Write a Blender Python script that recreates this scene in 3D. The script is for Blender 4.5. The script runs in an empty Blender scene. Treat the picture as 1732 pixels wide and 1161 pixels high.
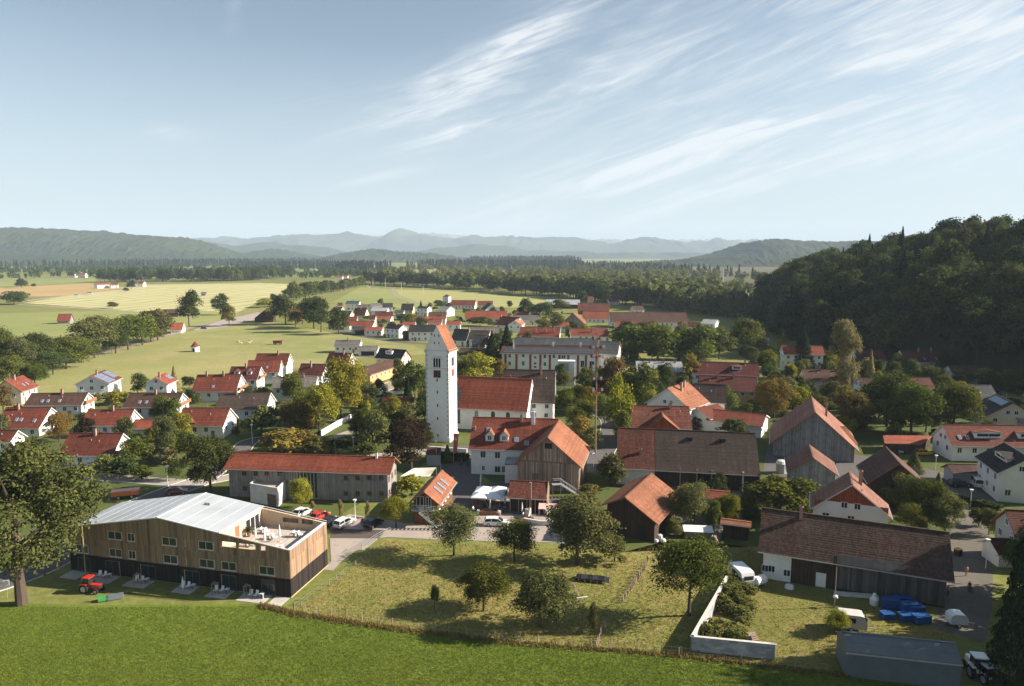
import bpy, math, random
import numpy as np
from mathutils import Vector, noise as mnoise
R = math.radians
random.seed(7)
rng = np.random.default_rng(7)
scene = bpy.context.scene
COL = scene.collection

# ------------------------------------------------------------------ camera
FPX, CX, CY, HZ, CAMH = 1180.0, 866.0, 580.5, 430.0, 50.0
TH = math.atan((CY - HZ) / FPX)
cam = bpy.data.cameras.new("camera")
cam.sensor_width = 36.0
cam.lens = FPX / 1732.0 * 36.0
cam.clip_start = 0.5
cam.clip_end = 40000
camo = bpy.data.objects.new("camera", cam)
camo.location = (0, 0, CAMH)
camo.rotation_euler = (math.pi / 2 - TH, 0, 0)
COL.objects.link(camo)
scene.camera = camo

# ------------------------------------------------------------------ light
SUN_B, SUN_E = 86.0, 27.5            # bearing clockwise from +Y, elevation
sl = bpy.data.lights.new("sun", 'SUN')
sl.energy = 5.0
sl.angle = R(0.55)
sl.color = (1.0, 0.89, 0.75)
so = bpy.data.objects.new("sun", sl)
sd = Vector((math.sin(R(SUN_B)) * math.cos(R(SUN_E)), math.cos(R(SUN_B)) * math.cos(R(SUN_E)), math.sin(R(SUN_E))))
so.rotation_euler = (-sd).to_track_quat('-Z', 'Y').to_euler()
so.location = (300, 0, 300)
COL.objects.link(so)

world = bpy.data.worlds.new("World")
scene.world = world
world.use_nodes = True
SKY_STRENGTH = 0.05
HAZE_D = 0.000074
scene.view_settings.view_transform = 'Standard'
scene.view_settings.look = 'None'
scene.view_settings.exposure = 1.42
scene.view_settings.gamma = 1.0
scene.view_settings.use_curve_mapping = False
scene.cycles.use_denoising = True
scene.cycles.max_bounces = 6
scene.cycles.diffuse_bounces = 3
scene.cycles.volume_bounces = 0
scene.cycles.transparent_max_bounces = 8


class NB:
    """small helper for node trees"""
    def __init__(s, nt):
        s.nt = nt
        nt.nodes.clear()

    def n(s, typ, ins=None, **kw):
        nd = s.nt.nodes.new(typ)
        for k, v in kw.items():
            setattr(nd, k, v)
        for k, v in (ins or {}).items():
            if isinstance(v, tuple) and len(v) == 2 and hasattr(v[0], 'outputs'):
                s.nt.links.new(v[0].outputs[v[1]], nd.inputs[k])
            elif hasattr(v, 'outputs'):
                s.nt.links.new(v.outputs[0], nd.inputs[k])
            else:
                nd.inputs[k].default_value = v
        return nd

    def m(s, op, a, b=None, c=None):
        ins = {0: a}
        if b is not None:
            ins[1] = b
        if c is not None:
            ins[2] = c
        return s.n('ShaderNodeMath', ins, operation=op)

    def mr(s, v, a, b, c, d):
        return s.n('ShaderNodeMapRange', {0: v, 1: a, 2: b, 3: c, 4: d})

    def mix(s, f, a, b, mode='MIX'):
        nd = s.n('ShaderNodeMix', None, data_type='RGBA', blend_type=mode)
        for k, v in ((0, f), (6, a), (7, b)):
            if hasattr(v, 'outputs'):
                o = v.outputs[2] if v.bl_idname == 'ShaderNodeMix' else v.outputs[0]
                s.nt.links.new(o, nd.inputs[k])
            elif isinstance(v, tuple) and hasattr(v[0], 'outputs'):
                s.nt.links.new(v[0].outputs[v[1]], nd.inputs[k])
            else:
                nd.inputs[k].default_value = v if isinstance(v, (int, float)) else (*v[:3], 1.0)
        return nd


def build_world():
    b = NB(world.node_tree)
    sky = b.n('ShaderNodeTexSky')
    sky.sky_type = 'NISHITA'
    sky.sun_disc = False
    sky.sun_elevation = R(SUN_E)
    sky.sun_rotation = R(SUN_B)
    sky.altitude = 700
    sky.air_density = 1.0
    sky.dust_density = 0.9
    sky.ozone_density = 1.2
    sat = b.n('ShaderNodeHueSaturation', {'Hue': 0.49, 'Saturation': 0.80, 'Value': 1.0, 'Color': sky})
    tc = b.n('ShaderNodeTexCoord')
    sp = b.n('ShaderNodeSeparateXYZ', {0: (tc, 'Generated')})
    az = b.m('ARCTAN2', (sp, 0), (sp, 1))
    el = b.m('ARCSINE', (sp, 2))
    # stretched, distorted noise: cirrus fibres climbing to the right
    ang = R(17)
    ca, sa = math.cos(ang), math.sin(ang)
    u = b.m('ADD', b.m('MULTIPLY', az, ca), b.m('MULTIPLY', el, sa))
    v = b.m('SUBTRACT', b.m('MULTIPLY', el, ca), b.m('MULTIPLY', az, sa))
    cv = b.n('ShaderNodeCombineXYZ', {0: b.m('MULTIPLY', u, 2.6), 1: b.m('MULTIPLY', v, 15.0), 2: 0.7})
    wob = b.n('ShaderNodeTexNoise', {'Vector': cv, 'Scale': 0.9, 'Detail': 3.0})
    wv = b.n('ShaderNodeVectorMath', {0: cv, 1: b.n('ShaderNodeVectorMath', {0: (wob, 'Color'), 1: (1.3, 1.3, 1.3)}, operation='MULTIPLY')}, operation='ADD')
    fib = b.n('ShaderNodeTexNoise', {'Vector': wv, 'Scale': 1.5, 'Detail': 9.0, 'Roughness': 0.6})
    cv2 = b.n('ShaderNodeCombineXYZ', {0: b.m('MULTIPLY', u, 5.0), 1: b.m('MULTIPLY', v, 85.0), 2: 3.1})
    wv2 = b.n('ShaderNodeVectorMath', {0: cv2, 1: b.n('ShaderNodeVectorMath', {0: (wob, 'Color'), 1: (5.0, 5.0, 5.0)}, operation='MULTIPLY')}, operation='ADD')
    fine = b.n('ShaderNodeTexNoise', {'Vector': wv2, 'Scale': 1.2, 'Detail': 7.0, 'Roughness': 0.6})

    def blob(px, py, hl, hw, deg):
        a0 = math.atan((px - CX) / FPX)
        e0 = math.atan((HZ - py) / FPX * math.cos(a0))
        c, s_ = math.cos(R(deg)), math.sin(R(deg))
        da = b.m('SUBTRACT', az, a0)
        de = b.m('SUBTRACT', el, e0)
        p = b.m('ADD', b.m('MULTIPLY', da, c * FPX / hl), b.m('MULTIPLY', de, s_ * FPX / hl))
        q = b.m('SUBTRACT', b.m('MULTIPLY', de, c * FPX / hw), b.m('MULTIPLY', da, s_ * FPX / hw))
        r2 = b.m('ADD', b.m('MULTIPLY', p, p), b.m('MULTIPLY', q, q))
        return b.m('EXPONENT', b.m('MULTIPLY', r2, -1.0))
    tot = None
    for wgt, args in ((0.95, (1470, 150, 360, 55, 22)), (0.9, (1100, 280, 250, 40, 20)), (0.62, (1360, 50, 330, 48, 14)),
                      (1.0, (800, 160, 220, 44, 14)), (1.2, (830, 217, 115, 15, 17)), (0.85, (905, 72, 95, 30, 26)),
                      (0.5, (1560, 250, 300, 40, 8)), (0.5, (650, 305, 60, 8, 12)), (0.38, (300, 232, 45, 10, 0)),
                      (0.35, (1000, 360, 420, 38, 6)), (0.45, (1650, 210, 240, 70, 14)), (0.3, (418, 45, 10, 22, -20)),
                      (0.32, (1250, 170, 480, 170, 15))):
        g = b.m('MULTIPLY', blob(*args), wgt)
        tot = g if tot is None else b.m('ADD', tot, g)
    # the same thin cirrus goes on outside the view
    cov = b.n('ShaderNodeTexNoise', {'Vector': (tc, 'Generated'), 'Scale': 1.6, 'Detail': 2.0})
    gen = b.mr(cov, 0.52, 0.75, 0.0, 0.5)
    outside = b.mr(b.m('ABSOLUTE', az), 0.72, 1.1, 0.0, 1.0)
    tot = b.m('ADD', tot, b.m('MULTIPLY', gen, outside))
    f1 = b.mr(fib, 0.40, 0.64, 0.0, 1.0)
    f2 = b.mr(fine, 0.34, 0.66, 0.2, 1.3)
    dens = b.m('MULTIPLY', b.m('MULTIPLY', tot, f2), b.m('ADD', b.m('MULTIPLY', f1, 0.85), 0.15))
    densc = b.mr(dens, 0.0, 0.85, 0.0, 0.9)
    cloudcol = b.n('ShaderNodeRGB')
    cloudcol.outputs[0].default_value = (6.7, 7.0, 7.2, 1)
    # pale air low on the horizon
    hz = b.mr(el, 0.0, 0.28, 0.78, 0.0)
    hzc = b.n('ShaderNodeRGB')
    hzc.outputs[0].default_value = (4.9, 5.65, 6.15, 1)
    base = b.mix(hz, sat, hzc)
    mixc = b.mix(densc, base, cloudcol)
    bg = b.n('ShaderNodeBackground', {'Strength': SKY_STRENGTH})
    b.nt.links.new(mixc.outputs[2], bg.inputs[0])
    out = b.n('ShaderNodeOutputWorld')
    b.nt.links.new(bg.outputs[0], out.inputs[0])


build_world()

# ------------------------------------------------------------------ projection helpers (the photograph read as rays on level ground)
def ray(px, py):
    x = (px - CX) / FPX
    y = -(py - CY) / FPX
    return Vector((x, math.cos(TH) + math.sin(TH) * y, -math.sin(TH) + math.cos(TH) * y))


def at(px, py, z=0.0):
    r = ray(px, py)
    t = (z - CAMH) / r.z
    return Vector((r.x * t, r.y * t, z))


def at_depth(px, py, d):
    r = ray(px, py)
    t = d / r.y
    return Vector((r.x * t, d, CAMH + r.z * t))


def proj(p):
    d = Vector(p) - Vector((0, 0, CAMH))
    f = d.y * math.cos(TH) - d.z * math.sin(TH)
    u = d.y * math.sin(TH) + d.z * math.cos(TH)
    return CX + FPX * d.x / f, CY - FPX * u / f


# ------------------------------------------------------------------ mesh helpers
class MB:
    def __init__(s):
        s.v, s.f, s.uv, s.mi, s.t = [], [], [], [], []

    def poly(s, pts, m=0, uv=None, tint=None):
        pts = [Vector(p) for p in pts]
        i = len(s.v)
        s.v += [tuple(p) for p in pts]
        s.f.append(tuple(range(i, i + len(pts))))
        s.mi.append(m)
        if uv is None:
            n = Vector((0, 0, 0))
            for k in range(len(pts)):
                a, c = pts[k], pts[(k + 1) % len(pts)]
                n += a.cross(c)
            if n.length < 1e-9:
                n = Vector((0, 0, 1))
            n.normalize()
            if abs(n.z) > 0.985:
                uv = [(p.x, p.y) for p in pts]
            else:
                ua = Vector((0, 0, 1)).cross(n).normalized()
                va = n.cross(ua)
                uv = [(p.dot(ua), p.dot(va)) for p in pts]
        s.uv += uv
        s.t += [0.5 if tint is None else tint] * len(pts)

    def box(s, x0, y0, z0, x1, y1, z1, m=0, tint=None, bottom=True):
        P = [(x0, y0, z0), (x1, y0, z0), (x1, y1, z0), (x0, y1, z0), (x0, y0, z1), (x1, y0, z1), (x1, y1, z1), (x0, y1, z1)]
        for q in ((4, 5, 6, 7), (0, 1, 5, 4), (1, 2, 6, 5), (2, 3, 7, 6), (3, 0, 4, 7)) + (((3, 2, 1, 0),) if bottom else ()):
            s.poly([P[k] for k in q], m, tint=tint)

    def tube(s, p0, p1, r0, r1=None, n=6, m=0, caps=True):
        p0, p1 = Vector(p0), Vector(p1)
        r1 = r0 if r1 is None else r1
        d = (p1 - p0).normalized()
        a = d.orthogonal().normalized()
        c = d.cross(a)
        A = [p0 + (a * math.cos(2 * math.pi * k / n) + c * math.sin(2 * math.pi * k / n)) * r0 for k in range(n)]
        B = [p1 + (a * math.cos(2 * math.pi * k / n) + c * math.sin(2 * math.pi * k / n)) * r1 for k in range(n)]
        for k in range(n):
            j = (k + 1) % n
            s.poly([A[k], A[j], B[j], B[k]], m)
        if caps:
            s.poly(A[::-1], m)
            s.poly(B, m)

    def bar(s, p0, p1, w, h=None, m=0):
        """square bar between two points"""
        h = h or w
        p0, p1 = Vector(p0), Vector(p1)
        d = (p1 - p0).normalized()
        a = d.cross(Vector((0, 0, 1)))
        a = Vector((1, 0, 0)) if a.length < 1e-4 else a.normalized()
        c = a.cross(d)
        q = [(-w / 2, -h / 2), (w / 2, -h / 2), (w / 2, h / 2), (-w / 2, h / 2)]
        A = [p0 + a * i + c * j for i, j in q]
        B = [p1 + a * i + c * j for i, j in q]
        for k in range(4):
            j = (k + 1) % 4
            s.poly([A[k], A[j], B[j], B[k]], m)
        s.poly(A[::-1], m)
        s.poly(B, m)

    def lathe(s, prof, n=10, m=0, c=(0, 0)):
        for (r0, z0), (r1, z1) in zip(prof, prof[1:]):
            for k in range(n):
                a0, a1 = 2 * math.pi * k / n, 2 * math.pi * (k + 1) / n
                P = [(c[0] + r0 * math.cos(a0), c[1] + r0 * math.sin(a0), z0), (c[0] + r0 * math.cos(a1), c[1] + r0 * math.sin(a1), z0),
                     (c[0] + r1 * math.cos(a1), c[1] + r1 * math.sin(a1), z1), (c[0] + r1 * math.cos(a0), c[1] + r1 * math.sin(a0), z1)]
                if r0 < 1e-6:
                    P = [P[0], P[2], P[3]]
                elif r1 < 1e-6:
                    P = [P[0], P[1], P[2]]
                s.poly(P, m)

    def mesh(s, name, mats):
        me = bpy.data.meshes.new(name)
        me.from_pydata(s.v, [], s.f)
        uvl = me.uv_layers.new(name="UVMap")
        uvl.data.foreach_set("uv", np.array(s.uv, dtype=np.float32).ravel())
        at_ = me.attributes.new("tint", 'FLOAT', 'POINT')
        at_.data.foreach_set("value", np.array(s.t, dtype=np.float32))
        for mm in (mats if isinstance(mats, (list, tuple)) else [mats]):
            me.materials.append(mm)
        me.polygons.foreach_set("material_index", s.mi)
        return me

    def build(s, name, mats, parent=None, loc=None, rot=None):
        return ob(name, s.mesh(name, mats), parent, loc, rot)


def ob(name, me, parent=None, loc=None, rot=None, scale=None):
    o = bpy.data.objects.new(name, me)
    COL.objects.link(o)
    if parent is not None:
        o.parent = parent
    if loc is not None:
        o.location = loc
    if rot is not None:
        o.rotation_euler = rot if hasattr(rot, '__len__') else (0, 0, rot)
    if scale is not None:
        o.scale = scale
    return o


def tag(o, label=None, cat=None, group=None, kind=None):
    if label:
        o['label'] = label
    if cat:
        o['category'] = cat
    if group:
        o['group'] = group
    if kind:
        o['kind'] = kind
    return o


def thing(name, label, cat, loc=(0, 0, 0), rot=0.0, group=None):
    return tag(ob(name, None, None, loc, rot), label, cat, group)


def copy_tree(src, loc, rot=None, label=None, group=None, scale=None):
    def cp(o, parent):
        c = o.copy()
        COL.objects.link(c)
        if parent is not None:
            c.parent = parent
        for ch in KIDS.get(o.name, []):
            cp(ch, c)
        return c
    if src.name not in KIDS:
        reg(src)
    c = cp(src, None)
    c.location = loc
    if rot is not None:
        c.rotation_euler = (0, 0, rot)
    if scale is not None:
        c.scale = scale
    if label:
        c['label'] = label
    if group:
        c['group'] = group
    return c


KIDS = {}


def reg(o):
    KIDS[o.name] = list(o.children)
    for c in o.children:
        reg(c)


def npmesh(name, V, F, mats, tint=None, uv=None, smooth=False):
    """V (n,3), F (m,k) numpy"""
    me = bpy.data.meshes.new(name)
    n, (m, k) = len(V), F.shape
    me.vertices.add(n)
    me.vertices.foreach_set("co", np.ascontiguousarray(V, dtype=np.float32).ravel())
    me.loops.add(m * k)
    me.loops.foreach_set("vertex_index", np.ascontiguousarray(F, dtype=np.int32).ravel())
    me.polygons.add(m)
    me.polygons.foreach_set("loop_start", np.arange(0, m * k, k, dtype=np.int32))
    if tint is not None:
        a = me.attributes.new("tint", 'FLOAT', 'POINT')
        a.data.foreach_set("value", np.ascontiguousarray(tint, dtype=np.float32))
    if smooth:
        me.polygons.foreach_set("use_smooth", np.ones(m, dtype=bool))
    me.update(calc_edges=True)
    for mm in (mats if isinstance(mats, (list, tuple)) else [mats]):
        me.materials.append(mm)
    return me


# ------------------------------------------------------------------ materials
def mat(name, rgb, rough=0.85, var=0.18, scale=1.5, bump=0.0, bscale=8.0, metal=0.0, spec=0.3, second=None, tint=0.0, coat=0.0):
    m = bpy.data.materials.new(name)
    m.use_nodes = True
    b = NB(m.node_tree)
    tc = b.n('ShaderNodeTexCoord')
    nz = b.n('ShaderNodeTexNoise', {'Vector': (tc, 'Object'), 'Scale': scale, 'Detail': 5.0, 'Roughness': 0.62})
    f = b.mr(nz, 0.25, 0.75, 1.0 - var, 1.0 + var)
    col = b.mix(1.0, rgb, b.n('ShaderNodeCombineColor', {0: f, 1: f, 2: f}), 'MULTIPLY')
    if second:
        nz2 = b.n('ShaderNodeTexNoise', {'Vector': (tc, 'Object'), 'Scale': second[1], 'Detail': 4.0})
        col = b.mix(b.mr(nz2, second[2], second[3], 0.0, 1.0), col, second[0])
    if tint:
        at_ = b.n('ShaderNodeAttribute', None, attribute_name='tint')
        tf = b.mr((at_, 'Fac'), 0.0, 1.0, 1.0 - tint, 1.0 + tint)
        col = b.mix(1.0, col, b.n('ShaderNodeCombineColor', {0: tf, 1: tf, 2: tf}), 'MULTIPLY')
    ins = {'Roughness': rough, 'Metallic': metal, 'Specular IOR Level': spec, 'Base Color': (col, 2)}
    if coat:
        ins['Coat Weight'] = coat
    if bump:
        bz = b.n('ShaderNodeTexNoise', {'Vector': (tc, 'Object'), 'Scale': bscale, 'Detail': 4.0})
        ins['Normal'] = b.n('ShaderNodeBump', {'Height': bz, 'Strength': bump, 'Distance': 0.1})
    p = b.n('ShaderNodeBsdfPrincipled', ins)
    b.n('ShaderNodeOutputMaterial', {0: p})
    return m


def roof_mat(name, rgb, amt=0.22, moss=0.35, mosscol=(0.05, 0.04, 0.03), tw=0.24, th=0.38, rough=0.8):
    m = bpy.data.materials.new(name)
    m.use_nodes = True
    b = NB(m.node_tree)
    uvn = b.n('ShaderNodeUVMap', None, uv_map='UVMap')
    sp = b.n('ShaderNodeSeparateXYZ', {0: uvn})
    us = b.m('DIVIDE', (sp, 0), tw)
    cell = b.n('ShaderNodeCombineXYZ', {0: b.m('FLOOR', us), 1: b.m('FLOOR', b.m('DIVIDE', (sp, 1), th))})
    wn = b.n('ShaderNodeTexWhiteNoise', {'Vector': cell}, noise_dimensions='2D')
    f = b.mr(wn, 0, 1, 1 - amt, 1 + amt)
    vs = b.m('DIVIDE', (sp, 1), th)
    rown = b.n('ShaderNodeTexWhiteNoise', {'W': b.m('FLOOR', vs)}, noise_dimensions='1D')
    f = b.m('MULTIPLY', f, b.mr(rown, 0, 1, 0.86, 1.14))
    f = b.m('MULTIPLY', f, b.mr(b.m('FRACT', vs), 0.0, 0.22, 0.62, 1.0))
    f = b.m('MULTIPLY', f, b.mr(b.m('FRACT', us), 0.0, 0.2, 0.78, 1.0))
    tc = b.n('ShaderNodeTexCoord')
    big = b.n('ShaderNodeTexNoise', {'Vector': (tc, 'Object'), 'Scale': 0.35, 'Detail': 6.0, 'Roughness': 0.65})
    oi = b.n('ShaderNodeObjectInfo')
    f = b.m('MULTIPLY', f, b.mr((oi, 'Random'), 0, 1, 0.78, 1.2))
    col = b.mix(1.0, rgb, b.n('ShaderNodeCombineColor', {0: f, 1: f, 2: f}), 'MULTIPLY')
    col = b.mix(b.mr(big, 0.42, 0.75, 0.0, moss), col, mosscol)
    pat = b.n('ShaderNodeTexNoise', {'Vector': (tc, 'Object'), 'Scale': 0.16, 'Detail': 2.0})
    pf = b.mr(pat, 0.3, 0.7, 0.84, 1.16)
    col = b.mix(1.0, col, b.n('ShaderNodeCombineColor', {0: pf, 1: pf, 2: pf}), 'MULTIPLY')
    strk = b.n('ShaderNodeTexNoise', {'Vector': b.n('ShaderNodeCombineXYZ', {0: b.m('MULTIPLY', (sp, 0), 1.3), 1: b.m('MULTIPLY', (sp, 1), 0.12)}), 'Scale': 1.0, 'Detail': 4.0})
    sf = b.mr(strk, 0.3, 0.75, 1.12, 0.78)
    col = b.mix(1.0, col, b.n('ShaderNodeCombineColor', {0: sf, 1: sf, 2: sf}), 'MULTIPLY')
    p = b.n('ShaderNodeBsdfPrincipled', {'Base Color': (col, 2), 'Roughness': rough, 'Specular IOR Level': 0.2})
    b.n('ShaderNodeOutputMaterial', {0: p})
    return m


def board_mat(name, rgb, bw=0.16, amt=0.25, grain=0.3, second=None, tint=0.0):
    """vertical boards: tone per board, grain along it"""
    m = bpy.data.materials.new(name)
    m.use_nodes = True
    b = NB(m.node_tree)
    uvn = b.n('ShaderNodeUVMap', None, uv_map='UVMap')
    sp = b.n('ShaderNodeSeparateXYZ', {0: uvn})
    us = b.m('DIVIDE', (sp, 0), bw)
    wn = b.n('ShaderNodeTexWhiteNoise', {'W': b.m('FLOOR', us)}, noise_dimensions='1D')
    gr = b.n('ShaderNodeTexNoise', {'Vector': b.n('ShaderNodeCombineXYZ', {0: b.m('MULTIPLY', (sp, 0), 9.0), 1: b.m('MULTIPLY', (sp, 1), 0.6)}), 'Scale': 1.0, 'Detail': 5.0})
    f = b.m('MULTIPLY', b.mr(wn, 0, 1, 1 - amt, 1 + amt), b.mr(gr, 0.25, 0.75, 1 - grain, 1 + grain))
    if tint:
        at_ = b.n('ShaderNodeAttribute', None, attribute_name='tint')
        f = b.m('MULTIPLY', f, b.mr((at_, 'Fac'), 0.0, 1.0, 1.0 - tint, 1.0 + tint))
    col = b.mix(1.0, rgb, b.n('ShaderNodeCombineColor', {0: f, 1: f, 2: f}), 'MULTIPLY')
    if second:
        nz2 = b.n('ShaderNodeTexNoise', {'Vector': uvn, 'Scale': second[1], 'Detail': 5.0})
        col = b.mix(b.mr(nz2, second[2], second[3], 0.0, 0.8), col, second[0])
    fr = b.m('FRACT', us)
    gap = b.mr(b.m('ABSOLUTE', b.m('SUBTRACT', fr, 0.5)), 0.42, 0.5, 1.0, 0.0)
    gf = b.mr(gap, 0.0, 1.0, 0.55, 1.0)
    col = b.mix(1.0, col, b.n('ShaderNodeCombineColor', {0: gf, 1: gf, 2: gf}), 'MULTIPLY')
    p = b.n('ShaderNodeBsdfPrincipled', {'Base Color': (col, 2), 'Roughness': 0.85, 'Specular IOR Level': 0.2})
    b.n('ShaderNodeOutputMaterial', {0: p})
    return m


def leaf_mat(name, c0, c1, hue=0.02, val=0.25, tr=0.28):
    m = bpy.data.materials.new(name)
    m.use_nodes = True
    b = NB(m.node_tree)
    at_ = b.n('ShaderNodeAttribute', None, attribute_name='tint')
    oi = b.n('ShaderNodeObjectInfo')
    col = b.mix((at_, 'Fac'), c0, c1)
    hs = b.n('ShaderNodeHueSaturation', {'Hue': b.mr((oi, 'Random'), 0, 1, 0.5 - hue, 0.5 + hue), 'Saturation': 1.0,
                                         'Value': b.mr(b.m('FRACT', b.m('MULTIPLY', (oi, 'Random'), 7.13)), 0, 1, 1 - val, 1 + val), 'Color': (col, 2)})
    d = b.n('ShaderNodeBsdfDiffuse', {'Color': hs})
    t = b.n('ShaderNodeBsdfTranslucent', {'Color': hs})
    mx = b.n('ShaderNodeMixShader', {0: tr, 1: d, 2: t})
    b.n('ShaderNodeOutputMaterial', {0: mx})
    return m


def ground_mat(name, cols, s1=0.02, s2=0.35, s3=3.0, bump=0.6, rough=0.95, stripes=None, fine=0.35):
    """cols: three natural tones blended by noises of several sizes; stripes = (bearing deg, period m, colour, amount)"""
    m = bpy.data.materials.new(name)
    m.use_nodes = True
    b = NB(m.node_tree)
    geo = b.n('ShaderNodeNewGeometry')
    P = (geo, 'Position')
    n1 = b.n('ShaderNodeTexNoise', {'Vector': P, 'Scale': s1, 'Detail': 4.0})
    n2 = b.n('ShaderNodeTexNoise', {'Vector': P, 'Scale': s2, 'Detail': 6.0, 'Roughness': 0.65})
    n3 = b.n('ShaderNodeTexNoise', {'Vector': P, 'Scale': s3, 'Detail': 4.0, 'Roughness': 0.7})
    col = b.mix(b.mr(n1, 0.38, 0.62, 0, 1), cols[0], cols[1])
    col = b.mix(b.mr(n2, 0.5, 0.72, 0, 0.85), col, cols[2])
    f = b.mr(n3, 0.25, 0.75, 1 - fine, 1 + fine)
    if stripes:
        sp = b.n('ShaderNodeSeparateXYZ', {0: P})
        a = R(stripes[0])
        q = b.m('ADD', b.m('MULTIPLY', (sp, 0), math.cos(a)), b.m('MULTIPLY', (sp, 1), -math.sin(a)))
        wob = b.n('ShaderNodeTexNoise', {'Vector': P, 'Scale': 0.008, 'Detail': 2.0})
        q = b.m('ADD', q, b.m('MULTIPLY', wob, stripes[4] if len(stripes) > 4 else 30.0))
        sn = b.m('SINE', b.m('MULTIPLY', q, 2 * math.pi / stripes[1]))
        col = b.mix(b.m('MULTIPLY', b.mr(sn, 0.1, 0.9, 0, 1), stripes[3]), col, stripes[2])
    col = b.mix(1.0, col, b.n('ShaderNodeCombineColor', {0: f, 1: f, 2: f}), 'MULTIPLY')
    ins = {'Base Color': (col, 2), 'Roughness': rough, 'Specular IOR Level': 0.1}
    if bump:
        ins['Normal'] = b.n('ShaderNodeBump', {'Height': b.m('ADD', n2, n3), 'Strength': bump, 'Distance': 0.25})
    p = b.n('ShaderNodeBsdfPrincipled', ins)
    b.n('ShaderNodeOutputMaterial', {0: p})
    return m


RM = dict(
    red=roof_mat("roof_red", (0.165, 0.043, 0.026)),
    brightred=roof_mat("roof_bright_red", (0.25, 0.068, 0.038), moss=0.2),
    darkred=roof_mat("roof_dark_red", (0.105, 0.03, 0.023)),
    brown=roof_mat("roof_brown", (0.098, 0.05, 0.037), moss=0.45),
    darkbrown=roof_mat("roof_dark_brown", (0.075, 0.052, 0.043), moss=0.5),
    dark=roof_mat("roof_dark", (0.035, 0.032, 0.034), moss=0.2),
    gray=roof_mat("roof_gray", (0.14, 0.125, 0.115), moss=0.3),
    slate=roof_mat("roof_slate", (0.06, 0.064, 0.066), moss=0.25, th=0.9, tw=0.9),
    orange=roof_mat("roof_orange", (0.285, 0.112, 0.06), moss=0.25),
    rose=roof_mat("roof_rose_brown", (0.215, 0.10, 0.07), moss=0.35),
    teal=roof_mat("roof_teal", (0.05, 0.075, 0.08), moss=0.1),
    oldred=roof_mat("roof_old_red", (0.15, 0.05, 0.033), amt=0.38, moss=0.6),
    metal=roof_mat("roof_metal", (0.34, 0.35, 0.35), amt=0.04, moss=0.15, tw=0.7, th=30, rough=0.5),
)
WM = dict(
    white=mat("plaster_white", (0.74, 0.73, 0.70), var=0.07, scale=0.6, second=((0.62, 0.60, 0.56), 0.35, 0.6, 0.85)),
    cream=mat("plaster_cream", (0.68, 0.58, 0.42), var=0.07, scale=0.6),
    ochre=mat("plaster_ochre", (0.55, 0.35, 0.15), var=0.1, scale=0.6),
    pink=mat("plaster_pink", (0.66, 0.52, 0.44), var=0.08, scale=0.6),
    gray=mat("plaster_gray", (0.40, 0.41, 0.42), var=0.1, scale=0.6),
    wood=board_mat("boards_brown", (0.15, 0.075, 0.04)),
    darkwood=board_mat("boards_dark", (0.06, 0.04, 0.03)),
    greywood=board_mat("boards_grey", (0.24, 0.235, 0.23), bw=0.22, second=((0.13, 0.10, 0.075), 0.5, 0.5, 0.75)),
    barnwood=board_mat("boards_weathered", (0.23, 0.155, 0.105), bw=0.2, second=((0.12, 0.105, 0.095), 0.45, 0.45, 0.7)),
    redwood=board_mat("boards_red", (0.28, 0.07, 0.03)),
)
M_frame = mat("window_frame_white", (0.72, 0.72, 0.70), var=0.03)
M_glass = mat("window_glass", (0.022, 0.026, 0.03), rough=0.12, var=0.25, scale=0.5, spec=0.6)
M_trim = mat("trim_wood", (0.25, 0.12, 0.06), var=0.15)
M_trimw = mat("trim_white", (0.62, 0.62, 0.60), var=0.06)
M_brick = mat("chimney_render", (0.33, 0.20, 0.15), var=0.25, scale=4)
M_steel = mat("galvanised_steel", (0.42, 0.44, 0.45), rough=0.45, metal=0.4, var=0.1)
M_solar = mat("solar_glass", (0.16, 0.20, 0.27), rough=0.12, var=0.1, spec=0.7)
M_conc = mat("concrete", (0.42, 0.40, 0.37), var=0.16, scale=0.8, bump=0.15)
M_black = mat("black_plastic", (0.02, 0.02, 0.022), rough=0.6)
M_whitep = mat("white_plastic", (0.72, 0.72, 0.71), rough=0.45, var=0.05)
M_postw = mat("post_wood", (0.26, 0.20, 0.15), var=0.25, scale=5)
M_bark = mat("bark", (0.075, 0.055, 0.042), var=0.35, scale=6, bump=0.5, bscale=12)
M_lime = mat("limestone", (0.55, 0.52, 0.48), var=0.15)
# ------------------------------------------------------------------ houses
def window_mesh(w, h, name, frame, glass, two=True):
    mb = MB()
    t, d = 0.07, 0.05
    mb.box(-w / 2, -d, 0, -w / 2 + t, 0.02, h)
    mb.box(w / 2 - t, -d, 0, w / 2, 0.02, h)
    mb.box(-w / 2 + t, -d, 0, w / 2 - t, 0.02, t)
    mb.box(-w / 2 + t, -d, h - t, w / 2 - t, 0.02, h)
    if two:
        mb.box(-0.035, -d, t, 0.035, 0.02, h - t)
    mb.box(-w / 2 - 0.05, -0.14, -0.06, w / 2 + 0.05, 0.02, -0.003)
    return mb.mesh(name, frame)


def pane_mesh(w, h):
    mb = MB()
    mb.box(-w / 2 + 0.07, -0.015, 0.07, w / 2 - 0.07, 0.01, h - 0.07)
    return mb.mesh("pane", M_glass)


WIN = {}


def window(parent, x, y, z, rot, w=1.1, h=1.3, two=True, frame=None, name='window', pane=True):
    """window on a wall; rot = 0 looks towards -Y of the parent"""
    frame = frame or M_frame
    k = (round(w, 2), round(h, 2), two, frame.name)
    if k not in WIN:
        WIN[k] = (window_mesh(w, h, 'window', frame, M_glass, two), pane_mesh(w, h))
    o = ob(name, WIN[k][0], parent, (x, y, z), rot)
    ob('pane', WIN[k][1], o)
    return o


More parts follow.
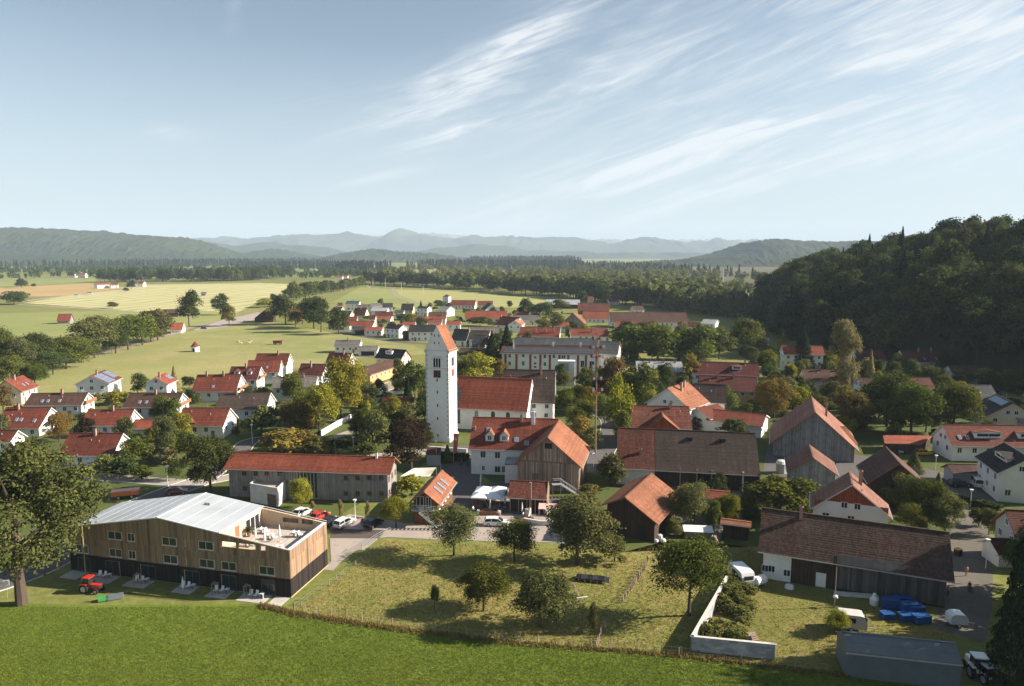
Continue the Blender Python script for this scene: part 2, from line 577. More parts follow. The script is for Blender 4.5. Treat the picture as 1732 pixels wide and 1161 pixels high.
def solve_roof(A, B, E, Hr, p):
    """ridge pixels A,B at height Hr, a pixel E on one eave line, pitch p -> ridge ends, unit vectors, eave half width"""
    a, b = at(*A, Hr), at(*B, Hr)
    d = (b - a).normalized()
    best = None
    for s in (1, -1):
        n = Vector((-d.y, d.x, 0)) * s
        prev = None
        k = 0.6
        while k < 22:
            q0 = a + n * k - Vector((0, 0, k * math.tan(p)))
            q1 = b + n * k - Vector((0, 0, k * math.tan(p)))
            x0, y0 = proj(q0)
            x1, y1 = proj(q1)
            L = math.hypot(x1 - x0, y1 - y0) + 1e-6
            dist = ((x1 - x0) * (E[1] - y0) - (y1 - y0) * (E[0] - x0)) / L
            if prev is not None and (prev < 0) != (dist < 0):
                nn = n * math.sin(p) + Vector((0, 0, math.cos(p)))
                vis = nn.dot((Vector((0, 0, CAMH)) - (a + b) / 2).normalized())
                if best is None or vis > best[0]:
                    best = (vis, k, n)
                break
            prev = dist
            k += 0.05
    if best is None:
        print("SOLVE FAIL", A, B, E)
        n = Vector((-d.y, d.x, 0))
        if n.y > 0:
            n = -n
        return a, b, n, 4.0
    return a, b, best[2], best[1]


class House:
    pass


HOUSES = []
FOOT = []          # footprints (centre, ux, half length, half width) to keep trees out of houses


def house(label, A, B, E, Hr=7.5, G=None, p=38, roof='red', wall='white', name='house', cat='house', group='houses of the village',
          oh=0.6, og=0.5, win='auto', chim=(), sky=(), solar=(), gable_wall=None, loft=True, wh=1.3, ww=1.1, fac=None, front=True, both=False,
          roof2=None, winframe=None, door=True, course=None, back=None):
    p = R(p)
    if G is not None:
        lo, hi = 2.5, 18.0
        for _ in range(28):
            Hr = (lo + hi) / 2
            a, b, n, k = solve_roof(A, B, E, Hr, p)
            mid = (a + b) / 2
            # wall base on E's side nearest in x to G
            best = min(((a + (b - a) * t + n * (k - oh)) for t in np.linspace(0, 1, 41)), key=lambda q: abs(proj((q.x, q.y, 0))[0] - G[0]))
            yb = proj((best.x, best.y, 0))[1]
            if yb > G[1]:
                hi = Hr
            else:
                lo = Hr
    a, b, n, k = solve_roof(A, B, E, Hr, p)
    d = (b - a)
    L = d.length
    ux = d.normalized()
    if Vector((-ux.y, ux.x, 0)).dot(n) > 0:
        ux = -ux
    mid = (a + b) / 2
    rot = math.atan2(ux.y, ux.x)
    H = House()
    H.o = thing(name, label, cat, (mid.x, mid.y, 0), rot, group)
    H.L, H.k, H.Hr, H.p, H.dist = L, k, Hr, p, mid.y
    H.tan = math.tan(p)
    ez = Hr - k * H.tan                      # eave height
    hw = max(k - oh, 0.5)                    # wall half width
    hl = max(L / 2 - og, 0.5)
    wz = Hr - hw * H.tan - 0.16              # wall top
    H.hw, H.hl, H.wz, H.ez = hw, hl, wz, ez
    FOOT.append((mid.x, mid.y, ux.x, ux.y, L / 2, k))
    HOUSES.append((mid.x, mid.y, label))
    wz = max(wz, 1.2)
    kb, tb = (back[0], math.tan(R(back[1]))) if back else (k, H.tan)
    hb = kb - oh if back else hw
    wb = max(Hr - hb * tb - .16, .8) if back else wz
    w = MB()
    zr = Hr - 0.2
    gi = 1 if gable_wall else 0
    w.poly([(-hl, -hw, 0), (hl, -hw, 0), (hl, -hw, wz), (-hl, -hw, wz)])
    w.poly([(hl, hb, 0), (-hl, hb, 0), (-hl, hb, wb), (hl, hb, wb)])
    w.poly([(hl, -hw, 0), (hl, hb, 0), (hl, hb, wb), (hl, 0, zr), (hl, -hw, wz)], gi)
    w.poly([(-hl, hb, 0), (-hl, -hw, 0), (-hl, -hw, wz), (-hl, 0, zr), (-hl, hb, wb)], gi)
    H.wall = w.build('wall', [WM[wall], WM[gable_wall or wall]], H.o)
    # roof with courses
    r = MB()
    course = course or (0.38 if mid.y < 175 else (0.55 if mid.y < 300 else 1.4))
    sl = k / math.cos(p)
    nc = max(2, int(sl / course))
    step = 0.026 if mid.y < 175 else 0.035
    hL = L / 2
    for s in (-1, 1):
        if s > 0 and back:
            p = R(back[1])
            sl = kb / math.cos(p)
            nc = max(2, int(sl / course))
        nv = Vector((0, s * math.sin(p), math.cos(p)))
        dn = Vector((0, s * math.cos(p), -math.sin(p)))
        top = Vector((0, 0, Hr))
        for i in range(nc):
            t0 = top + dn * (sl * i / nc)
            t1 = top + dn * (sl * (i + 1) / nc)
            q1 = t1 + nv * step
            xs = [-hL, hL]
            P = [Vector((xs[0], q1.y, q1.z)), Vector((xs[1], q1.y, q1.z)), Vector((xs[1], t0.y, t0.z)), Vector((xs[0], t0.y, t0.z))]
            v0, v1 = -sl * i / nc, -sl * (i + 1) / nc
            uv = [(xs[0], v1 + 0.01), (xs[1], v1 + 0.01), (xs[1], v0 - 0.01), (xs[0], v0 - 0.01)]
            if s > 0:
                P, uv = P[::-1], uv[::-1]
            r.poly(P, 0, uv)
            Q = [Vector((xs[0], t1.y, t1.z)), Vector((xs[1], t1.y, t1.z)), Vector((xs[1], q1.y, q1.z)), Vector((xs[0], q1.y, q1.z))]
            r.poly(Q if s < 0 else Q[::-1], 0)
        th = 0.2
        e = top + dn * sl
        dv = Vector((0, 0, -th))
        # underside, eave fascia, verges
        U = [Vector((-hL, 0, Hr)) + dv, Vector((hL, 0, Hr)) + dv, Vector((hL, e.y, e.z)) + dv, Vector((-hL, e.y, e.z)) + dv]
        r.poly(U if s < 0 else U[::-1], 1)
        Fq = [Vector((-hL, e.y, e.z)) + dv, Vector((hL, e.y, e.z)) + dv, Vector((hL, e.y, e.z)), Vector((-hL, e.y, e.z))]
        r.poly(Fq if s < 0 else Fq[::-1], 1)
        for xx in (-hL, hL):
            Vq = [Vector((xx, 0, Hr)) + dv, Vector((xx, e.y, e.z)) + dv, Vector((xx, e.y, e.z)), Vector((xx, 0, Hr))]
            r.poly(Vq if (s * xx) < 0 else Vq[::-1], 1)
    r.box(-hL, -0.14, Hr - 0.03, hL, 0.14, Hr + 0.09)
    H.roof = r.build('roof', [RM[roof], M_trim if wall != 'white' else M_trimw], H.o)
    # gutters
    if mid.y < 330 and not back:
        for s in (-1, 1):
            g = MB()
            g.box(-hL, s * (k + 0.07) - 0.07, ez - 0.2, hL, s * (k + 0.07) + 0.07, ez - 0.07)
            g.build('gutter', M_steel, H.roof)
    if mid.y < 280 and win:
        rv = random.Random(int(mid.x * 7))
        for _ in range(rv.randint(1, 2)):
            v = on_roof(H, rv.uniform(-.8, .8), rv.uniform(.2, .45))
            vm = MB()
            vm.tube(v - Vector((0, 0, .15)), v + Vector((0, 0, .45)), .09, .09, 6)
            vm.build('vent_pipe', M_steel if rv.random() < .5 else M_brick, H.roof)
        if rv.random() < .35:
            am = MB()
            tt = rv.uniform(-.6, .6) * L / 2
            am.tube((tt, 0, Hr), (tt, 0, Hr + 1.9), .03, .02, 5)
            for zz in (1.2, 1.5, 1.8):
                am.bar((tt - .5, 0, Hr + zz), (tt + .5, 0, Hr + zz), .025)
            am.build('aerial', M_steel, H.roof)
    for c in chim:
        chimney(H, *c)
    for t, q in sky:
        skylight(H, t, q)
    for c in solar:
        solar_panels(H, *c)
    if win:
        windows_auto(H, front, both, wh, ww, loft, winframe)
    if door and win and wz > 2.2:
        dm = MB()
        dm.box(-0.5, -0.06, 0.02, 0.5, 0.02, 2.05)
        xx = hl * 0.55 * (1 if (int(A[0]) % 2) else -1)
        dm.build('door', M_trim, H.o, (xx, -hw, 0))
    return H


def on_roof(H, t, q, side=-1):
    """point on a slope: t -1..1 along the ridge, q 0..1 from ridge to eave"""
    return Vector((t * H.L / 2, side * q * H.k, H.Hr - q * H.k * H.tan))


def chimney(H, t, q=0.12, h=1.1, w=0.55, m=None, side=-1, pot=True):
    P = on_roof(H, t, q, side)
    mb = MB()
    top = H.Hr + h
    mb.box(P.x - w / 2, P.y - w / 2, P.z - 0.5, P.x + w / 2, P.y + w / 2, top)
    mb.box(P.x - w / 2 - 0.06, P.y - w / 2 - 0.06, top, P.x + w / 2 + 0.06, P.y + w / 2 + 0.06, top + 0.1)
    if pot:
        mb.box(P.x - 0.15, P.y - 0.15, top + 0.1, P.x + 0.15, P.y + 0.15, top + 0.3, 1)
    mb.build('chimney', [m or M_brick, M_black], H.roof)


def skylight(H, t, q, w=0.8, l=1.2, side=-1):
    P = on_roof(H, t, q, side)
    mb = MB()
    mb.box(-w / 2, -l / 2, 0.0, w / 2, l / 2, 0.16, 1)
    mb.box(-w / 2 + 0.08, -l / 2 + 0.08, 0.16, w / 2 - 0.08, l / 2 - 0.08, 0.18, 0)
    o = mb.build('skylight', [M_solar, M_steel], H.roof, P)
    o.rotation_euler = (-side * -H.p, 0, 0) if side < 0 else (-H.p, 0, 0)
    if side < 0:
        o.rotation_euler = (H.p, 0, 0)


SOLARM = {}


def solar_panels(H, t0, t1, q0, q1, nx, ny, side=-1):
    gap = 0.06
    W = (t1 - t0) * H.L / 2 / nx
    Lh = (q1 - q0) * H.k / math.cos(H.p) / ny
    mb = MB()
    mb.box(-W / 2 + gap, -Lh / 2 + gap, 0.06, W / 2 - gap, Lh / 2 - gap, 0.12)
    me = mb.mesh('solar_panel', M_solar)
    for i in range(nx):
        for j in range(ny):
            P = on_roof(H, t0 + (t1 - t0) * (i + .5) / nx, q0 + (q1 - q0) * (j + .5) / ny, side)
            ob('solar_panel', me, H.roof, P, (H.p if side < 0 else -H.p, 0, 0))


def windows_auto(H, front=True, both=False, wh=1.3, ww=1.1, loft=True, frame=None):
    rw = random.Random(int(H.L * 1000) + int(H.o.location.x * 10))
    camd = Vector((0, 0, 0)) - Vector((H.o.location.x, H.o.location.y, 0))
    r = H.o.rotation_euler.z
    ns = max(1, int((H.wz - 0.4) / 2.5)) if H.wz > 1.9 else 0
    z0 = [H.wz - 2.15 - 2.7 * i for i in range(ns)]
    if H.wz <= 2.3 and ns:
        z0 = [0.8]
    sides = []
    for nm, nx, ny, ln in (('f', 0, -1, H.hl), ('b', 0, 1, H.hl), ('r', 1, 0, H.hw), ('l', -1, 0, H.hw)):
        wn = Vector((nx * math.cos(r) - ny * math.sin(r), nx * math.sin(r) + ny * math.cos(r), 0))
        if wn.dot(camd.normalized()) > -0.25:
            sides.append((nm, nx, ny, ln))
    for nm, nx, ny, ln in sides:
        if nm == 'f' and not front:
            continue
        n = max(1, int(2 * ln / 3.0))
        rots = {'f': 0, 'b': math.pi, 'r': math.pi / 2, 'l': -math.pi / 2}[nm]
        for z in z0:
            if z < 0.3 or z + wh > H.wz + (0.5 if nm in 'rl' else -0.1):
                continue
            for i in range(n):
                if rw.random() < 0.14:
                    continue
                c = -ln + 2 * ln * (i + .5) / n + rw.uniform(-.15, .15)
                x, y = (c, ny * H.hw) if nm in 'fb' else (nx * H.hl, c)
                window(H.o, x, y, z, rots, ww, wh, frame=frame)
        if loft and nm in 'rl' and H.Hr - H.wz > 2.3:
            zz = H.wz + 0.35
            for c in ((-1.0, 1.0) if H.Hr - H.wz > 3.0 else (0.0,)):
                window(H.o, nx * H.hl, c, zz, rots, 1.0, 1.1, frame=frame)


def dormer(H, t, q, w=1.8, h=1.5, wall='white', roof='red', pitch=42, side=-1, win=(0.9, 1.0), rise=None):
    """gabled dormer whose front stands on the slope at q"""
    P = on_roof(H, t, q, side)
    rz = P.z + h + w / 2 * math.tan(R(pitch))
    def back(z):      # depth at which the main slope reaches height z (distance from ridge)
        return (H.Hr - z) / H.tan
    yf = -P.y * side * -1
    y0 = side * q * H.k
    mb = MB()
    zt = P.z + h
    yb, ybr = side * max(back(zt), 0), side * max(back(rz), 0.0)
    x0, x1 = P.x - w / 2, P.x + w / 2
    mb.poly([(x0, y0, P.z - 0.1), (x1, y0, P.z - 0.1), (x1, y0, zt), (P.x, y0, rz), (x0, y0, zt)])
    mb.poly([(x0, y0, P.z - 0.1), (x0, y0, zt), (x0, yb, zt)])
    mb.poly([(x1, y0, P.z - 0.1), (x1, yb, zt), (x1, y0, zt)])
    o = mb.build('dormer', WM[wall], H.roof)
    rm = MB()
    ov, tk = 0.22, 0.09
    yo = y0 + side * 0.25
    dz = ov * math.tan(R(pitch))
    e = [(x0 - ov, yo, zt - dz), (P.x, yo, rz), (P.x, ybr, rz), (x0 - ov, side * back(zt - dz), zt - dz)]
    f = [(x1 + ov, yo, zt - dz), (P.x, yo, rz), (P.x, ybr, rz), (x1 + ov, side * back(zt - dz), zt - dz)]
    for Q in (e, f):
        up = [Vector(q_) + Vector((0, 0, tk)) for q_ in Q]
        rm.poly(up, 0)
        rm.poly([up[0], up[1], Vector(Q[1]), Vector(Q[0])], 1)
        rm.poly([up[0], Vector(Q[0]), Vector(Q[3]), up[3]], 1)
        rm.poly([Vector(q_) for q_ in Q[::-1]], 1)
    rm.build('dormer_roof', [RM[roof], M_trim], H.roof)
    if win:
        window(H.roof, P.x, y0, P.z + (h - win[1]) * 0.5 + 0.1, 0 if side < 0 else math.pi, win[0], win[1])
    return o


def cross_gable(H, t, w, ridge_z, out=0.6, wall='white', roof='red', side=-1, glazed=False, pitch=45):
    """a gabled bay standing on the ground before the front wall, its ridge running into the main slope"""
    x = t * H.L / 2
    y0 = side * (H.hw + out)
    hwid = w / 2
    ez = ridge_z - hwid * math.tan(R(pitch))
    mb = MB()
    mb.poly([(x - hwid, y0, 0), (x + hwid, y0, 0), (x + hwid, y0, ez), (x, y0, ridge_z - 0.1), (x - hwid, y0, ez)])
    for sx in (-1, 1):
        P = [(x + sx * hwid, y0, 0), (x + sx * hwid, 0, 0), (x + sx * hwid, 0, ez), (x + sx * hwid, y0, ez)]
        mb.poly(P if sx > 0 else P[::-1])
    o = mb.build('gable_bay', WM[wall], H.o)
    rm = MB()
    ov, tk = 0.35, 0.14
    dz = ov * math.tan(R(pitch))
    yo = y0 + side * 0.4
    yr = side * max((H.Hr - ridge_z) / H.tan, 0.0)
    for sx in (-1, 1):
        q = [(x + sx * (hwid + ov), yo, ez - dz), (x, yo, ridge_z), (x, yr, ridge_z), (x + sx * (hwid + ov), side * max((H.Hr - ez + dz) / H.tan, 0), ez - dz)]
        up = [Vector(v) + Vector((0, 0, tk)) for v in q]
        rm.poly(up, 0)
        rm.poly([up[0], up[1], Vector(q[1]), Vector(q[0])], 1)
        rm.poly([Vector(v) for v in q[::-1]], 1)
    rm.build('gable_roof', [RM[roof], M_trim], H.o)
    if glazed:
        for i in range(3):
            window(H.o, x - hwid * 0.66 + i * hwid * 0.66, y0, 0.15, 0, hwid * 0.62, 2.2, two=False)
    else:
        window(H.o, x, y0, max(ez - 0.6, 0.8), 0, 1.0, 1.1)
    return o


def balcony(H, sx=1, z=None, depth=1.2, wfrac=0.8, m=None):
    z = z if z is not None else max(H.wz - 0.1, 2.4)
    mb = MB()
    x0 = sx * H.hl
    x1 = sx * (H.hl + depth)
    w = H.hw * wfrac
    xa, xb = min(x0, x1), max(x0, x1)
    mb.box(xa, -w, z - 0.15, xb, w, z)
    xo = x1 - sx * 0.05
    mb.box(min(x1, xo), -w, z, max(x1, xo), w, z + 0.95)
    for s in (-1, 1):
        mb.box(xa, s * w - 0.03, z, xb, s * w + 0.03, z + 0.95)
    return mb.build('balcony', m or M_trim, H.o)


def shed_roof_box(label, corners, h0, h1, name, cat, roof='red', wall='white', group=None, th=0.25):
    """lean-to or flat building on four ground points (ring); roof height h0 along edge 0-1 (front), h1 along edge 2-3"""
    c = sum((Vector(q) for q in corners), Vector()) / 4
    o = thing(name, label, cat, (c.x, c.y, 0), 0, group)
    L = [Vector(q) - Vector((c.x, c.y, 0)) for q in corners]
    hs = [h0, h0, h1, h1]
    mb = MB()
    for i in range(4):
        j = (i + 1) % 4
        mb.poly([L[i], L[j], L[j] + Vector((0, 0, hs[j])), L[i] + Vector((0, 0, hs[i]))])
    mb.build('wall', WM[wall], o)
    r = MB()
    ring = [q * 1.06 + Vector((0, 0, hs[i] + 0.02)) for i, q in enumerate(L)]
    up = [q + Vector((0, 0, th)) for q in ring]
    r.poly(up)
    r.poly(ring[::-1], 1)
    for i in range(4):
        j = (i + 1) % 4
        r.poly([ring[i], ring[j], up[j], up[i]], 1)
    r.build('roof', [RM[roof], M_trim], o)
    FOOT.append((c.x, c.y, 1, 0, max(abs(q.x) for q in L), max(abs(q.y) for q in L)))
    return o
# ------------------------------------------------------------------ the houses, read off the photograph
GL = 'houses of the western quarter'
# --- western quarter
H = house('pink plastered house with red-brown roof and two skylights at the western edge', (8, 644), (39.5, 635), (55, 657), G=(60, 676), roof='red', wall='pink', group=GL, chim=[(-.2,)], sky=[(-.1, .6), (.3, .6)])
H = house('tall white house with a large array of solar panels on its roof', (152.8, 635.8), (178, 626), (195, 645), G=(183, 678), p=28, roof='red', group=GL, chim=[(-.4, .1)], solar=[(-.9, .1, .1, .95, 4, 3), (.3, .95, .1, .75, 3, 2)])
H = house('white house with orange roof beside the slim garden spruce', (262.3, 638.5), (280.6, 631), (286.8, 649.5), Hr=8.6, p=33, roof='brightred', group=GL, chim=[(-.5,)], solar=[(.2, .9, .2, .7, 2, 1)])
H = house('wide white house with bright red roof and two chimneys', (333.6, 634.3), (408.6, 633.6), (397, 662.7), G=(365, 680), roof='red', group=GL, chim=[(-.55, .08), (.2, .08)], sky=[(-.1, .7)])
balcony(H, 1)
H = house('white house with deep red roof and two gabled dormers in the western quarter', (391, 620.5), (442, 620.5), (437.7, 642.4), Hr=8.6, p=42, roof='darkred', group=GL, chim=[(0, .1)])
dormer(H, -.45, .62, 1.8, 1.2, roof='darkred'); dormer(H, .35, .62, 1.8, 1.2, roof='darkred'); balcony(H, 1)
H = house('white house with plain red roof in the middle of a stepped row of three', (420, 610), (476, 609), (473, 629.5), Hr=8.6, p=42, roof='red', group=GL, sky=[(.2, .6)])
H = house('white house with plain red roof, last of the stepped row beside the open pasture', (434.6, 598.3), (490.7, 598.3), (484.5, 618.5), Hr=8.6, p=42, roof='red', group=GL, chim=[(.3,)])
H = house('timber-framed white house with dark red roof behind the pale double house', (509.4, 615.3), (552, 616.4), (548, 636), Hr=8.2, p=42, roof='darkred', group=GL, chim=[(-.1, .3)])
H = house('white house with red roof behind the yellow-green chestnut', (557, 596.6), (595.7, 597.7), (592.5, 615), Hr=8, p=42, roof='darkred', group=GL, chim=[(.3,)])
H = house('white semi-detached house under one grey-brown roof with two chimneys', (463.7, 637.8), (537.5, 636.5), (518.8, 654.8), G=(485, 678), p=30, roof='gray', group=GL, chim=[(-.3,), (.35,)])
H = house('white bungalow under a long dark brown roof shaded by trees', (373, 665), (458.5, 664), (423, 693.3), G=(405, 712), p=33, roof='darkbrown', wall='white', group=GL, chim=[(-.35, .1)])
H = house('white house with bright red roof and small triangular gable window', (309.7, 689.8), (390, 690.2), (382, 721), G=(355, 741), roof='red', group=GL)
dormer(H, -.45, .85, 3.0, .15, roof='red', pitch=38, win=None)
H = house('long white house with brown roof, three skylights and open right gable', (53, 665.5), (149.7, 664.4), (133, 685.6), G=(131, 706), p=35, roof='brown', group=GL, chim=[(.1, .1)], sky=[(-.45, .65), (-.25, .65), (.15, .65)])
balcony(H, 1)
H = house('long white house with brown roof and carport wing behind the red roofed pair', (220, 664.9), (309.7, 664.9), (297, 689.4), G=(275, 709), p=35, roof='brown', group=GL, chim=[(0, .1)], sky=[(-.45, .65), (-.2, .65)])
balcony(H, 1)
H = house('white house with red roof, many skylights and a small dormer at the left', (10.4, 689.4), (87.3, 689.4), (79, 724.7), G=(45, 738), roof='red', group=GL, chim=[(-.4, .1)], sky=[(-.2, .6), (0, .6), (.6, .65)])
dormer(H, -.65, .7, 2.6, .4, roof='red', win=(.7, .7))
H = house('white house with smooth red roof joined to a low red garage', (148.6, 693.5), (227.6, 692.5), (214, 720), G=(212, 737), roof='red', group=GL, chim=[(.1, .08)])
H = house('low red roofed garage joined to the white house', (228.5, 710), (268, 710), (257.7, 725.8), Hr=4.6, p=28, roof='brightred', name='garage', cat='garage', group=GL, win=None)
H = house('white house with large red-brown roof and flower balcony in its right gable', (117.4, 733), (209, 733), (183, 771.5), G=(172, 789), p=38, roof='red', group=GL, chim=[(.0, .1)])
balcony(H, 1, z=2.6)
H = house('house with red roof mostly hidden behind the big foreground tree', (-25, 727), (31, 728), (52, 749), Hr=7.6, roof='red', group=GL)
H = house('dark grey roofed white house standing in the pasture next to its garage', (567.5, 575.5), (610.8, 575.5), (605.6, 586.2), G=(590, 597.5), p=32, roof='gray', group=GL, chim=[(0,)])
H = house('wide grey roofed garage with dark doors beside the pasture house', (606, 585.6), (640.3, 585.3), (638.5, 593.7), G=(620, 602), p=26, roof='gray', name='garage', cat='garage', group=GL, win=None)
gd = MB(); gd.box(-3.2, -.08, 0, 3.2, .02, 2.3); gd.build('door', M_black, H.o, (0, -H.hw, 0))
H = house('house with black roof, white dormer and cream right gable', (643, 589), (687.6, 592.3), (681, 609.3), Hr=8.5, p=42, roof='dark', wall='cream', group=GL)
dormer(H, -.1, .55, 3.4, 1.5, roof='gray', pitch=14, win=(2.2, 1.0))
H = house('long low ochre building under a plain red-brown roof', (608, 623.7), (660, 608.5), (672, 620), Hr=6.2, p=24, roof='brown', wall='ochre', name='long_building', cat='building', group=GL)
H = house('small white parish hall with glazed gable bay and red roof beside the church', (647.5, 672), (701.5, 672.7), (698.2, 692.7), G=(690, 704), roof='red', name='parish_hall', cat='building', group=GL, p=40)
cross_gable(H, -.55, 5.2, H.Hr - .4, out=1.2, roof='red', glazed=True, pitch=40)

# --- northern quarter
GN = 'houses of the northern quarter'
def far(label, A, B, E, **k):
    k.setdefault('Hr', 7.8); k.setdefault('group', GN); k.setdefault('roof', 'red')
    return house(label, A, B, E, **k)
far('teal-grey roofed white house at the far left of the new estate', (586, 509.4), (609, 509.4), (604.5, 514.4), roof='teal', p=25, chim=[(0,)])
far('small white gable house behind the oaks at the estate edge', (571, 512.6), (579, 512.4), (577, 518), roof='darkred')
far('grey roofed cream house in the back row of the estate', (604.5, 515.5), (622.4, 515.2), (616.6, 519.8), roof='gray', wall='cream', p=28)
far('flat grey roofed house farthest back in the estate', (625.8, 513.6), (643, 513), (635, 519.4), roof='gray', p=22)
far('black roofed white house with two white gables in the estate', (646.6, 513.2), (664.5, 513), (652.4, 520.5), roof='dark', p=32)
far('large black roofed cream house in the middle of the estate', (679.5, 514), (700.3, 514), (685.3, 525.6), roof='dark', p=36, wall='cream', chim=[(0,)])
far('small grey annex in front of the large black roofed house', (668, 525), (684, 525), (680, 530), roof='slate', Hr=4.5, p=25)
far('white cube-like house with shallow dark roof at the meadow edge', (707.8, 518), (726.9, 518.7), (720.5, 522.4), roof='dark', p=22)
far('pale grey roofed white house right of the estate', (747, 518), (763, 518.7), (757, 525.6), roof='metal', p=25)
far('steep dark red roofed house with cream gable in the estate', (600.4, 521), (621.2, 521.3), (617, 533.7), roof='darkred', wall='cream', p=45, chim=[(0,)])
far('dark brown roofed white house beside the oaks', (580.8, 526.4), (595.8, 526.8), (590.6, 534.3), roof='darkbrown', p=40)
far('red roofed white house with bright gable behind the oak row', (582, 535.6), (604.5, 535.4), (597, 544.7), p=36)
far('dark red roofed white house in the middle row of the estate', (634, 527.6), (665.7, 527.3), (661.6, 534.8), roof='darkred', p=38, chim=[(.2,)])
far('orange-red roofed white house with shaded porch', (634, 534.8), (662.8, 534.8), (658, 540), roof='brightred', Hr=5.2, p=28)
far('long bright red roofed house in the front row of the estate', (595.8, 543), (634, 543.5), (624.7, 551.6), roof='brightred', p=32)
far('bright red roofed double garage in the front row of the estate', (617.7, 553.3), (648.3, 553.3), (645.4, 559), G=(640, 568), roof='brightred', p=26, name='garage', cat='garage')
far('low orange-red shed roof beside the front row oak', (582.5, 545.8), (594.6, 545.8), (593.5, 551.6), roof='brightred', Hr=4.5, p=25, name='shed', cat='shed', win=None)
far('white two-storey house with black roof by the field lane', (658, 548), (682.4, 549.8), (672.6, 557.4), G=(660, 571), roof='dark', p=30, chim=[(.1,)])
far('long white farmhouse under a wide black roof by the field lane', (692.8, 549.8), (737.8, 549.8), (720, 562), G=(710, 577), roof='dark', p=36)
far('small open black roofed shed left of the long farmhouse', (681, 560), (692, 560), (688, 566), roof='darkbrown', wall='darkwood', Hr=5, p=25, name='shed', cat='shed', win=None)
far('red roofed house left of the brick red terrace', (696, 535.6), (724, 535.6), (710, 541.8), roof='brightred', Hr=6, p=30)
far('brown roofed house behind the red terrace', (725, 528), (756, 528), (744.8, 533.7), roof='brown', p=34)
far('red roofed terrace house, upper of two', (725, 533.7), (755, 533.7), (744.8, 540), roof='brightred', p=34, Hr=6.5, chim=[(.5,)])
far('red roofed terrace house, lower of two', (724, 540.3), (748, 540.3), (739, 547), roof='brightred', Hr=6, p=30, chim=[(-.3,)])
far('low red roofed house between shrubs left of the church gable', (681, 544.4), (703, 544.4), (692.8, 551), roof='brightred', Hr=6, p=28)
far('low red roofed house right of the church gable', (755, 543), (780, 543), (770, 549.5), roof='brightred', Hr=6, p=28)
far('red roofed farm wing attached to the white tower', (764, 508), (805, 508.3), (786, 517), roof='red', p=36)
far('red roofed barn with white walls right of the tower farm', (808, 509.4), (834, 509.4), (821, 517), roof='red', p=36)
far('white gabled house with one black roof slope', (832, 514.8), (826, 511.8), (817, 524.5), roof='dark', p=40)
far('very long bright red barn roof north of the church', (787, 526), (858, 526), (809, 539.5), roof='brightred', p=38)
far('red roofed house with white chimney at the end of the long barn', (847, 535), (880, 537), (855, 551), p=42, chim=[(-.9, .1)])
far('small white house with pinkish roof and round attic window', (870.5, 542.3), (876, 539), (881.5, 551.8), Hr=7.5, p=32, roof='orange', G=(875, 563))
far('low red roof behind the grey workshop', (870.5, 528), (894.7, 528), (885, 533), Hr=6, p=30)
far('grey roofed white workshop north of the church', (867, 533.3), (911, 533.3), (890, 541.2), roof='gray', p=24, Hr=6.5)
far('long grey roofed building with brick-red right gable', (793, 553.3), (845, 553.3), (836, 565), roof='gray', wall='redwood', p=36, Hr=7.5)
far('house with black roof directly behind the church tower', (769, 556.4), (795.4, 557.4), (782.7, 577), roof='dark', p=44, Hr=9, chim=[(.9, .1)])
far('dark brown roofed house right of the black roof', (795.4, 559), (829, 559.7), (800, 574.7), roof='darkbrown', p=42, Hr=8.5)
far('grey slate roofed house among dark spruces', (801, 566.8), (823, 567.2), (806, 587.4), roof='slate', wall='gray', p=45, Hr=9)
far('brown roofed house half hidden by golden trees beside the tower', (777, 589), (831, 589), (809, 605.9), roof='darkbrown', p=40, Hr=8.5, chim=[(.2, .1)])
far('long dull red roof with ventilators behind the brewery', (880, 553), (948, 554), (890, 569.5), roof='red', p=34, Hr=9, chim=[(-.2, .5), (.3, .5), (.7, .5)])
far('long pale grey cattle shed at the edge of the wood', (923.5, 506.7), (981, 507), (972, 515.6), roof='metal', wall='darkwood', p=20, name='cattle_shed', cat='barn', win=None)
far('broad brown-red barn roof north of the orange gable', (977.7, 512.7), (1031, 513.3), (984.7, 526), roof='oldred', p=38, name='barn', cat='barn', wall='wood', Hr=9)
far('bright red stable roof with dark open front', (985.8, 526.8), (1029.7, 527), (1018, 539.8), roof='brightred', p=34)
far('grey boarded barn gable with a glowing orange roof slope', (969, 529.8), (973.3, 526.8), (988, 548), roof='orange', wall='greywood', p=42, Hr=11, name='barn', cat='barn', win=None)
far('low orange-red roofs in front of the grey gable barn', (939, 545), (973, 545), (956, 551.5), roof='brightred', Hr=6, p=28)
far('wide orange-red house with dark dormers behind the brewery', (964, 555.7), (1007.8, 555.7), (984.7, 568), roof='brightred', p=36, Hr=9, chim=[(.6, .5)])
far('red roof stepping down right of the wide orange-red house', (1007, 556), (1027, 555.5), (1022, 570), roof='red', p=36, Hr=8)
far('enormous grey-brown barn roof before the wooded hill', (1030, 528.4), (1160, 528.8), (1112, 546), roof='brown', wall='white', p=34, Hr=10, name='barn', cat='barn')
far('orange roofed stable in front of the enormous barn', (1042, 543.3), (1072, 543.3), (1050, 556), roof='brightred', p=34, Hr=7)
far('faded red roof at the foot of the distant wood', (1028.5, 501.4), (1046, 501.4), (1035, 511), roof='oldred', p=36)
far('half hidden red roof left of the faded one at the wood', (994, 501.6), (1003, 501.6), (1000, 510), roof='oldred', p=36)
far('low farm roof with orange edge in front of the far trees', (1069, 517.6), (1087, 517.3), (1080, 525), roof='brown', p=34, Hr=6)
far('red roof glimpsed between the park trees at the right', (1163, 545), (1186, 546), (1175, 554), roof='brightred', p=32, Hr=7)
far('pale modern house with white balcony at the foot of the wood', (1190, 540), (1214, 541), (1205, 548), roof='metal', wall='white', p=18, Hr=7.5)

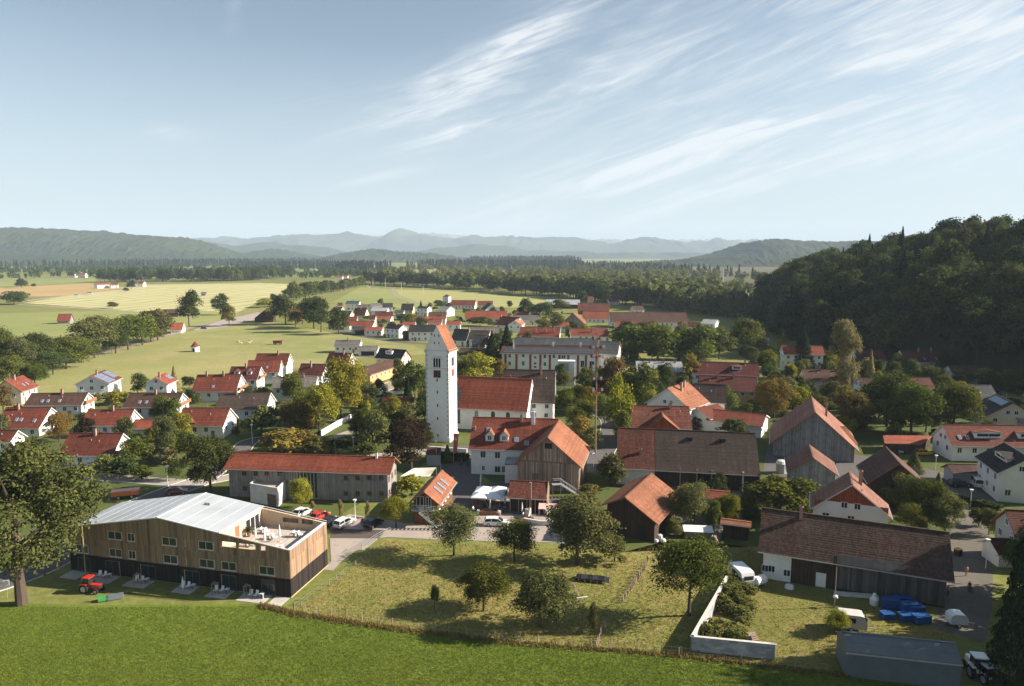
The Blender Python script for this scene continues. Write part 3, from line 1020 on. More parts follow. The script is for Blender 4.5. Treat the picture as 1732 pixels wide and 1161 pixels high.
far('dark red gable house squeezed between the estate and the front row', (624.5, 533.5), (636, 533.5), (630, 541), roof='darkred', p=40)
far('small dark roofed house left of the back estate row', (571, 519.5), (580, 519.8), (576, 525.5), roof='dark', p=36)
far('pale flat garage row in front of the black roofed double gables', (629, 521), (657, 521), (645, 526), roof='metal', p=18, Hr=5, name='garage', cat='garage', win=None)
far('dark carport attached left of the red double garage', (601, 553.5), (618, 553.5), (610, 559), roof='darkbrown', wall='darkwood', p=20, Hr=4.5, name='carport', cat='carport', win=None)
# --- brewery district and south-east
GE = 'houses of the eastern quarter'
def est(label, A, B, E, **k):
    k.setdefault('Hr', 8.5); k.setdefault('group', GE); k.setdefault('roof', 'red')
    return house(label, A, B, E, **k)
est('old parish building with huge brown roof and white stepped gable behind the nave', (851.5, 625), (939.8, 626.4), (930.5, 683), Hr=16, p=52, roof='darkbrown', wall='white', chim=[(.45, .12)], group=None)
H = est('red roofed stable with wood-faced cross gable in the brewery yard', (1065.7, 686.2), (1165.5, 687.8), (1168.6, 726), Hr=9.5, p=40, roof='oldred', chim=[(.35, .1)])
H = est('low house with orange and dark roof and brown board gable', (1121.9, 705.5), (1116.7, 687.8), (1163.4, 728.4), Hr=8.2, p=38, roof='orange', wall='redwood', name='house')
H = est('white inn annex with broad orange roof and paired gable windows', (1129, 656.7), (1163.4, 646.3), (1202, 680.6), Hr=11.5, p=36, roof='orange', wall='white', chim=[(-.2, .25), (.3, .15)])
H = est('steep dark brown roofed house with white side gable and conservatory', (1173.8, 648.3), (1229, 651), (1223.7, 682.6), Hr=10.5, p=46, roof='darkbrown', wall='white')
H = est('ochre house with long dull red roof and glowing end gable', (1182, 635.2), (1279.8, 638), (1269.4, 661.9), G=(1255, 684), p=40, roof='darkred', wall='ochre', chim=[(-.35,), (.2,)])
H = est('long dark red roofed building with white dormer at the back of the brewery', (1169.7, 611), (1283, 615), (1227.9, 634.8), Hr=10, p=36, roof='darkred', wall='white', chim=[(.6, .05)])
dormer(H, .35, .55, 3.4, 1.2, roof='brightred', pitch=15, win=(2.4, .8))
H = est('long building with pale sheet metal ridge and red roof left of the yellow poplar', (1075, 611), (1153, 612), (1103, 628.6), Hr=9, p=24, roof='metal', wall='ochre', chim=[(-.4,), (.2,), (.7,)])
H = est('low spreading red workshop roofs below the white inn annex', (1203, 692), (1297, 702), (1250, 717), Hr=5.5, p=18, roof='red', wall='white', win=None, name='workshop', cat='workshop')
H = est('low hipped red workshop roof next to the inn annex', (1178, 690), (1215, 684), (1222, 706), Hr=6.2, p=24, roof='red', wall='white', win=None, name='workshop', cat='workshop')
H = est('large grey boarded barn with sunlit pink roof edge and red chimney', (1379.3, 698), (1373, 671.2), (1450, 756.4), Hr=11.9, p=41, roof='rose', wall='greywood', name='barn', cat='barn', win=None, oh=.9, og=1.0, group='barns')
chimney(H, -.1, .3, h=0.4, w=.5, side=-1)
window(H.o, -H.hl if (H.o.matrix_world.to_3x3() @ Vector((1, 0, 0))).y > 0 else H.hl, 0, H.wz + 2.2, 0, 1.2, 1.0)
H = est('open lean-to with white posts and red roof against the large grey barn', (1404, 722), (1431, 722), (1471, 751), Hr=6.2, p=22, roof='orange', wall='darkwood', name='lean_to', cat='shed', win=None, group='barns')
H = est('small grey boarded barn with two-tone orange roof', (1376, 775), (1369.4, 752.4), (1415.8, 797.7), Hr=9.5, p=34, roof='rose', wall='greywood', name='barn', cat='barn', win=None, group='barns')
H = est('dark barn with deep shaded brown roof and thin lit edge', (1522, 784), (1498.4, 755.8), (1469, 820.3), Hr=9.5, p=40, roof='brown', wall='darkwood', name='barn', cat='barn', win=None, group='barns')
H = est('white house with rust-brown boarded gable and three gable windows', (1441.8, 820.3), (1437.3, 797.7), (1508.6, 877), Hr=11.5, p=39, roof='rose', wall='white', chim=[(.25, .25)], gable_wall='white', loft=True)
HG = H
H = est('terraced white house with tiled red roof, skylights and long dormer', (1593.4, 718.4), (1745, 720), (1601.7, 755), G=(1602.7, 780), p=40, roof='red', wall='white', sky=[(-.75, .6), (-.58, .6)])
dormer(H, -.12, .62, 6.5, 1.4, roof='red', pitch=9, win=(5.6, .8)); dormer(H, .75, .62, 4.5, 1.4, roof='red', pitch=9, win=(3.6, .8))
H = est('white house with wide charcoal roof and long pale dormer band', (1742, 776), (1698, 748.8), (1703, 812.6), Hr=9.5, p=33, roof='dark', wall='white')
dormer(H, .1, .55, 6.0, .9, roof='dark', pitch=12, wall='pink', win=(4.6, .6))
H = est('low garage with brown tiled roof opposite the charcoal roofed house', (1601.4, 785), (1651.4, 785.9), (1629, 801), G=(1612, 818), p=30, roof='brown', wall='gray', name='garage', cat='garage', win=None)
H = est('house with black roof, row of solar panels and cream gable', (1715, 681.6), (1683.8, 667), (1671, 705), Hr=9, p=32, roof='dark', wall='cream', solar=[(-.8, .7, .05, .35, 8, 1)])
H = est('pale sheet roof shed beside the cream gable', (1702, 694), (1745, 694), (1720, 713), Hr=6, p=18, roof='metal', wall='gray', name='shed', cat='shed', win=None)
H = est('dark grey roofed house with one skylight beside the tall maples', (1627.7, 651.5), (1676.5, 651.5), (1658.9, 676.4), Hr=8.5, p=40, roof='slate', wall='pink', sky=[(-.1, .6)])
H = est('cream two-storey house with plain brownish-red roof and two window pairs', (1355.6, 624.7), (1415.7, 625.2), (1412.8, 645.5), G=(1400, 664), p=35, roof='brown', wall='cream', chim=[(.0,)])
H = est('white villa with red roof half hidden by a dark spruce', (1322, 584), (1391, 585), (1345, 600), Hr=11, p=40, roof='brightred')
H = est('long white farmhouse with dark red roof at the foot of the wooded hill', (1521.7, 592.8), (1597.5, 592.8), (1559, 613), Hr=9, p=40, roof='darkred', chim=[(-.2,), (.35,)], sky=[(-.1, .7), (.45, .7)])
H = est('low brown-red roof in the shade right of the long farmhouse', (1602.7, 618.6), (1652.6, 619), (1627.7, 630.7), Hr=6.5, p=34, roof='brown')
H = est('shaded dark red roof between the tall birch and the farmhouse', (1442.7, 592), (1492.6, 592), (1476, 612), Hr=8.5, p=40, roof='darkred')
H = est('small red roofed cottage between the big maples', (1528, 638.6), (1572.6, 638.6), (1563, 658.7), Hr=8, p=40, roof='darkred')
H = est('small brown roofed cottage with white wall beside the round copper maple', (1450, 639.6), (1476, 639.6), (1461.4, 659.8), Hr=8, p=40, roof='brown')
H = est('brown roofed bungalow just visible above shrubs near the spruce', (1284, 563), (1300, 563), (1292, 571), Hr=7, p=35, roof='brown')
H = est('white house with maroon ribbed roof at the right edge', (1699.8, 862), (1830, 869), (1702, 910), Hr=8.5, p=40, roof='darkred', wall='gray')
H = est('small white garage with maroon ribbed roof at the right edge', (1672, 910.9), (1722, 912), (1690.7, 939), G=(1690, 960), p=30, roof='darkred', wall='white', name='garage', cat='garage', win=None)

# --- outlying farms, huts
GO = 'farm buildings scattered over the fields'
def out(label, A, B, E, **k):
    k.setdefault('group', GO); k.setdefault('name', 'hay_barn'); k.setdefault('cat', 'barn'); k.setdefault('win', None); k.setdefault('wall', 'greywood')
    return house(label, A, B, E, **k)
out('lone grey hay barn with red roof in the left pasture', (98.5, 531.5), (121.5, 531), (114.3, 543), G=(112, 548), roof='red', p=42)
out('hut with bright orange roof and one white wall beside the avenue', (289.7, 546.5), (311, 546), (306.6, 558.7), G=(308, 564), roof='brightred', wall='white', p=32)
out('long dark open shed with red-brown roof under the lone field tree', (278, 523.7), (302.7, 523.2), (286, 529.4), G=(290, 536.5), roof='brown', wall='darkwood', p=25)
out('dark timber barn with gable to the meadow beside the oak group', (445.5, 526.5), (449, 523.8), (465, 536.7), Hr=8.5, roof='darkbrown', wall='darkwood', p=38)
out('tiny grey hay hut alone in the striped hayfield', (340, 494.3), (349, 494.2), (347, 497), Hr=4.5, roof='gray', p=35)
far('red roofed farmhouse of the lone farm in the plain', (161, 479), (182, 478.2), (176.7, 482), Hr=8, p=34, group=GO)
far('red roofed barn adjoining the lone farm in the plain', (187, 478.5), (200, 478.3), (194, 482), Hr=8, p=34, group=GO)
far('small white cottage with red roof right of the lone farm', (235, 476.4), (244.5, 476.4), (239, 480.4), Hr=8, p=34, group=GO)
for i, (x, y, t) in enumerate(((124, 461.5, 'far red roofed house left of the distant spire'), (133, 461, 'far red roofed house below the distant spire'), (141, 462, 'far red roofed house right of the distant spire'),
                               (372, 459.5, 'long pale far building at the dark wood edge'), (388, 460.5, 'second pale far building at the dark wood edge'), (575, 466.5, 'low far red roofed shed in front of the conifer wood'), (584, 465.5, 'upper far red roofed shed before the conifer wood'))):
    far(t, (x - 4, y), (x + 5, y), (x + 1, y + 3.0), Hr=10, p=36, group=GO, roof='brightred' if i not in (3, 4) else 'gray', win=None)
# ------------------------------------------------------------------ large individual buildings
def on_wall(H, px, py, face='f'):
    """local coordinates of a photo pixel on a wall of a house (f front, r/l the gables)"""
    r = ray(px, py)
    o = Vector((0, 0, CAMH))
    a = H.o.rotation_euler.z
    ex, ey = Vector((math.cos(a), math.sin(a), 0)), Vector((-math.sin(a), math.cos(a), 0))
    c = Vector(H.o.location)
    if face == 'f':
        n, d0 = ey, -H.hw
    elif face == 'r':
        n, d0 = ex, H.hl
    else:
        n, d0 = ex, -H.hl
    t = (d0 - (o - c).dot(n)) / r.dot(n)
    P = o + r * t - c
    return P.dot(ex), P.dot(ey), P.z


def win_at(H, px, py, w=1.1, h=1.3, face='f', **k):
    x, y, z = on_wall(H, px, py, face)
    rot = {'f': 0, 'r': math.pi / 2, 'l': -math.pi / 2}[face]
    return window(H.o, x, y, max(z - h / 2, .2), rot, w, h, **k)


def clad(parent, name, p0, xdir, length, zb, zt, holes, bw, m, out, proud=0.035, kind='stuff', jitter=0.012, gap=0.012, split=None):
    """vertical boards, each its own thin box: p0 start, xdir unit vector, zb/zt functions of distance, holes (x0,x1,z0,z1)"""
    rr = random.Random(11)
    mb = MB()
    n = max(1, round(length / bw))
    w = length / n
    xdir, out, p0 = Vector(xdir), Vector(out), Vector(p0)
    for i in range(n):
        a, c = i * w + gap / 2, (i + 1) * w - gap / 2
        mid = (a + c) / 2
        iv = [(zb(mid), min(zt(a), zt(c)))]
        for (h0, h1, z0, z1) in holes:
            if h0 < mid < h1:
                iv = [q for s, e in iv for q in ((s, min(e, z0)), (max(s, z1), e)) if q[1] - q[0] > 0.04]
        if split:
            iv = [q for s, e in iv for q in ((s, min(e, split)), (max(s, split), e)) if q[1] - q[0] > 0.04]
        for s, e in iv:
            d = proud + rr.uniform(-jitter, jitter)
            tn = rr.random()
            e -= 0.012
            top_a, top_c = (zt(a) - 0.012, zt(c) - 0.012) if abs(e - min(zt(a), zt(c))) < 0.03 else (e, e)
            A = p0 + xdir * a
            B = p0 + xdir * c
            F = [A + Vector((0, 0, s)) + out * d, B + Vector((0, 0, s)) + out * d, B + Vector((0, 0, top_c)) + out * d, A + Vector((0, 0, top_a)) + out * d]
            K = [q - out * d for q in F]
            uo = i * w
            mb.poly(F, 0, [(uo + .01, s), (uo + w - .01, s), (uo + w - .01, top_c), (uo + .01, top_a)], tint=tn)
            mb.poly([K[0], F[0], F[3], K[3]], 0, tint=tn)
            mb.poly([F[1], K[1], K[2], F[2]], 0, tint=tn)
            mb.poly([F[3], F[2], K[2], K[3]], 0, tint=tn)
            mb.poly([K[0], K[1], F[1], F[0]], 0, tint=tn)
    o = mb.build(name, m, parent)
    if kind:
        o['kind'] = kind
    return o


# ---- timber hotel in the foreground
M_larch = board_mat("larch_boards", (0.265, 0.175, 0.112), bw=5.0, amt=0.0, grain=0.22, tint=0.27, second=((0.20, 0.155, 0.115), 0.35, 0.5, 0.75))
M_char = board_mat("charred_boards", (0.024, 0.019, 0.017), bw=5.0, amt=0.0, grain=0.4, tint=0.35, second=((0.045, 0.034, 0.028), 0.4, 0.5, 0.8))
M_membrane = mat("roof_membrane", (0.37, 0.40, 0.43), rough=0.6, var=0.07, scale=0.25, second=((0.30, 0.33, 0.36), 0.12, 0.5, 0.7))
M_zinc = mat("zinc_edge", (0.62, 0.64, 0.66), rough=0.4, var=0.06)
M_pale = board_mat("pale_boards", (0.56, 0.42, 0.29), bw=0.2, amt=0.08, grain=0.12)
M_deck = board_mat("terrace_deck", (0.46, 0.40, 0.34), bw=0.3, amt=0.1)
HOTEL_O, HOTEL_R = Vector((-32.4, 96.8, 0)), R(-13.5)
hotel = thing('hotel', 'modern timber clad hotel with black ground floor, grey folded roof and roof terrace', 'hotel', HOTEL_O, HOTEL_R)
HL, HD = 39.0, 11.0
UR, ZC, ZR, ZL = 22.1, 7.28, 10.15, 7.07
def hroof(u):
    return ZC + (ZR - ZC) * u / UR if u < UR else ZR + (ZL - ZR) * (u - UR) / (HL - UR)
Z1, TF, UT = 2.84, 5.9, 11.4
core = MB()
for y, s in ((0, 1), (HD, -1)):
    P = [(-HL, y, 0), (0, y, 0), (0, y, ZC - .04), (-UR, y, ZR - .04), (-HL, y, ZL - .04)]
    # front and back walls of the closed part plus the parapet in front of the terrace, with its openings
    holes = [(8.8, 11.3), (5.4, 8.4), (3.9, 4.8)] if y == 0 else [(2.2, 4.2), (4.8, 7.6)]
    us = [0] + sorted(sum(([a, c] for a, c in holes), [])) + [UT, UR, HL]
    for a, c in zip(us, us[1:]):
        hole = (a, c) in holes
        spans = [(0, 6.75), (7.55, None)] if hole else [(0, None)]
        for z0, z1 in spans:
            if hole and z1 is None and hroof(c) - .04 < z0 + .1:
                continue
            za, zc = (hroof(a) - .04 if z1 is None else z1), (hroof(c) - .04 if z1 is None else z1)
            y0, y1 = (0.0, 0.3) if y == 0 else (HD - 0.3, HD)
            q = [(-c, y0, z0), (-a, y0, z0), (-a, y0, za), (-c, y0, zc)]
            w = [(-c, y1, z0), (-a, y1, z0), (-a, y1, za), (-c, y1, zc)]
            core.poly(q)
            core.poly(w[::-1])
            core.poly([q[3], q[2], w[2], w[3]])
            core.poly([q[0], w[0], w[1], q[1]])
core.box(-0.3, 0.302, 0, 0, HD - 0.302, ZC - .04)
core.box(-HL, 0.302, 0, -HL + .3, HD - 0.302, ZL - .04)
core.build('wall', M_pale, hotel)
# roof slabs
rf = MB()
for u0, u1 in ((UT, UR), (UR, HL + .15)):
    q = [(-u1, -.18, hroof(u1)), (-u0, -.18, hroof(u0)), (-u0, HD + .18, hroof(u0)), (-u1, HD + .18, hroof(u1))]
    up = [Vector(p) + Vector((0, 0, .16)) for p in q]
    rf.poly(up, 0)
    rf.poly([Vector(p) for p in q[::-1]], 1)
    for i in range(4):
        j = (i + 1) % 4
        rf.poly([q[i], q[j], up[j], up[i]], 1)
roof = rf.build('roof', [M_membrane, M_zinc], hotel)
tr = MB()
for u in (UT + .05, UR):          # bright standing edge and ridge strips
    z = hroof(u) + .16
    tr.box(-u - .13, -.2, z - .02, -u + .13, HD + .2, z + .05)
for k in range(1, 12):            # membrane seams
    u = UT + (HL - UT) * k / 12
    if abs(u - UR) > .6:
        z = hroof(u) + .16
        tr.box(-u - .02, -.17, z - .03, -u + .02, HD + .17, z + .012)
for y in (-.2, HD + .12):
    for a, c in ((0.0, UT), (UT, UR), (UR, HL + .15)):
        tr.bar((-a, y + .04, hroof(a) + .15), (-c, y + .04, hroof(c) + .15), .1, .06)
tr.build('edge_strip', M_zinc, roof)
sk = MB()
for q in range(3):
    sk.tube((-18.6 - q * .35, 7.2, hroof(18.6) - .02), (-18.6 - q * .35, 7.2, hroof(18.6) + .55), .1, .1, 8)
sk.build('vent_pipe', M_black, roof)
# terrace
tm = MB()
tm.box(-UT, .31, TF - .2, -.31, HD - .31, TF)
tm.build('terrace_floor', M_deck, hotel)
tw = MB()
tw.poly([(-UT - .02, .31, TF), (-UT - .02, HD - .31, TF), (-UT - .02, HD - .31, hroof(UT) - .02), (-UT - .02, .31, hroof(UT) - .02)][::-1])
tw.build('inner_wall', M_pale, hotel)
for y0, y1, mm in ((6.2, 9.8, M_glass), (3.6, 4.6, M_trim)):
    g = MB()
    g.box(-UT - .02, y0, TF + .02, -UT + .03, y1, TF + 2.35)
    d = g.build('terrace_door', mm, hotel)
    if mm is M_glass:
        f = MB()
        for k in range(4):
            yy = y0 + (y1 - y0) * k / 3
            f.box(-UT - .01, yy - .05, TF + .02, -UT + .09, yy + .05, TF + 2.4)
        f.box(-UT - .01, y0 - .05, TF + 2.35, -UT + .09, y1 + .05, TF + 2.45)
        f.build('frame', M_frame, d)
cp = MB()
cp.box(-.42, .1, ZC - .03, .1, HD - .1, ZC + .05)
cp.build('parapet_cap', M_zinc, hotel)
# cladding
UP = [(28.9, 31.45), (26.55, 27.85), (19.05, 21.6), (12.65, 15.2)]
LOW = [(35.4, 37.7), (29.1, 31.4), (26.6, 27.85), (19.05, 21.55), (12.65, 15.2), (8.9, 11.4), (2.5, 5.05)]
SH = [(17.6, 18.35), (15.9, 16.6)]
SHL = SH + [(7.2, 7.9), (5.9, 6.55), (33.4, 34.1)]
UZ, LZ = (5.95, 7.25), (3.1, 4.42)
holes = [(HL - b_, HL - a_, *UZ) for a_, b_ in UP + SH] + [(HL - b_, HL - a_, *LZ) for a_, b_ in LOW + SHL]
holes += [(HL - b_, HL - a_, 6.75, 7.55) for a_, b_ in ((8.8, 11.3), (5.4, 8.4), (3.9, 4.8))]
clad(hotel, 'cladding', (-HL, 0, 0), (1, 0, 0), HL, lambda x: Z1, lambda x: hroof(HL - x) - .03, holes, .29, M_larch, (0, -1, 0), split=5.55)
clad(hotel, 'cladding', (0, 0, 0), (0, 1, 0), HD, lambda x: Z1, lambda x: ZC - .03, [], .29, M_larch, (1, 0, 0), split=5.55)
clad(hotel, 'cladding', (0, HD, 0), (-1, 0, 0), HL, lambda x: Z1, lambda x: hroof(x) - .03, [], .5, M_larch, (0, 1, 0), split=5.55)
GW = [(2.5, 4.8), (9.0, 11.5), (15.3, 17.9), (23.2, 25.8), (29.8, 32.4), (35.2, 37.6)]
clad(hotel, 'base_cladding', (-HL, 0, 0), (1, 0, 0), HL, lambda x: .05, lambda x: Z1, [(HL - b_, HL - a_, .1, 2.35) for a_, b_ in GW], .29, M_char, (0, -1, 0))
clad(hotel, 'base_cladding', (0, 0, 0), (0, 1, 0), HD, lambda x: .12, lambda x: Z1, [], .29, M_char, (1, 0, 0))
pl = MB()
pl.box(-.2, -.05, 0, .09, HD + .05, .1)
pl.build('plinth', M_pale, hotel)
M_dkf = mat("window_frame_dark", (0.10, 0.095, 0.09), var=.1)
M_wing = mat("window_frame_pale", (0.60, 0.56, 0.50), var=0.05)
for rng_, z in ((UP, UZ), (LOW, LZ)):
    for a_, b_ in rng_:
        window(hotel, -(a_ + b_) / 2, -.0, z[0], 0, b_ - a_, z[1] - z[0], frame=M_wing)
for rng_, z in ((SH, UZ), (SHL, LZ)):
    for a_, b_ in rng_:
        s = MB()
        s.box(-b_ + .03, -.03, z[0] + .02, -a_ - .03, .0, z[1] - .02)
        s.build('shutter', M_larch, hotel)
for a_, b_ in GW:
    window(hotel, -(a_ + b_) / 2, -.0, .12, 0, b_ - a_, 2.2, frame=M_dkf)
def hot(u, v, z=0.0):
    a = HOTEL_R
    return HOTEL_O + Vector((math.cos(a) * -u - math.sin(a) * v, math.sin(a) * -u + math.cos(a) * v, z))
FOOT.append(((hot(19.5, 5.5)).x, (hot(19.5, 5.5)).y, math.cos(HOTEL_R), math.sin(HOTEL_R), 20, 6.5))

# ---- long grey building with red tile roof
H = house('long grey boarded building with red tiled roof, small square windows and a glazed stair', (392.8, 765.3), (668.9, 773.8), (655.6, 802.2), G=(656.8, 849.7), p=30, roof='brightred', wall='greywood', name='community_hall', cat='building', group=None, win=None, oh=.7, og=.8)
RM['_']=None
for px in (585, 605, 625, 645):
    win_at(H, px, 808.5, .95, .95, frame=M_trim); win_at(H, px, 834.5, .95, .95, frame=M_trim)
for px in (413, 432.6, 451, 473):
    win_at(H, px, 801, .95, .95, frame=M_trim)
win_at(H, 414, 826, .95, .95, frame=M_trim)
xa = on_wall(H, 502, 810)[0]; xb = on_wall(H, 537, 810)[0]
for i in range(6):
    w_ = (xb - xa) / 6
    window(H.o, xa + w_ * (i + .5), -H.hw, .3, 0, w_ * .94, H.wz - .6, two=False, frame=M_steel)
for c in (-2.3, 0, 2.3):
    for z in (1.2, 4.0):
        window(H.o, H.hl, c, z, math.pi / 2, .9, 1.2, frame=M_trim)
chimney(H, .78, .08, h=.8, w=.4, m=M_whitep)
HGREY = H
# white annex with parapet
fl, fr, br = at(424, 849), at(471, 858), at(489, 838)
bl = fl + (br - fr)
ax = thing('white_annex', 'white board-formed concrete entrance cube with sunken flat roof before the grey hall', 'annex', (0, 0, 0))
zt_ = at_depth(466.5, 826, fr.y).z
mb = MB()
ring = [fl, fr, br, bl]
cen = sum(ring, Vector()) / 4
inn = [cen + (q - cen) * .93 for q in ring]
for i in range(4):
    j = (i + 1) % 4
    mb.poly([ring[i], ring[j], ring[j] + Vector((0, 0, zt_)), ring[i] + Vector((0, 0, zt_))])
    mb.poly([inn[j] + Vector((0, 0, zt_ - .6)), inn[i] + Vector((0, 0, zt_ - .6)), inn[i] + Vector((0, 0, zt_)), inn[j] + Vector((0, 0, zt_))])
    mb.poly([ring[i] + Vector((0, 0, zt_)), ring[j] + Vector((0, 0, zt_)), inn[j] + Vector((0, 0, zt_)), inn[i] + Vector((0, 0, zt_))])
mb.build('wall', mat("white_concrete", (0.62, 0.62, 0.62), var=0.16, scale=1.2, second=((0.45, 0.44, 0.43), 0.6, 0.5, 0.8)), ax)
mb = MB()
mb.poly([q + Vector((0, 0, zt_ - .598)) for q in inn])
mb.build('roof', mat("gravel_roof", (0.46, 0.36, 0.27), var=0.2, scale=3), ax)
dv = (fr - fl).normalized(); dn = Vector((dv.y, -dv.x, 0))
mb = MB()
q0 = fl + (fr - fl) * .62 + dn * .03; q1 = fl + (fr - fl) * .93 + dn * .03
mb.poly([q0 + Vector((0, 0, .02)), q1 + Vector((0, 0, .02)), q1 + Vector((0, 0, 2.4)), q0 + Vector((0, 0, 2.4))])
mb.poly([q0 - dn * .02 + Vector((0, 0, 2.4)), q0 + Vector((0, 0, 2.4)), q1 + Vector((0, 0, 2.4)), q1 - dn * .02 + Vector((0, 0, 2.4))])
mb.build('door', mat("bronze_door", (0.16, 0.11, 0.08), rough=.4), ax)
FOOT.append((cen.x, cen.y, 1, 0, 4.5, 4.5))

# ---- church
TR = R(-15.0)
tdx, tdy = Vector((math.cos(TR), math.sin(TR), 0)), Vector((-math.sin(TR), math.cos(TR), 0))
TS = 6.45
tfr = at(760, 748.7)
tc_ = tfr - tdx * TS / 2 + tdy * TS / 2
church = thing('church', 'white village church with tall saddle-roofed tower and long red nave roof', 'church', (tc_.x, tc_.y, 0), TR)
tz = lambda py: at_depth(740, py, tc_.y - 3).z
ZE, ZA = tz(591.5), tz(551.2)
mb = MB()
s = TS / 2
mb.poly([(-s, -s, 0), (s, -s, 0), (s, -s, ZE), (0, -s, ZA - .25), (-s, -s, ZE)])
mb.poly([(s, s, 0), (-s, s, 0), (-s, s, ZE), (0, s, ZA - .25), (s, s, ZE)])
mb.poly([(s, -s, 0), (s, s, 0), (s, s, ZE), (s, -s, ZE)])
mb.poly([(-s, s, 0), (-s, -s, 0), (-s, -s, ZE), (-s, s, ZE)])
mb.box(-s - .25, -s - .25, 0, s + .25, s + .25, 1.3)
tower = mb.build('tower', WM['white'], church)
rb = MB()
ov = .35
sl_ = (ZA - ZE) / s
for sx in (-1, 1):
    nseg = 26
    for i in range(nseg):
        t0, t1 = i / nseg, (i + 1) / nseg
        X0, X1 = sx * (s + ov) * t0, sx * (s + ov) * t1
        zz0, zz1 = ZA - abs(X0) * sl_, ZA - abs(X1) * sl_ + .05
        P = [(X1, -s - .06, zz1), (X0, -s - .06, zz0), (X0, s + .06, zz0), (X1, s + .06, zz1)]
        uv = [(-s, -t1 * 8), (-s, -t0 * 8), (s, -t0 * 8), (s, -t1 * 8)]
        rb.poly(P if sx < 0 else P[::-1], 0, uv if sx < 0 else uv[::-1])
        rb.poly([(X1, -s - .06, zz1), (X1, s + .06, zz1), (X1, s + .06, zz1 - .05), (X1, -s - .06, zz1 - .05)], 0)
    e = [(sx * (s + ov), -s - .06, ZA - (s + ov) * sl_ - .15), (0, -s - .06, ZA - .15), (0, s + .06, ZA - .15), (sx * (s + ov), s + .06, ZA - (s + ov) * sl_ - .15)]
    rb.poly(e, 1)
    rb.poly([e[0], e[1], (0, -s - .06, ZA), (sx * (s + ov), -s - .06, ZA - (s + ov) * sl_)], 1)
rb.build('roof', [RM['orange'], M_trimw], church)
qm = MB()
k = 0
z = 1.4
while z < ZE - .5:
    for cx, cy in ((-s, -s), (s, -s), (s, s)):
        w_ = .52 if k % 2 else .26
        qm.box(cx - (w_ if cx > 0 else .03), cy - .03 if cy < 0 else cy - w_, z, cx + (.03 if cx > 0 else w_), cy + w_ if cy < 0 else cy + .03, z + .36)
    k += 1
    z += .62
q_ = qm.build('quoin_stones', mat("quoin_grey", (0.33, 0.32, 0.33), var=.15), church)
q_['kind'] = 'stuff'
bd = MB()
for zz in (tz(593.5), tz(623.8)):
    bd.box(-s - .1, -s - .1, zz, s + .1, s + .1, zz + .18)
bd.build('string_course', M_lime, church)
def arch(mb, x, y, z0, w, h, axis='x', m=0, d=.06):
    n = 6
    pts = [(-w / 2, 0), (w / 2, 0)] + [(w / 2 * math.cos(math.pi * i / n), h - w / 2 + w / 2 * math.sin(math.pi * i / n)) for i in range(n + 1)]
    if axis == 'x':
        mb.poly([(x + a, y - d, z0 + b_) for a, b_ in pts], m)
    else:
        mb.poly([(x + d, y + a, z0 + b_) for a, b_ in pts], m)
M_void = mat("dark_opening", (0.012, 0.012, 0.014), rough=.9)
zb0, zb1 = tz(621.5), tz(606)
for i in (-1, 0, 1):
    m_ = MB(); arch(m_, i * .72, -s, zb0, .5, zb1 - zb0, 'x'); m_.build('belfry_opening', M_void, church)
    m_ = MB(); arch(m_, s, i * .72, zb0, .5, zb1 - zb0, 'y'); m_.build('belfry_opening', M_void, church)
m_ = MB()
m_.box(-1.35, -s - .16, zb1 + .25, 1.35, -s, zb1 + .45); m_.box(-1.7, -s - .12, zb1 - .35, -1.25, -s, zb1 - .15); m_.box(1.25, -s - .12, zb1 - .35, 1.7, -s, zb1 - .15)
m_.box(s, -1.35, zb1 + .25, s + .16, 1.35, zb1 + .45)
m_.build('hood_mould', M_lime, church)
M_clock = mat("clock_face_dark", (0.05, 0.022, 0.018), rough=.6)
M_gold = mat("clock_gilding", (0.55, 0.30, 0.08), rough=.4)
M_redp = mat("clock_red", (0.32, 0.06, 0.04), rough=.6)
zc_ = (tz(639) + tz(626.5)) / 2
for face in ('f', 'r'):
    cm = MB()
    hw_ = .98
    if face == 'f':
        cm.box(-hw_, -s - .07, zc_ - hw_, hw_, -s - .001, zc_ + hw_)
    else:
        cm.box(s + .001, -hw_, zc_ - hw_, s + .07, hw_, zc_ + hw_)
    c_ = cm.build('clock', M_clock if face == 'f' else M_redp, church)
    hm = MB()
    def pt(a, r_, dd=.085):
        return Vector((r_ * math.sin(a), -s - dd, zc_ + r_ * math.cos(a))) if face == 'f' else Vector((s + dd, r_ * math.sin(a), zc_ + r_ * math.cos(a)))
    for kk in range(12):
        hm.bar(pt(kk * math.pi / 6, .68), pt(kk * math.pi / 6, .9), .07, .02)
    c_k = hm.build('hour_marks', M_gold, c_)
    hm = MB(); hm.bar(pt(0, 0, .1), pt(2.2, .5, .1), .09, .02); hm.bar(pt(0, 0, .1), pt(.6, .78, .1), .06, .02)
    hm.build('clock_hand', M_gold, c_)
for py in (643, 663.5, 686, 708, 737):
    m_ = MB(); m_.box(-.16, -s - .02, tz(py + 2.5), .16, -s + .05, tz(py - 2.5)); m_.build('slit_window', M_void, church)
for py in (568, 580.5):
    for xx in (-.62, .62):
        m_ = MB(); m_.box(xx - .13, -s - .02, tz(py + 2), xx + .13, -s + .05, tz(py - 2)); m_.build('slit_window', M_void, church)
cr = MB(); cr.tube((0, 0, ZA - .1), (0, 0, ZA + 1.5), .05, .03, 6); cr.bar((-.35, 0, ZA + 1.1), (.35, 0, ZA + 1.1), .07)
cr.build('cross', M_black, church)
FOOT.append((tc_.x, tc_.y, 1, 0, 5, 5))
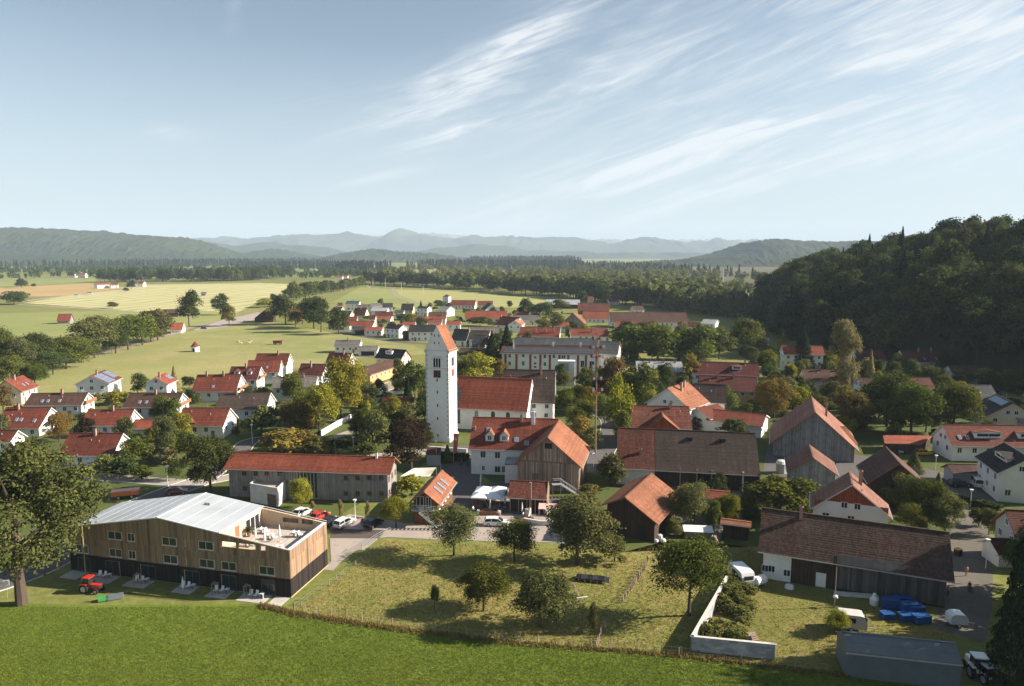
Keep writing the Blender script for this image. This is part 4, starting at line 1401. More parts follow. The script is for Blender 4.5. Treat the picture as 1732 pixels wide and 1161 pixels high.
# nave: same church, its own parts
HN = house('nave', (775.6, 636.4), (900.3, 641.6), (887.9, 696.7), Hr=14.2, p=50, roof='brightred', wall='white', name='nave', cat='church', win=None, oh=.4, og=.25)
nv = HN.o
bpy.context.view_layer.update()
for o_ in (HN.wall, HN.roof):
    mw = o_.parent.matrix_basis.copy()
    o_.parent = church
    o_.matrix_parent_inverse.identity()
    o_.matrix_basis = church.matrix_basis.inverted() @ mw
NAVE_M = church.matrix_basis.inverted() @ nv.matrix_basis
HN.wall.name, HN.roof.name = 'nave_wall', 'nave_roof'
bpy.data.objects.remove(nv)
def nave_part(mb, name, m):
    o_ = mb.build(name, m, church)
    o_.matrix_basis = NAVE_M
    return o_
for t in (-.35, .1, .5):
    m_ = MB(); arch(m_, t * HN.hl, -HN.hw, 2.2, 1.1, 3.4, 'x'); nave_part(m_, 'nave_window', M_glass)
m_ = MB(); m_.box(-HN.hl * .93, -HN.hw - .05, 1.5, -HN.hl * .8, -HN.hw, 6.0); nave_part(m_, 'nave_window', M_glass)
for zz, yy in ((7, -1.2), (7, 1.2), (10, 0)):
    m_ = MB(); arch(m_, HN.hl, yy, zz, .5, 1.1, 'y'); nave_part(m_, 'gable_opening', M_void)
m_ = MB()
for (q0, q1) in ((.35, .98),):
    P = []
    for t, q in ((-.99, q1), (-.80, q1), (-.84, q0), (-.99, q0)):
        v = on_roof(HN, t, q) + Vector((0, -math.sin(HN.p), math.cos(HN.p))) * .08
        P.append(v)
    m_.poly(P)
nave_part(m_, 'slate_patch', RM['slate'])

# ---- brewery
H = house('long white brewery with brick-red pilasters and a solar strip along its low roof', (850, 585.5), (1013, 588), (1000, 600.5), G=(1000, 641), p=12, roof='brown', wall='white', name='brewery', cat='brewery', group=None, win=None, oh=1.0, og=.8)
M_pil = mat("pilaster_red", (0.22, 0.085, 0.06), var=.12)
for px in (855, 873.6, 897, 914, 930, 946, 961, 977.6, 991, 1009):
    x = on_wall(H, px, 615)[0]
    m_ = MB(); m_.box(-.45, -.12, 0, .45, .0, H.wz - .1); m_.build('pilaster', M_pil, H.o, (x, -H.hw, 0))
for px, py, w_, h_ in ((862, 602, 1.1, 1.6), (862, 615, 1.1, 1.6), (885, 601, 1.1, 1.8), (885, 615, 1.1, 1.8), (905, 605, 1.1, .9), (905, 615, 1.1, .9), (905, 621, 1.1, .9), (921.6, 603, 1.1, 1.6), (921.6, 616, 1.1, 1.6), (937, 603, 1.1, 1.5), (953, 604, 1.8, 1.5), (985, 616, 1.6, 2.8), (1001, 617, 2.0, 2.8), (985, 634, 2.6, 2.0), (1001, 634, 2.0, 2.4)):
    win_at(H, px, py, w_, h_)
_ms, M_solar = M_solar, mat("solar_tubes", (0.045, 0.05, 0.055), rough=.3, var=.2)
solar_panels(H, -.93, .9, .35, .9, 30, 2)
M_solar = _ms
chimney(H, -.75, .4, h=2.2, w=.4, m=M_whitep); chimney(H, .05, -.2, h=1.5, w=.7, m=M_whitep); chimney(H, .62, -.2, h=1.5, w=.8, m=M_whitep)
H = house('very long black seamed roof of the brewery hall', (871, 571), (1012, 573), (1000, 584), Hr=14.2, p=22, roof='slate', wall='gray', name='brewery_hall', cat='brewery', group=None, win=None)
H = house('slate-blue monopitch shed roof at the right end of the brewery', (1014, 577), (1049, 578), (1040, 600), Hr=12.5, p=20, roof='slate', wall='gray', name='brewery_shed', cat='brewery', group=None, win=None)
sp = at(958, 651)
silo = thing('white_tank_house', 'white box-shaped tank house with dark middle panel before the brewery', 'tank house', sp, R(-6))
m_ = MB(); m_.box(-3.2, -2, 0, 3.2, 2, 9.2); m_.build('wall', M_whitep, silo)
m_ = MB(); m_.box(-1.7, -2.06, 1.5, .9, -2, 8.7); m_.build('panel', M_steel, silo)
m_ = MB(); m_.box(-1.4, -2.12, 2.3, .4, -2.06, 4.6); m_.build('door', M_whitep, silo)
m_ = MB(); m_.box(-3.3, -2.1, 9.2, 3.3, 2.1, 9.45); m_.build('roof', M_zinc, silo)
FOOT.append((sp.x, sp.y, 1, 0, 4, 3))

# ---- inn with weathered barn
HI = house('white inn with red tiled roof, two round-headed dormers and a tall white chimney', (800, 705.7), (944.4, 709), (858, 761.7), G=(830, 803), p=40, roof='red', wall='white', name='inn', cat='inn', group=None, win=None, oh=.5)
for px in (827, 851.5):
    x = on_wall(HI, px, 780)[0] / (HI.L / 2)
    dormer(HI, x, .74, 1.9, 1.35, roof='orange', pitch=48, win=(1.0, 1.1))
for px, py, w_, h_ in ((817, 769, 1.2, 1.5), (841.5, 770, 1.2, 1.5), (817.5, 792, .7, 1.1), (841.5, 794, 1.3, 1.5), (852, 794, .9, 1.5)):
    win_at(HI, px, py, w_, h_)
for px, q in ((823, .4), (872, .68), (890, .78)):
    skylight(HI, on_wall(HI, px, 780)[0] / (HI.L / 2), q, 1.0, 1.3)
chimney(HI, .42, .15, h=1.8, w=.8, m=M_whitep); chimney(HI, .15, .1, h=.9, w=.6); chimney(HI, -.92, .4, h=-1.6, w=.6)
HB = house('weathered timber barn with steep gable and large orange roof joined to the inn', (926.5, 740.5), (946.6, 710.2), (984.7, 792), G=(979, 834.5), p=40, roof='orange', wall='barnwood', name='barn', cat='barn', group='barns', win=None, oh=.8, og=.9)
NEAR = -1 if (Vector((math.cos(HB.o.rotation_euler.z), math.sin(HB.o.rotation_euler.z), 0))).y > 0 else 1
M_bw = board_mat("barn_boards_grey_brown", (0.36, 0.27, 0.20), bw=5.0, amt=0.0, grain=0.25, tint=0.42, second=((0.20, 0.165, 0.14), 0.4, 0.5, 0.75))
def gable_clad(H, m, bw=.34, near=-1, split=3.6, holes=()):
    zt = lambda x: H.wz + (H.Hr - .25 - H.wz) * (1 - abs(x - H.hw) / H.hw)
    x0 = H.hl * near
    if near < 0:
        clad(H.o, 'gable_boards', (x0, H.hw, 0), (0, -1, 0), 2 * H.hw, lambda x: .3, zt, holes, bw, m, (-1, 0, 0), split=split, gap=.09, proud=.07)
    else:
        clad(H.o, 'gable_boards', (x0, -H.hw, 0), (0, 1, 0), 2 * H.hw, lambda x: .3, zt, holes, bw, m, (1, 0, 0), split=split, gap=.09, proud=.07)
gable_clad(HB, M_bw, near=NEAR, split=HB.wz + .1, holes=[(3.0, 4.6, 2.6, 3.8), (7.6, 8.9, .9, 3.2)])
m_ = MB(); m_.box(-.08, -.8, 0, .0, .8, 1.2); m_.build('hatch', M_black, HB.o, ((HB.hl + .02) * NEAR, 0, HB.wz + 3.0))
m_ = MB(); m_.bar((HB.hl * NEAR + .07 * NEAR, -HB.hw, HB.wz + .1), (HB.hl * NEAR + .07 * NEAR, HB.hw, HB.wz + .1), .2); m_.build('beam', WM['barnwood'], HB.o)
# annex between inn and barn
c4 = [at(854, 818), at(876, 818), at(879, 806), at(857, 806)]
shed_roof_box('small white flat roofed annex between inn and barn', c4, 4.2, 4.2, 'annex', 'annex', roof='metal')
# external stair of the barn
st = thing('barn_stair', 'white steel stair with handrail climbing to the barn upper door', 'stair', at(948, 842), R(8))
m_ = MB()
for i in range(12):
    m_.box(.0 + i * .34, -.5, 2.9 - i * .24, .34 + i * .34, .5, 2.96 - i * .24)
m_.build('treads', M_steel, st)
for yy in (-.5, .5):
    m_ = MB(); m_.bar((0, yy, 2.9), (4.1, yy, .05), .12, .22); m_.bar((-1.6, yy, 3.95), (0, yy, 3.95), .05); m_.bar((0, yy, 3.95), (4.1, yy, 1.05), .05)
    for i in range(7):
        m_.bar((i * .66, yy, 2.95 - i * .46), (i * .66, yy, 3.95 - i * .46), .04)
    m_.build('handrail', M_whitep, st)
m_ = MB(); m_.box(-1.8, -.6, 2.84, 0, .6, 2.94)
for xx in (-1.7, -.1):
    m_.bar((xx, -.5, 0), (xx, -.5, 2.84), .1)
m_.build('landing', M_steel, st)
# tavern shed with tall flue
HS = house('open beer garden pavilion with mossy red tile roof and tall brick flue', (862.6, 812.6), (926.5, 815.5), (861.5, 841.7), G=(868, 866), p=32, roof='oldred', wall='darkwood', name='pavilion', cat='pavilion', group=None, win=None, oh=.8)
m_ = MB(); x = on_wall(HS, 898, 845)[0]; m_.box(-.2, -.2, 0, .2, .2, HS.Hr + 1.0); m_.build('flue', M_brick, HS.o, (x, -HS.hw - .85, 0))
for i in range(5):
    m_ = MB(); m_.box(-.1, -.1, 0, .1, .1, HS.ez); m_.build('post', M_postw, HS.o, (-HS.hl + 2 * HS.hl * i / 4, -HS.hw - .35, 0))
# half-timber reveal on the right end
m_ = MB(); m_.poly([(0, -HS.hw - .3, 0), (0, HS.hw, 0), (0, HS.hw, HS.wz), (0, 0, HS.Hr + .3), (0, -HS.hw - .3, HS.wz)]); m_.build('gable_screen', WM['barnwood'], HS.o, (HS.hl + .6, 0, 0))
# small tavern annex with roof windows
HT = house('small brown house with smooth orange roof, three roof windows and outside stair', (717, 832.3), (748.4, 795.3), (746, 850.2), G=(747, 878), p=38, roof='orange', wall='wood', name='garden_house', cat='house', group=None, win=None, oh=.7, og=.8)
for t in (-.35, 0, .35):
    skylight(HT, t, .5, .8, 2.0)
TN = -1 if math.sin(HT.o.rotation_euler.z) > 0 else 1
window(HT.o, HT.hl * TN, -.6, 3.3, math.pi / 2 * TN, 1.0, 2.1, frame=M_frame); window(HT.o, HT.hl * TN, 1.0, 3.3, math.pi / 2 * TN, 1.4, 2.1)
for i in range(5):
    window(HT.o, -HT.hl + (i + .7) * HT.hl / 2.7, -HT.hw, 2.6, 0, .8, 1.9, frame=M_frame)
m_ = MB(); m_.box(min(HT.hl * TN, (HT.hl + 1.4) * TN), -HT.hw, 3.0, max(HT.hl * TN, (HT.hl + 1.4) * TN), HT.hw, 3.15)
for i in range(14):
    yy = -HT.hw + 2 * HT.hw * i / 13
    m_.bar(((HT.hl + 1.35) * TN, yy, 3.15), ((HT.hl + 1.35) * TN, yy, 4.15), .04)
m_.bar(((HT.hl + 1.35) * TN, -HT.hw, 4.15), ((HT.hl + 1.35) * TN, HT.hw, 4.15), .06)
m_.build('balcony', M_steel, HT.o)
m_ = MB()
for i in range(13):
    m_.box(-.45, 0 - i * .28, 3.0 - i * .235, .45, .28 - i * .28, 3.05 - i * .235)
for xx in (-.45, .45):
    m_.bar((xx, .2, 3.0), (xx, -3.5, 0.05), .08, .2); m_.bar((xx, .2, 3.95), (xx, -3.5, 1.0), .05)
    for i in range(6):
        m_.bar((xx, -i * .68, 2.9 - i * .57), (xx, -i * .68, 3.8 - i * .57), .035)
m_.build('stair', M_steel, HT.o, ((HT.hl + 1.9) * TN, -HT.hw + 2.6, 0))
# gray kiosk and shade sail
c4 = [at(722, 788), at(745, 788), at(746, 779), at(724, 779)]
shed_roof_box('small grey kiosk with low red roof under the copper beech', c4, 2.6, 3.0, 'kiosk', 'kiosk', roof='darkred', wall='gray')
sail = thing('shade_sail', 'cream stretched shade sail on slim poles between grey hall and garden house', 'shade sail', at(703, 818), 0)
Ls = Vector(sail.location)
m_ = MB(); cs = [at(677, 806, 3.0), at(727, 806, 2.7), at(738, 791, 3.2), at(700, 792, 3.0)]
N_ = 6
grid = [[None] * (N_ + 1) for _ in range(N_ + 1)]
for i in range(N_ + 1):
    for j in range(N_ + 1):
        u_, v_ = i / N_, j / N_
        p_ = (cs[0] * (1 - u_) + cs[1] * u_) * (1 - v_) + (cs[3] * (1 - u_) + cs[2] * u_) * v_
        p_ = p_ + Vector((0, 0, -.5 * math.sin(math.pi * u_) * math.sin(math.pi * v_)))
        grid[i][j] = p_ - Ls
for i in range(N_):
    for j in range(N_):
        m_.poly([grid[i][j], grid[i + 1][j], grid[i + 1][j + 1], grid[i][j + 1]])
m_.build('cloth', mat("sail_cloth", (0.62, 0.57, 0.48), var=.06), sail)
for c in cs:
    m_ = MB(); q = c - Ls; m_.tube((q.x, q.y, 0), (q.x, q.y, q.z), .06, .05, 6); m_.build('pole', M_steel, sail)

# ---- farm at the right
Hx = dict(Hr=10.8, p=41, og=0.02, oh=.7, win=None, group='barns', name='barn', cat='barn')
H1 = house('old barn section with weathered red tiles and leaning chimney', (1044.8, 723.5), (1107.2, 726.05), (1058, 793), roof='oldred', wall='white', **Hx)
chimney(H1, .25, .62, h=-3.4, w=.5)
H2 = house('long barn section with finely patterned dark brown tiles and open front', (1107.8, 726.1), (1277.7, 733.1), (1120, 796), roof='darkbrown', wall='darkwood', **Hx)
for t in (-.3, .35):
    v = on_roof(H2, t, .22); m_ = MB(); m_.box(-.5, -.4, -.2, .5, .4, .5); m_.build('vent_hood', M_black, H2.roof, v)
for px in (1150, 1178, 1203, 1256):
    x = on_wall(H2, px, 815)[0]; m_ = MB(); m_.box(-.14, -.14, 0, .14, .14, H2.wz); m_.build('post', M_whitep if px == 1256 else M_postw, H2.o, (x, -H2.hw - .3, 0))
m_ = MB(); m_.box(-4.2, -.1, 0, 1.0, -.0, 3.0); m_.build('gate_opening', M_void, H2.o, (on_wall(H2, 1225, 815)[0], -H2.hw, 0))
H3 = house('dark boarded field barn with two-tone orange and dark red roof', (1057, 841.5), (1103, 800.8), (1120, 880), Hr=7.6, p=32, roof='orange', wall='darkwood', name='barn', cat='barn', win=None, group='barns', oh=.9, og=.9, back=(4.5, 26.5))
N3 = -1 if math.sin(H3.o.rotation_euler.z) > 0 else 1
m_ = MB(); m_.box(-.09, -.8, 0, .09, .8, 2.6); m_.build('door', M_black, H3.o, (H3.hl * N3, 3.2 * N3, 0))
# low roof strips between the barns
for lab, A_, B_, E_, h_ in (('low red tiled shed roof half hidden by bushes behind the field barn', (1146, 824), (1235, 833), (1230, 846), 4.0), ('low shed with orange metal roof left of the large dark barn', (1219, 877.5), (1271, 884), (1268, 891), 3.2)):
    house(lab, A_, B_, E_, Hr=h_, p=14, roof='red' if h_ > 3.5 else 'orange', wall='darkwood', name='shed', cat='shed', win=None, group='barns')
HD_ = house('large dark barn with mottled brown tiles, white plastered corner and grey boarding', (1288.8, 859), (1606, 901), (1271, 930.6), G=(1290, 977), p=38, roof='oldred', wall='darkwood', name='barn', cat='barn', win=None, group='barns', oh=1.0, og=.8)
HD_.roof.data.materials[0] = roof_mat("roof_barn_mottled", (0.078, 0.045, 0.034), amt=.38, moss=.6, tw=.26, th=.38)
fx = lambda px, py=960: on_wall(HD_, px, py)[0]
m_ = MB(); m_.box(-HD_.hl - .03, -HD_.hw - .08, 0, fx(1338), -HD_.hw, HD_.wz - .2); m_.build('plaster_corner', WM['white'], HD_.o)
M_dkboard = board_mat("boards_dark_grey", (0.10, 0.09, 0.085), bw=.28, tint=.3)
clad(HD_.o, 'boarding', (fx(1412, 985), -HD_.hw, 0), (1, 0, 0), HD_.hl - fx(1412, 985), lambda x: .3, lambda x: HD_.wz, [], .28, M_dkboard, (0, -1, 0))
for px, py in ((1294, 961), (1305, 962), (1331, 969)):
    o_ = win_at(HD_, px, py, 1.0, 1.1); o_.location.y -= .08
m_ = MB(); m_.box(-.7, -.06, .1, .7, .0, 2.3); m_.build('door', M_whitep, HD_.o, (fx(1388, 985), -HD_.hw, 0))
m_ = MB()
P = [on_roof(HD_, t, q) + Vector((0, -math.sin(HD_.p), math.cos(HD_.p))) * .09 for t, q in ((-.15, 1.0), (.52, 1.0), (.52, .8), (-.15, .8))]
m_.poly(P); m_.build('roof_patch', RM['slate'], HD_.roof)
chimney(HD_, -.55, .12, h=1.2, w=.5)
M_tarp = mat("grey_tarpaulin", (0.115, 0.135, 0.145), rough=.6, var=.14, scale=.7, bump=.6, bscale=1.2)
RM['tarp'] = M_tarp; WM['tarp'] = M_tarp
house('long grey tarpaulin storage tent at the bottom right', (1424, 1068.5), (1616, 1088), (1560, 1116), G=(1440, 1145.5), p=28, roof='tarp', wall='tarp', name='storage_tent', cat='tent', win=None, group=None, oh=.12, og=.05, course=9.0)
# orange carport
c4 = [at(1497, 768), at(1556, 769), at(1573, 757), at(1494, 756)]
shed_roof_box('flat carport with bright orange-red roof beside the maples', c4, 2.5, 2.8, 'carport', 'carport', roof='brightred', wall='darkwood')
# gabled house details: brown boards in the gable
NG = -1 if math.sin(HG.o.rotation_euler.z) > 0 else 1
zt = lambda x: HG.wz + (HG.Hr - .28 - HG.wz) * (1 - abs(x - HG.hw) / HG.hw)
if NG < 0:
    clad(HG.o, 'gable_boards', (-HG.hl, HG.hw, 0), (0, -1, 0), 2 * HG.hw, lambda x: HG.wz + 1.3, zt, [], .25, WM['redwood'], (-1, 0, 0))
else:
    clad(HG.o, 'gable_boards', (HG.hl, -HG.hw, 0), (0, 1, 0), 2 * HG.hw, lambda x: HG.wz + 1.3, zt, [], .25, WM['redwood'], (1, 0, 0))
# white square tower of the far farm
tp = at(756, 520)
tf = thing('farm_tower', 'slim white square tower with tiny red pyramid roof in the far meadow', 'tower', tp, R(-20))
m_ = MB(); m_.box(-2.9, -2.9, 0, 2.9, 2.9, 10.2); m_.build('wall', WM['white'], tf)
m_ = MB()
for (a_, b_) in (((-3.2, -3.2), (3.2, -3.2)), ((3.2, -3.2), (3.2, 3.2)), ((3.2, 3.2), (-3.2, 3.2)), ((-3.2, 3.2), (-3.2, -3.2))):
    m_.poly([(*a_, 10.2), (*b_, 10.2), (0, 0, 12.3)])
m_.build('roof', RM['red'], tf)
for z in (4, 7):
    window(tf, 0, -2.9, z, 0, 1, 1.3)
# chapel
cpos = at(330.7, 595)
ch = thing('field_chapel', 'tiny white octagonal chapel with pointed red roof in the pasture', 'chapel', cpos)
m_ = MB(); m_.lathe([(2.1, 0), (2.1, 2.9)], 8); m_.build('wall', WM['white'], ch)
m_ = MB(); m_.lathe([(2.5, 2.8), (1.3, 3.9), (0.0, 5.6)], 8); m_.build('roof', RM['red'], ch)
m_ = MB(); m_.box(-.5, -2.15, 0, .5, -1.9, 2.0); m_.build('door', M_void, ch)
# ------------------------------------------------------------------ ground and fields
def sheet(name, pts, z, m, px=True):
    P = [at(*p) if px else Vector((*p, 0)) for p in pts]
    mb = MB()
    mb.poly([(p.x, p.y, z) for p in P])
    me = mb.mesh(name, m)
    o = ob(name, me)
    if me.polygons[0].normal.z < 0:
        me.flip_normals()
    return tag(o, kind='structure')


def strip(name, pts, w, z, m):
    P = [at(*p) for p in pts]
    # resample smoothly
    Q = []
    for i in range(len(P) - 1):
        p0, p1, p2, p3 = P[max(i - 1, 0)], P[i], P[i + 1], P[min(i + 2, len(P) - 1)]
        for k in range(6):
            t = k / 6
            Q.append(0.5 * ((2 * p1) + (p2 - p0) * t + (2 * p0 - 5 * p1 + 4 * p2 - p3) * t * t + (3 * p1 - p0 - 3 * p2 + p3) * t ** 3))
    Q.append(P[-1])
    mb = MB()
    L, Rr = [], []
    for i, q in enumerate(Q):
        d = (Q[min(i + 1, len(Q) - 1)] - Q[max(i - 1, 0)])
        d.z = 0
        d.normalize()
        n = Vector((-d.y, d.x, 0))
        L.append(q + n * w / 2)
        Rr.append(q - n * w / 2)
    for i in range(len(Q) - 1):
        mb.poly([(v.x, v.y, z) for v in (Rr[i], Rr[i + 1], L[i + 1], L[i])])
    o = mb.build(name, m)
    if name == 'street' and Q[0].y < 260:
        for side in (L, Rr):
            kb_ = MB()
            for i in range(len(side) - 1):
                a, c = side[i], side[i + 1]
                kb_.bar(Vector((a.x, a.y, .05)), Vector((c.x, c.y, .05)), .16, .14)
            tag(kb_.build('kerb', M_lime), kind='structure')
    ROADS.append([(q.x, q.y) for q in Q] + [w])
    return tag(o, kind='structure')


ROADS = []
G_green, G_dry, G_soil = (0.088, 0.112, 0.022), (0.17, 0.155, 0.05), (0.13, 0.10, 0.05)
M_base = ground_mat("valley_grass", ((0.15, 0.165, 0.045), (0.22, 0.21, 0.075), (0.12, 0.135, 0.04)), s1=0.004, s2=0.05, s3=0.7, bump=0)
M_lawn = ground_mat("village_lawn", ((0.065, 0.09, 0.022), (0.09, 0.105, 0.03), (0.11, 0.105, 0.05)), s1=0.05, s2=0.3, s3=3, bump=0)
M_mead = ground_mat("meadow_green", ((0.105, 0.155, 0.022), (0.14, 0.178, 0.027), (0.082, 0.122, 0.019)), s1=0.05, s2=0.22, s3=3.2, fine=0.35, bump=0.3, stripes=(-62, 7.5, (0.095, 0.14, 0.021), 0.5, 6))
M_orch = ground_mat("orchard_grass", ((0.235, 0.21, 0.066), (0.165, 0.18, 0.045), (0.30, 0.215, 0.095)), s1=0.06, s2=0.45, s3=3.5, fine=0.4, bump=0.35)
M_yard = ground_mat("yard_grass", ((0.21, 0.18, 0.055), (0.15, 0.155, 0.04), (0.24, 0.175, 0.075)), s1=0.08, s2=0.4, s3=3.0, fine=0.4, bump=0.3)
M_past = ground_mat("pasture", ((0.20, 0.215, 0.075), (0.27, 0.255, 0.10), (0.34, 0.28, 0.135)), s1=0.012, s2=0.06, s3=0.6, fine=0.15, bump=0)
M_past2 = ground_mat("pasture_bright", ((0.20, 0.225, 0.075), (0.255, 0.26, 0.095), (0.185, 0.20, 0.07)), s1=0.006, s2=0.04, s3=0.5, fine=0.12, bump=0)
M_hay = ground_mat("hayfield", ((0.46, 0.42, 0.22), (0.41, 0.385, 0.19), (0.49, 0.44, 0.24)), s1=0.005, s2=0.03, s3=0.4, fine=0.1, bump=0.0, stripes=(18, 26, (0.25, 0.25, 0.095), 0.7, 60))
M_hay2 = ground_mat("hayfield_small", ((0.33, 0.32, 0.13), (0.31, 0.30, 0.12), (0.35, 0.32, 0.14)), s1=0.005, s2=0.03, s3=0.4, fine=0.1, bump=0.0, stripes=(70, 22, (0.21, 0.22, 0.075), 0.8, 40))
M_corn = ground_mat("cornfield", ((0.40, 0.28, 0.13), (0.36, 0.255, 0.115), (0.31, 0.235, 0.10)), s1=0.01, s2=0.06, s3=0.5, fine=0.2, bump=0)
M_asph = ground_mat("asphalt", ((0.115, 0.105, 0.105), (0.125, 0.115, 0.11), (0.09, 0.085, 0.085)), s1=0.1, s2=0.6, s3=6, fine=0.12, bump=0)
M_asphd = ground_mat("asphalt_dark", ((0.10, 0.082, 0.072), (0.11, 0.09, 0.08), (0.085, 0.07, 0.065)), s1=0.1, s2=0.6, s3=6, fine=0.15, bump=0)
M_pave = ground_mat("pale_paving", ((0.33, 0.28, 0.25), (0.36, 0.31, 0.27), (0.28, 0.24, 0.21)), s1=0.1, s2=0.7, s3=6, fine=0.1, bump=0)
M_gravel = ground_mat("gravel_track", ((0.30, 0.25, 0.19), (0.27, 0.22, 0.165), (0.22, 0.19, 0.14)), s1=0.05, s2=0.5, s3=4, fine=0.25, bump=0)
M_farm = ground_mat("farm_yard", ((0.15, 0.135, 0.115), (0.13, 0.12, 0.10), (0.11, 0.095, 0.07)), s1=0.08, s2=0.5, s3=4, fine=0.25, bump=0)

# the ground: one sheet to the horizon
mb = MB()
mb.poly([(-15000, -400, 0), (15000, -400, 0), (15000, 15000, 0), (-15000, 15000, 0)])
tag(mb.build('ground', M_base), kind='structure')
# fields, near to far
sheet('meadow', [(-700, 1161 + 260), (-500, 1030), (0, 1020), (150, 1024), (430, 1022), (497, 1040), (640, 1062), (850, 1088), (1150, 1112), (1440, 1146), (1760, 1185), (2000, 1421)], 0.012, M_mead)
sheet('orchard', [(497, 1036), (566, 985), (655, 912), (745, 918), (830, 921), (940, 926), (1040, 938), (1130, 915), (1270, 925), (1240, 975), (1225, 985), (1172, 1100), (1150, 1110), (850, 1086), (640, 1060)], 0.016, M_orch)
sheet('yard', [(1172, 1104), (1232, 976), (1270, 930), (1310, 985), (1600, 1050), (1640, 1163), (1440, 1144)], 0.02, M_yard)
sheet('village_green', [(60, 700), (420, 640), (700, 690), (760, 745), (700, 800), (560, 880), (150, 930), (-200, 860)], 0.012, M_lawn)
sheet('village_green', [(700, 690), (1000, 640), (1500, 640), (1760, 700), (1760, 900), (1270, 925), (1040, 935), (900, 870), (760, 760)], 0.016, M_lawn)
sheet('pasture', [(-60, 590), (80, 612), (270, 572), (330, 560), (450, 543), (580, 566), (700, 585), (735, 600), (640, 602), (560, 612), (420, 640), (60, 690), (-100, 690)], 0.02, M_past)
sheet('pasture', [(-400, 540), (300, 523), (410, 532), (320, 556), (90, 602), (-100, 610)], 0.024, M_past2)
sheet('hayfield', [(40, 513), (100, 503), (250, 482), (440, 479), (535, 482.5), (492, 502), (425, 517), (400, 530), (300, 523), (235, 527)], 0.05, M_hay)
sheet('cornfield', [(-300, 490), (0, 487), (150, 479.5), (218, 487), (145, 498), (86, 501.5), (-300, 504)], 0.05, M_corn)
sheet('pasture', [(-400, 474), (165, 470), (160, 478), (0, 485), (-300, 488)], 0.04, M_past2)
sheet('hayfield', [(668, 490), (760, 492), (940, 508), (905, 521), (760, 519), (706, 511), (676, 500)], 0.06, M_hay2)
sheet('pasture', [(610, 486), (668, 490), (676, 500), (706, 511), (760, 519), (720, 528), (600, 512), (560, 512)], 0.055, M_past2)
sheet('pasture', [(690, 458), (740, 452), (785, 458), (770, 466), (700, 466)], 0.06, M_past2)
sheet('pasture', [(1060, 476), (1150, 474), (1275, 484), (1200, 492), (1100, 486)], 0.06, M_past2)
M_moor = ground_mat("moor", ((0.10, 0.095, 0.05), (0.12, 0.105, 0.06), (0.075, 0.085, 0.04)), s1=0.004, s2=0.03, s3=0.3, bump=0)
sheet('moor', [(620, 471), (790, 474), (1000, 482), (1290, 495), (1560, 470), (1400, 448), (1000, 448.5), (700, 452)], 0.045, M_moor)
# roads
strip('street', [(-200, 1040), (0, 985), (95, 945), (150, 905), (205, 868), (290, 832), (345, 812)], 7.0, 0.03, M_asph)
strip('street', [(155, 806), (215, 811), (330, 817), (420, 800)], 4.2, 0.034, M_pave)
strip('street', [(345, 812), (400, 770), (430, 745), (520, 742)], 5.0, 0.038, M_asph)
strip('path', [(560, 742), (610, 726), (655, 722)], 3.0, 0.034, M_pave)
strip('street', [(600, 780), (660, 770), (745, 765), (790, 775)], 4.5, 0.03, M_pave)
strip('street', [(770, 755), (780, 790), (775, 830), (790, 870)], 9.5, 0.034, M_asph)
sheet('car_park', [(560, 893), (566, 885), (590, 870), (690, 886), (800, 874), (900, 866), (1010, 905), (1040, 930), (940, 918), (830, 916), (745, 913), (655, 909), (640, 911), (560, 908)], 0.042, M_pave)
sheet('driveway', [(560, 895), (652, 897), (641, 911.5), (560, 911)], 0.046, M_asphd)
sheet('forecourt', [(558, 911), (641, 911.5), (616, 931), (585, 930), (560, 950)], 0.05, M_pave)
strip('path', [(600, 928), (575, 945), (555, 965)], 1.7, 0.056, M_pave)
sheet('beer_garden', [(790, 858), (800, 822), (865, 812), (935, 840), (1000, 870), (990, 880), (880, 872)], 0.06, M_asph)
strip('street', [(1012, 800), (1016, 765), (1035, 735), (1028, 705), (960, 690)], 7, 0.03, M_asph)
strip('street', [(1010, 655), (985, 650), (900, 648)], 8, 0.03, M_asph)
strip('lane', [(1560, 815), (1625, 845), (1638, 880), (1640, 930), (1640, 975), (1634, 1020), (1620, 1075)], 6.0, 0.034, M_farm)
sheet('farm_yard', [(1290, 800), (1300, 745), (1500, 778), (1600, 800), (1690, 850), (1640, 870), (1560, 830), (1480, 800), (1380, 830)], 0.03, M_asph)
sheet('farm_yard', [(1090, 830), (1280, 822), (1290, 850), (1230, 900), (1130, 905)], 0.028, M_farm)
strip('street', [(640, 660), (700, 640), (740, 650)], 8, 0.03, M_gravel)
strip('street', [(590, 602), (640, 604), (690, 610)], 5, 0.03, M_asph)
strip('lane', [(560, 556), (600, 566), (660, 577), (740, 583)], 5.5, 0.03, M_asph)
strip('track', [(60, 622), (140, 604), (210, 588), (290, 566), (330, 552), (400, 538), (440, 528)], 5.0, 0.03, M_gravel)
sheet('gravel_lot', [(325, 559), (384, 539), (440, 529), (432, 541), (384, 553), (337, 559.5)], 0.04, M_pave)
strip('track', [(145, 604.5), (210, 603), (330, 605.5), (430, 607), (560, 609)], 1.6, 0.05, M_gravel)
strip('road', [(-60, 514), (26, 515.5), (110, 520), (235, 527.5), (300, 526)], 4.5, 0.09, M_pave)
strip('road', [(40, 510), (110, 501), (200, 490), (228, 484), (240, 480), (300, 478)], 7, 0.1, M_pave)
strip('track', [(665, 489), (670, 500), (700, 511), (760, 518.5)], 4.5, 0.1, M_gravel)
strip('track', [(620, 483), (628, 488), (640, 487)], 5, 0.1, M_gravel)

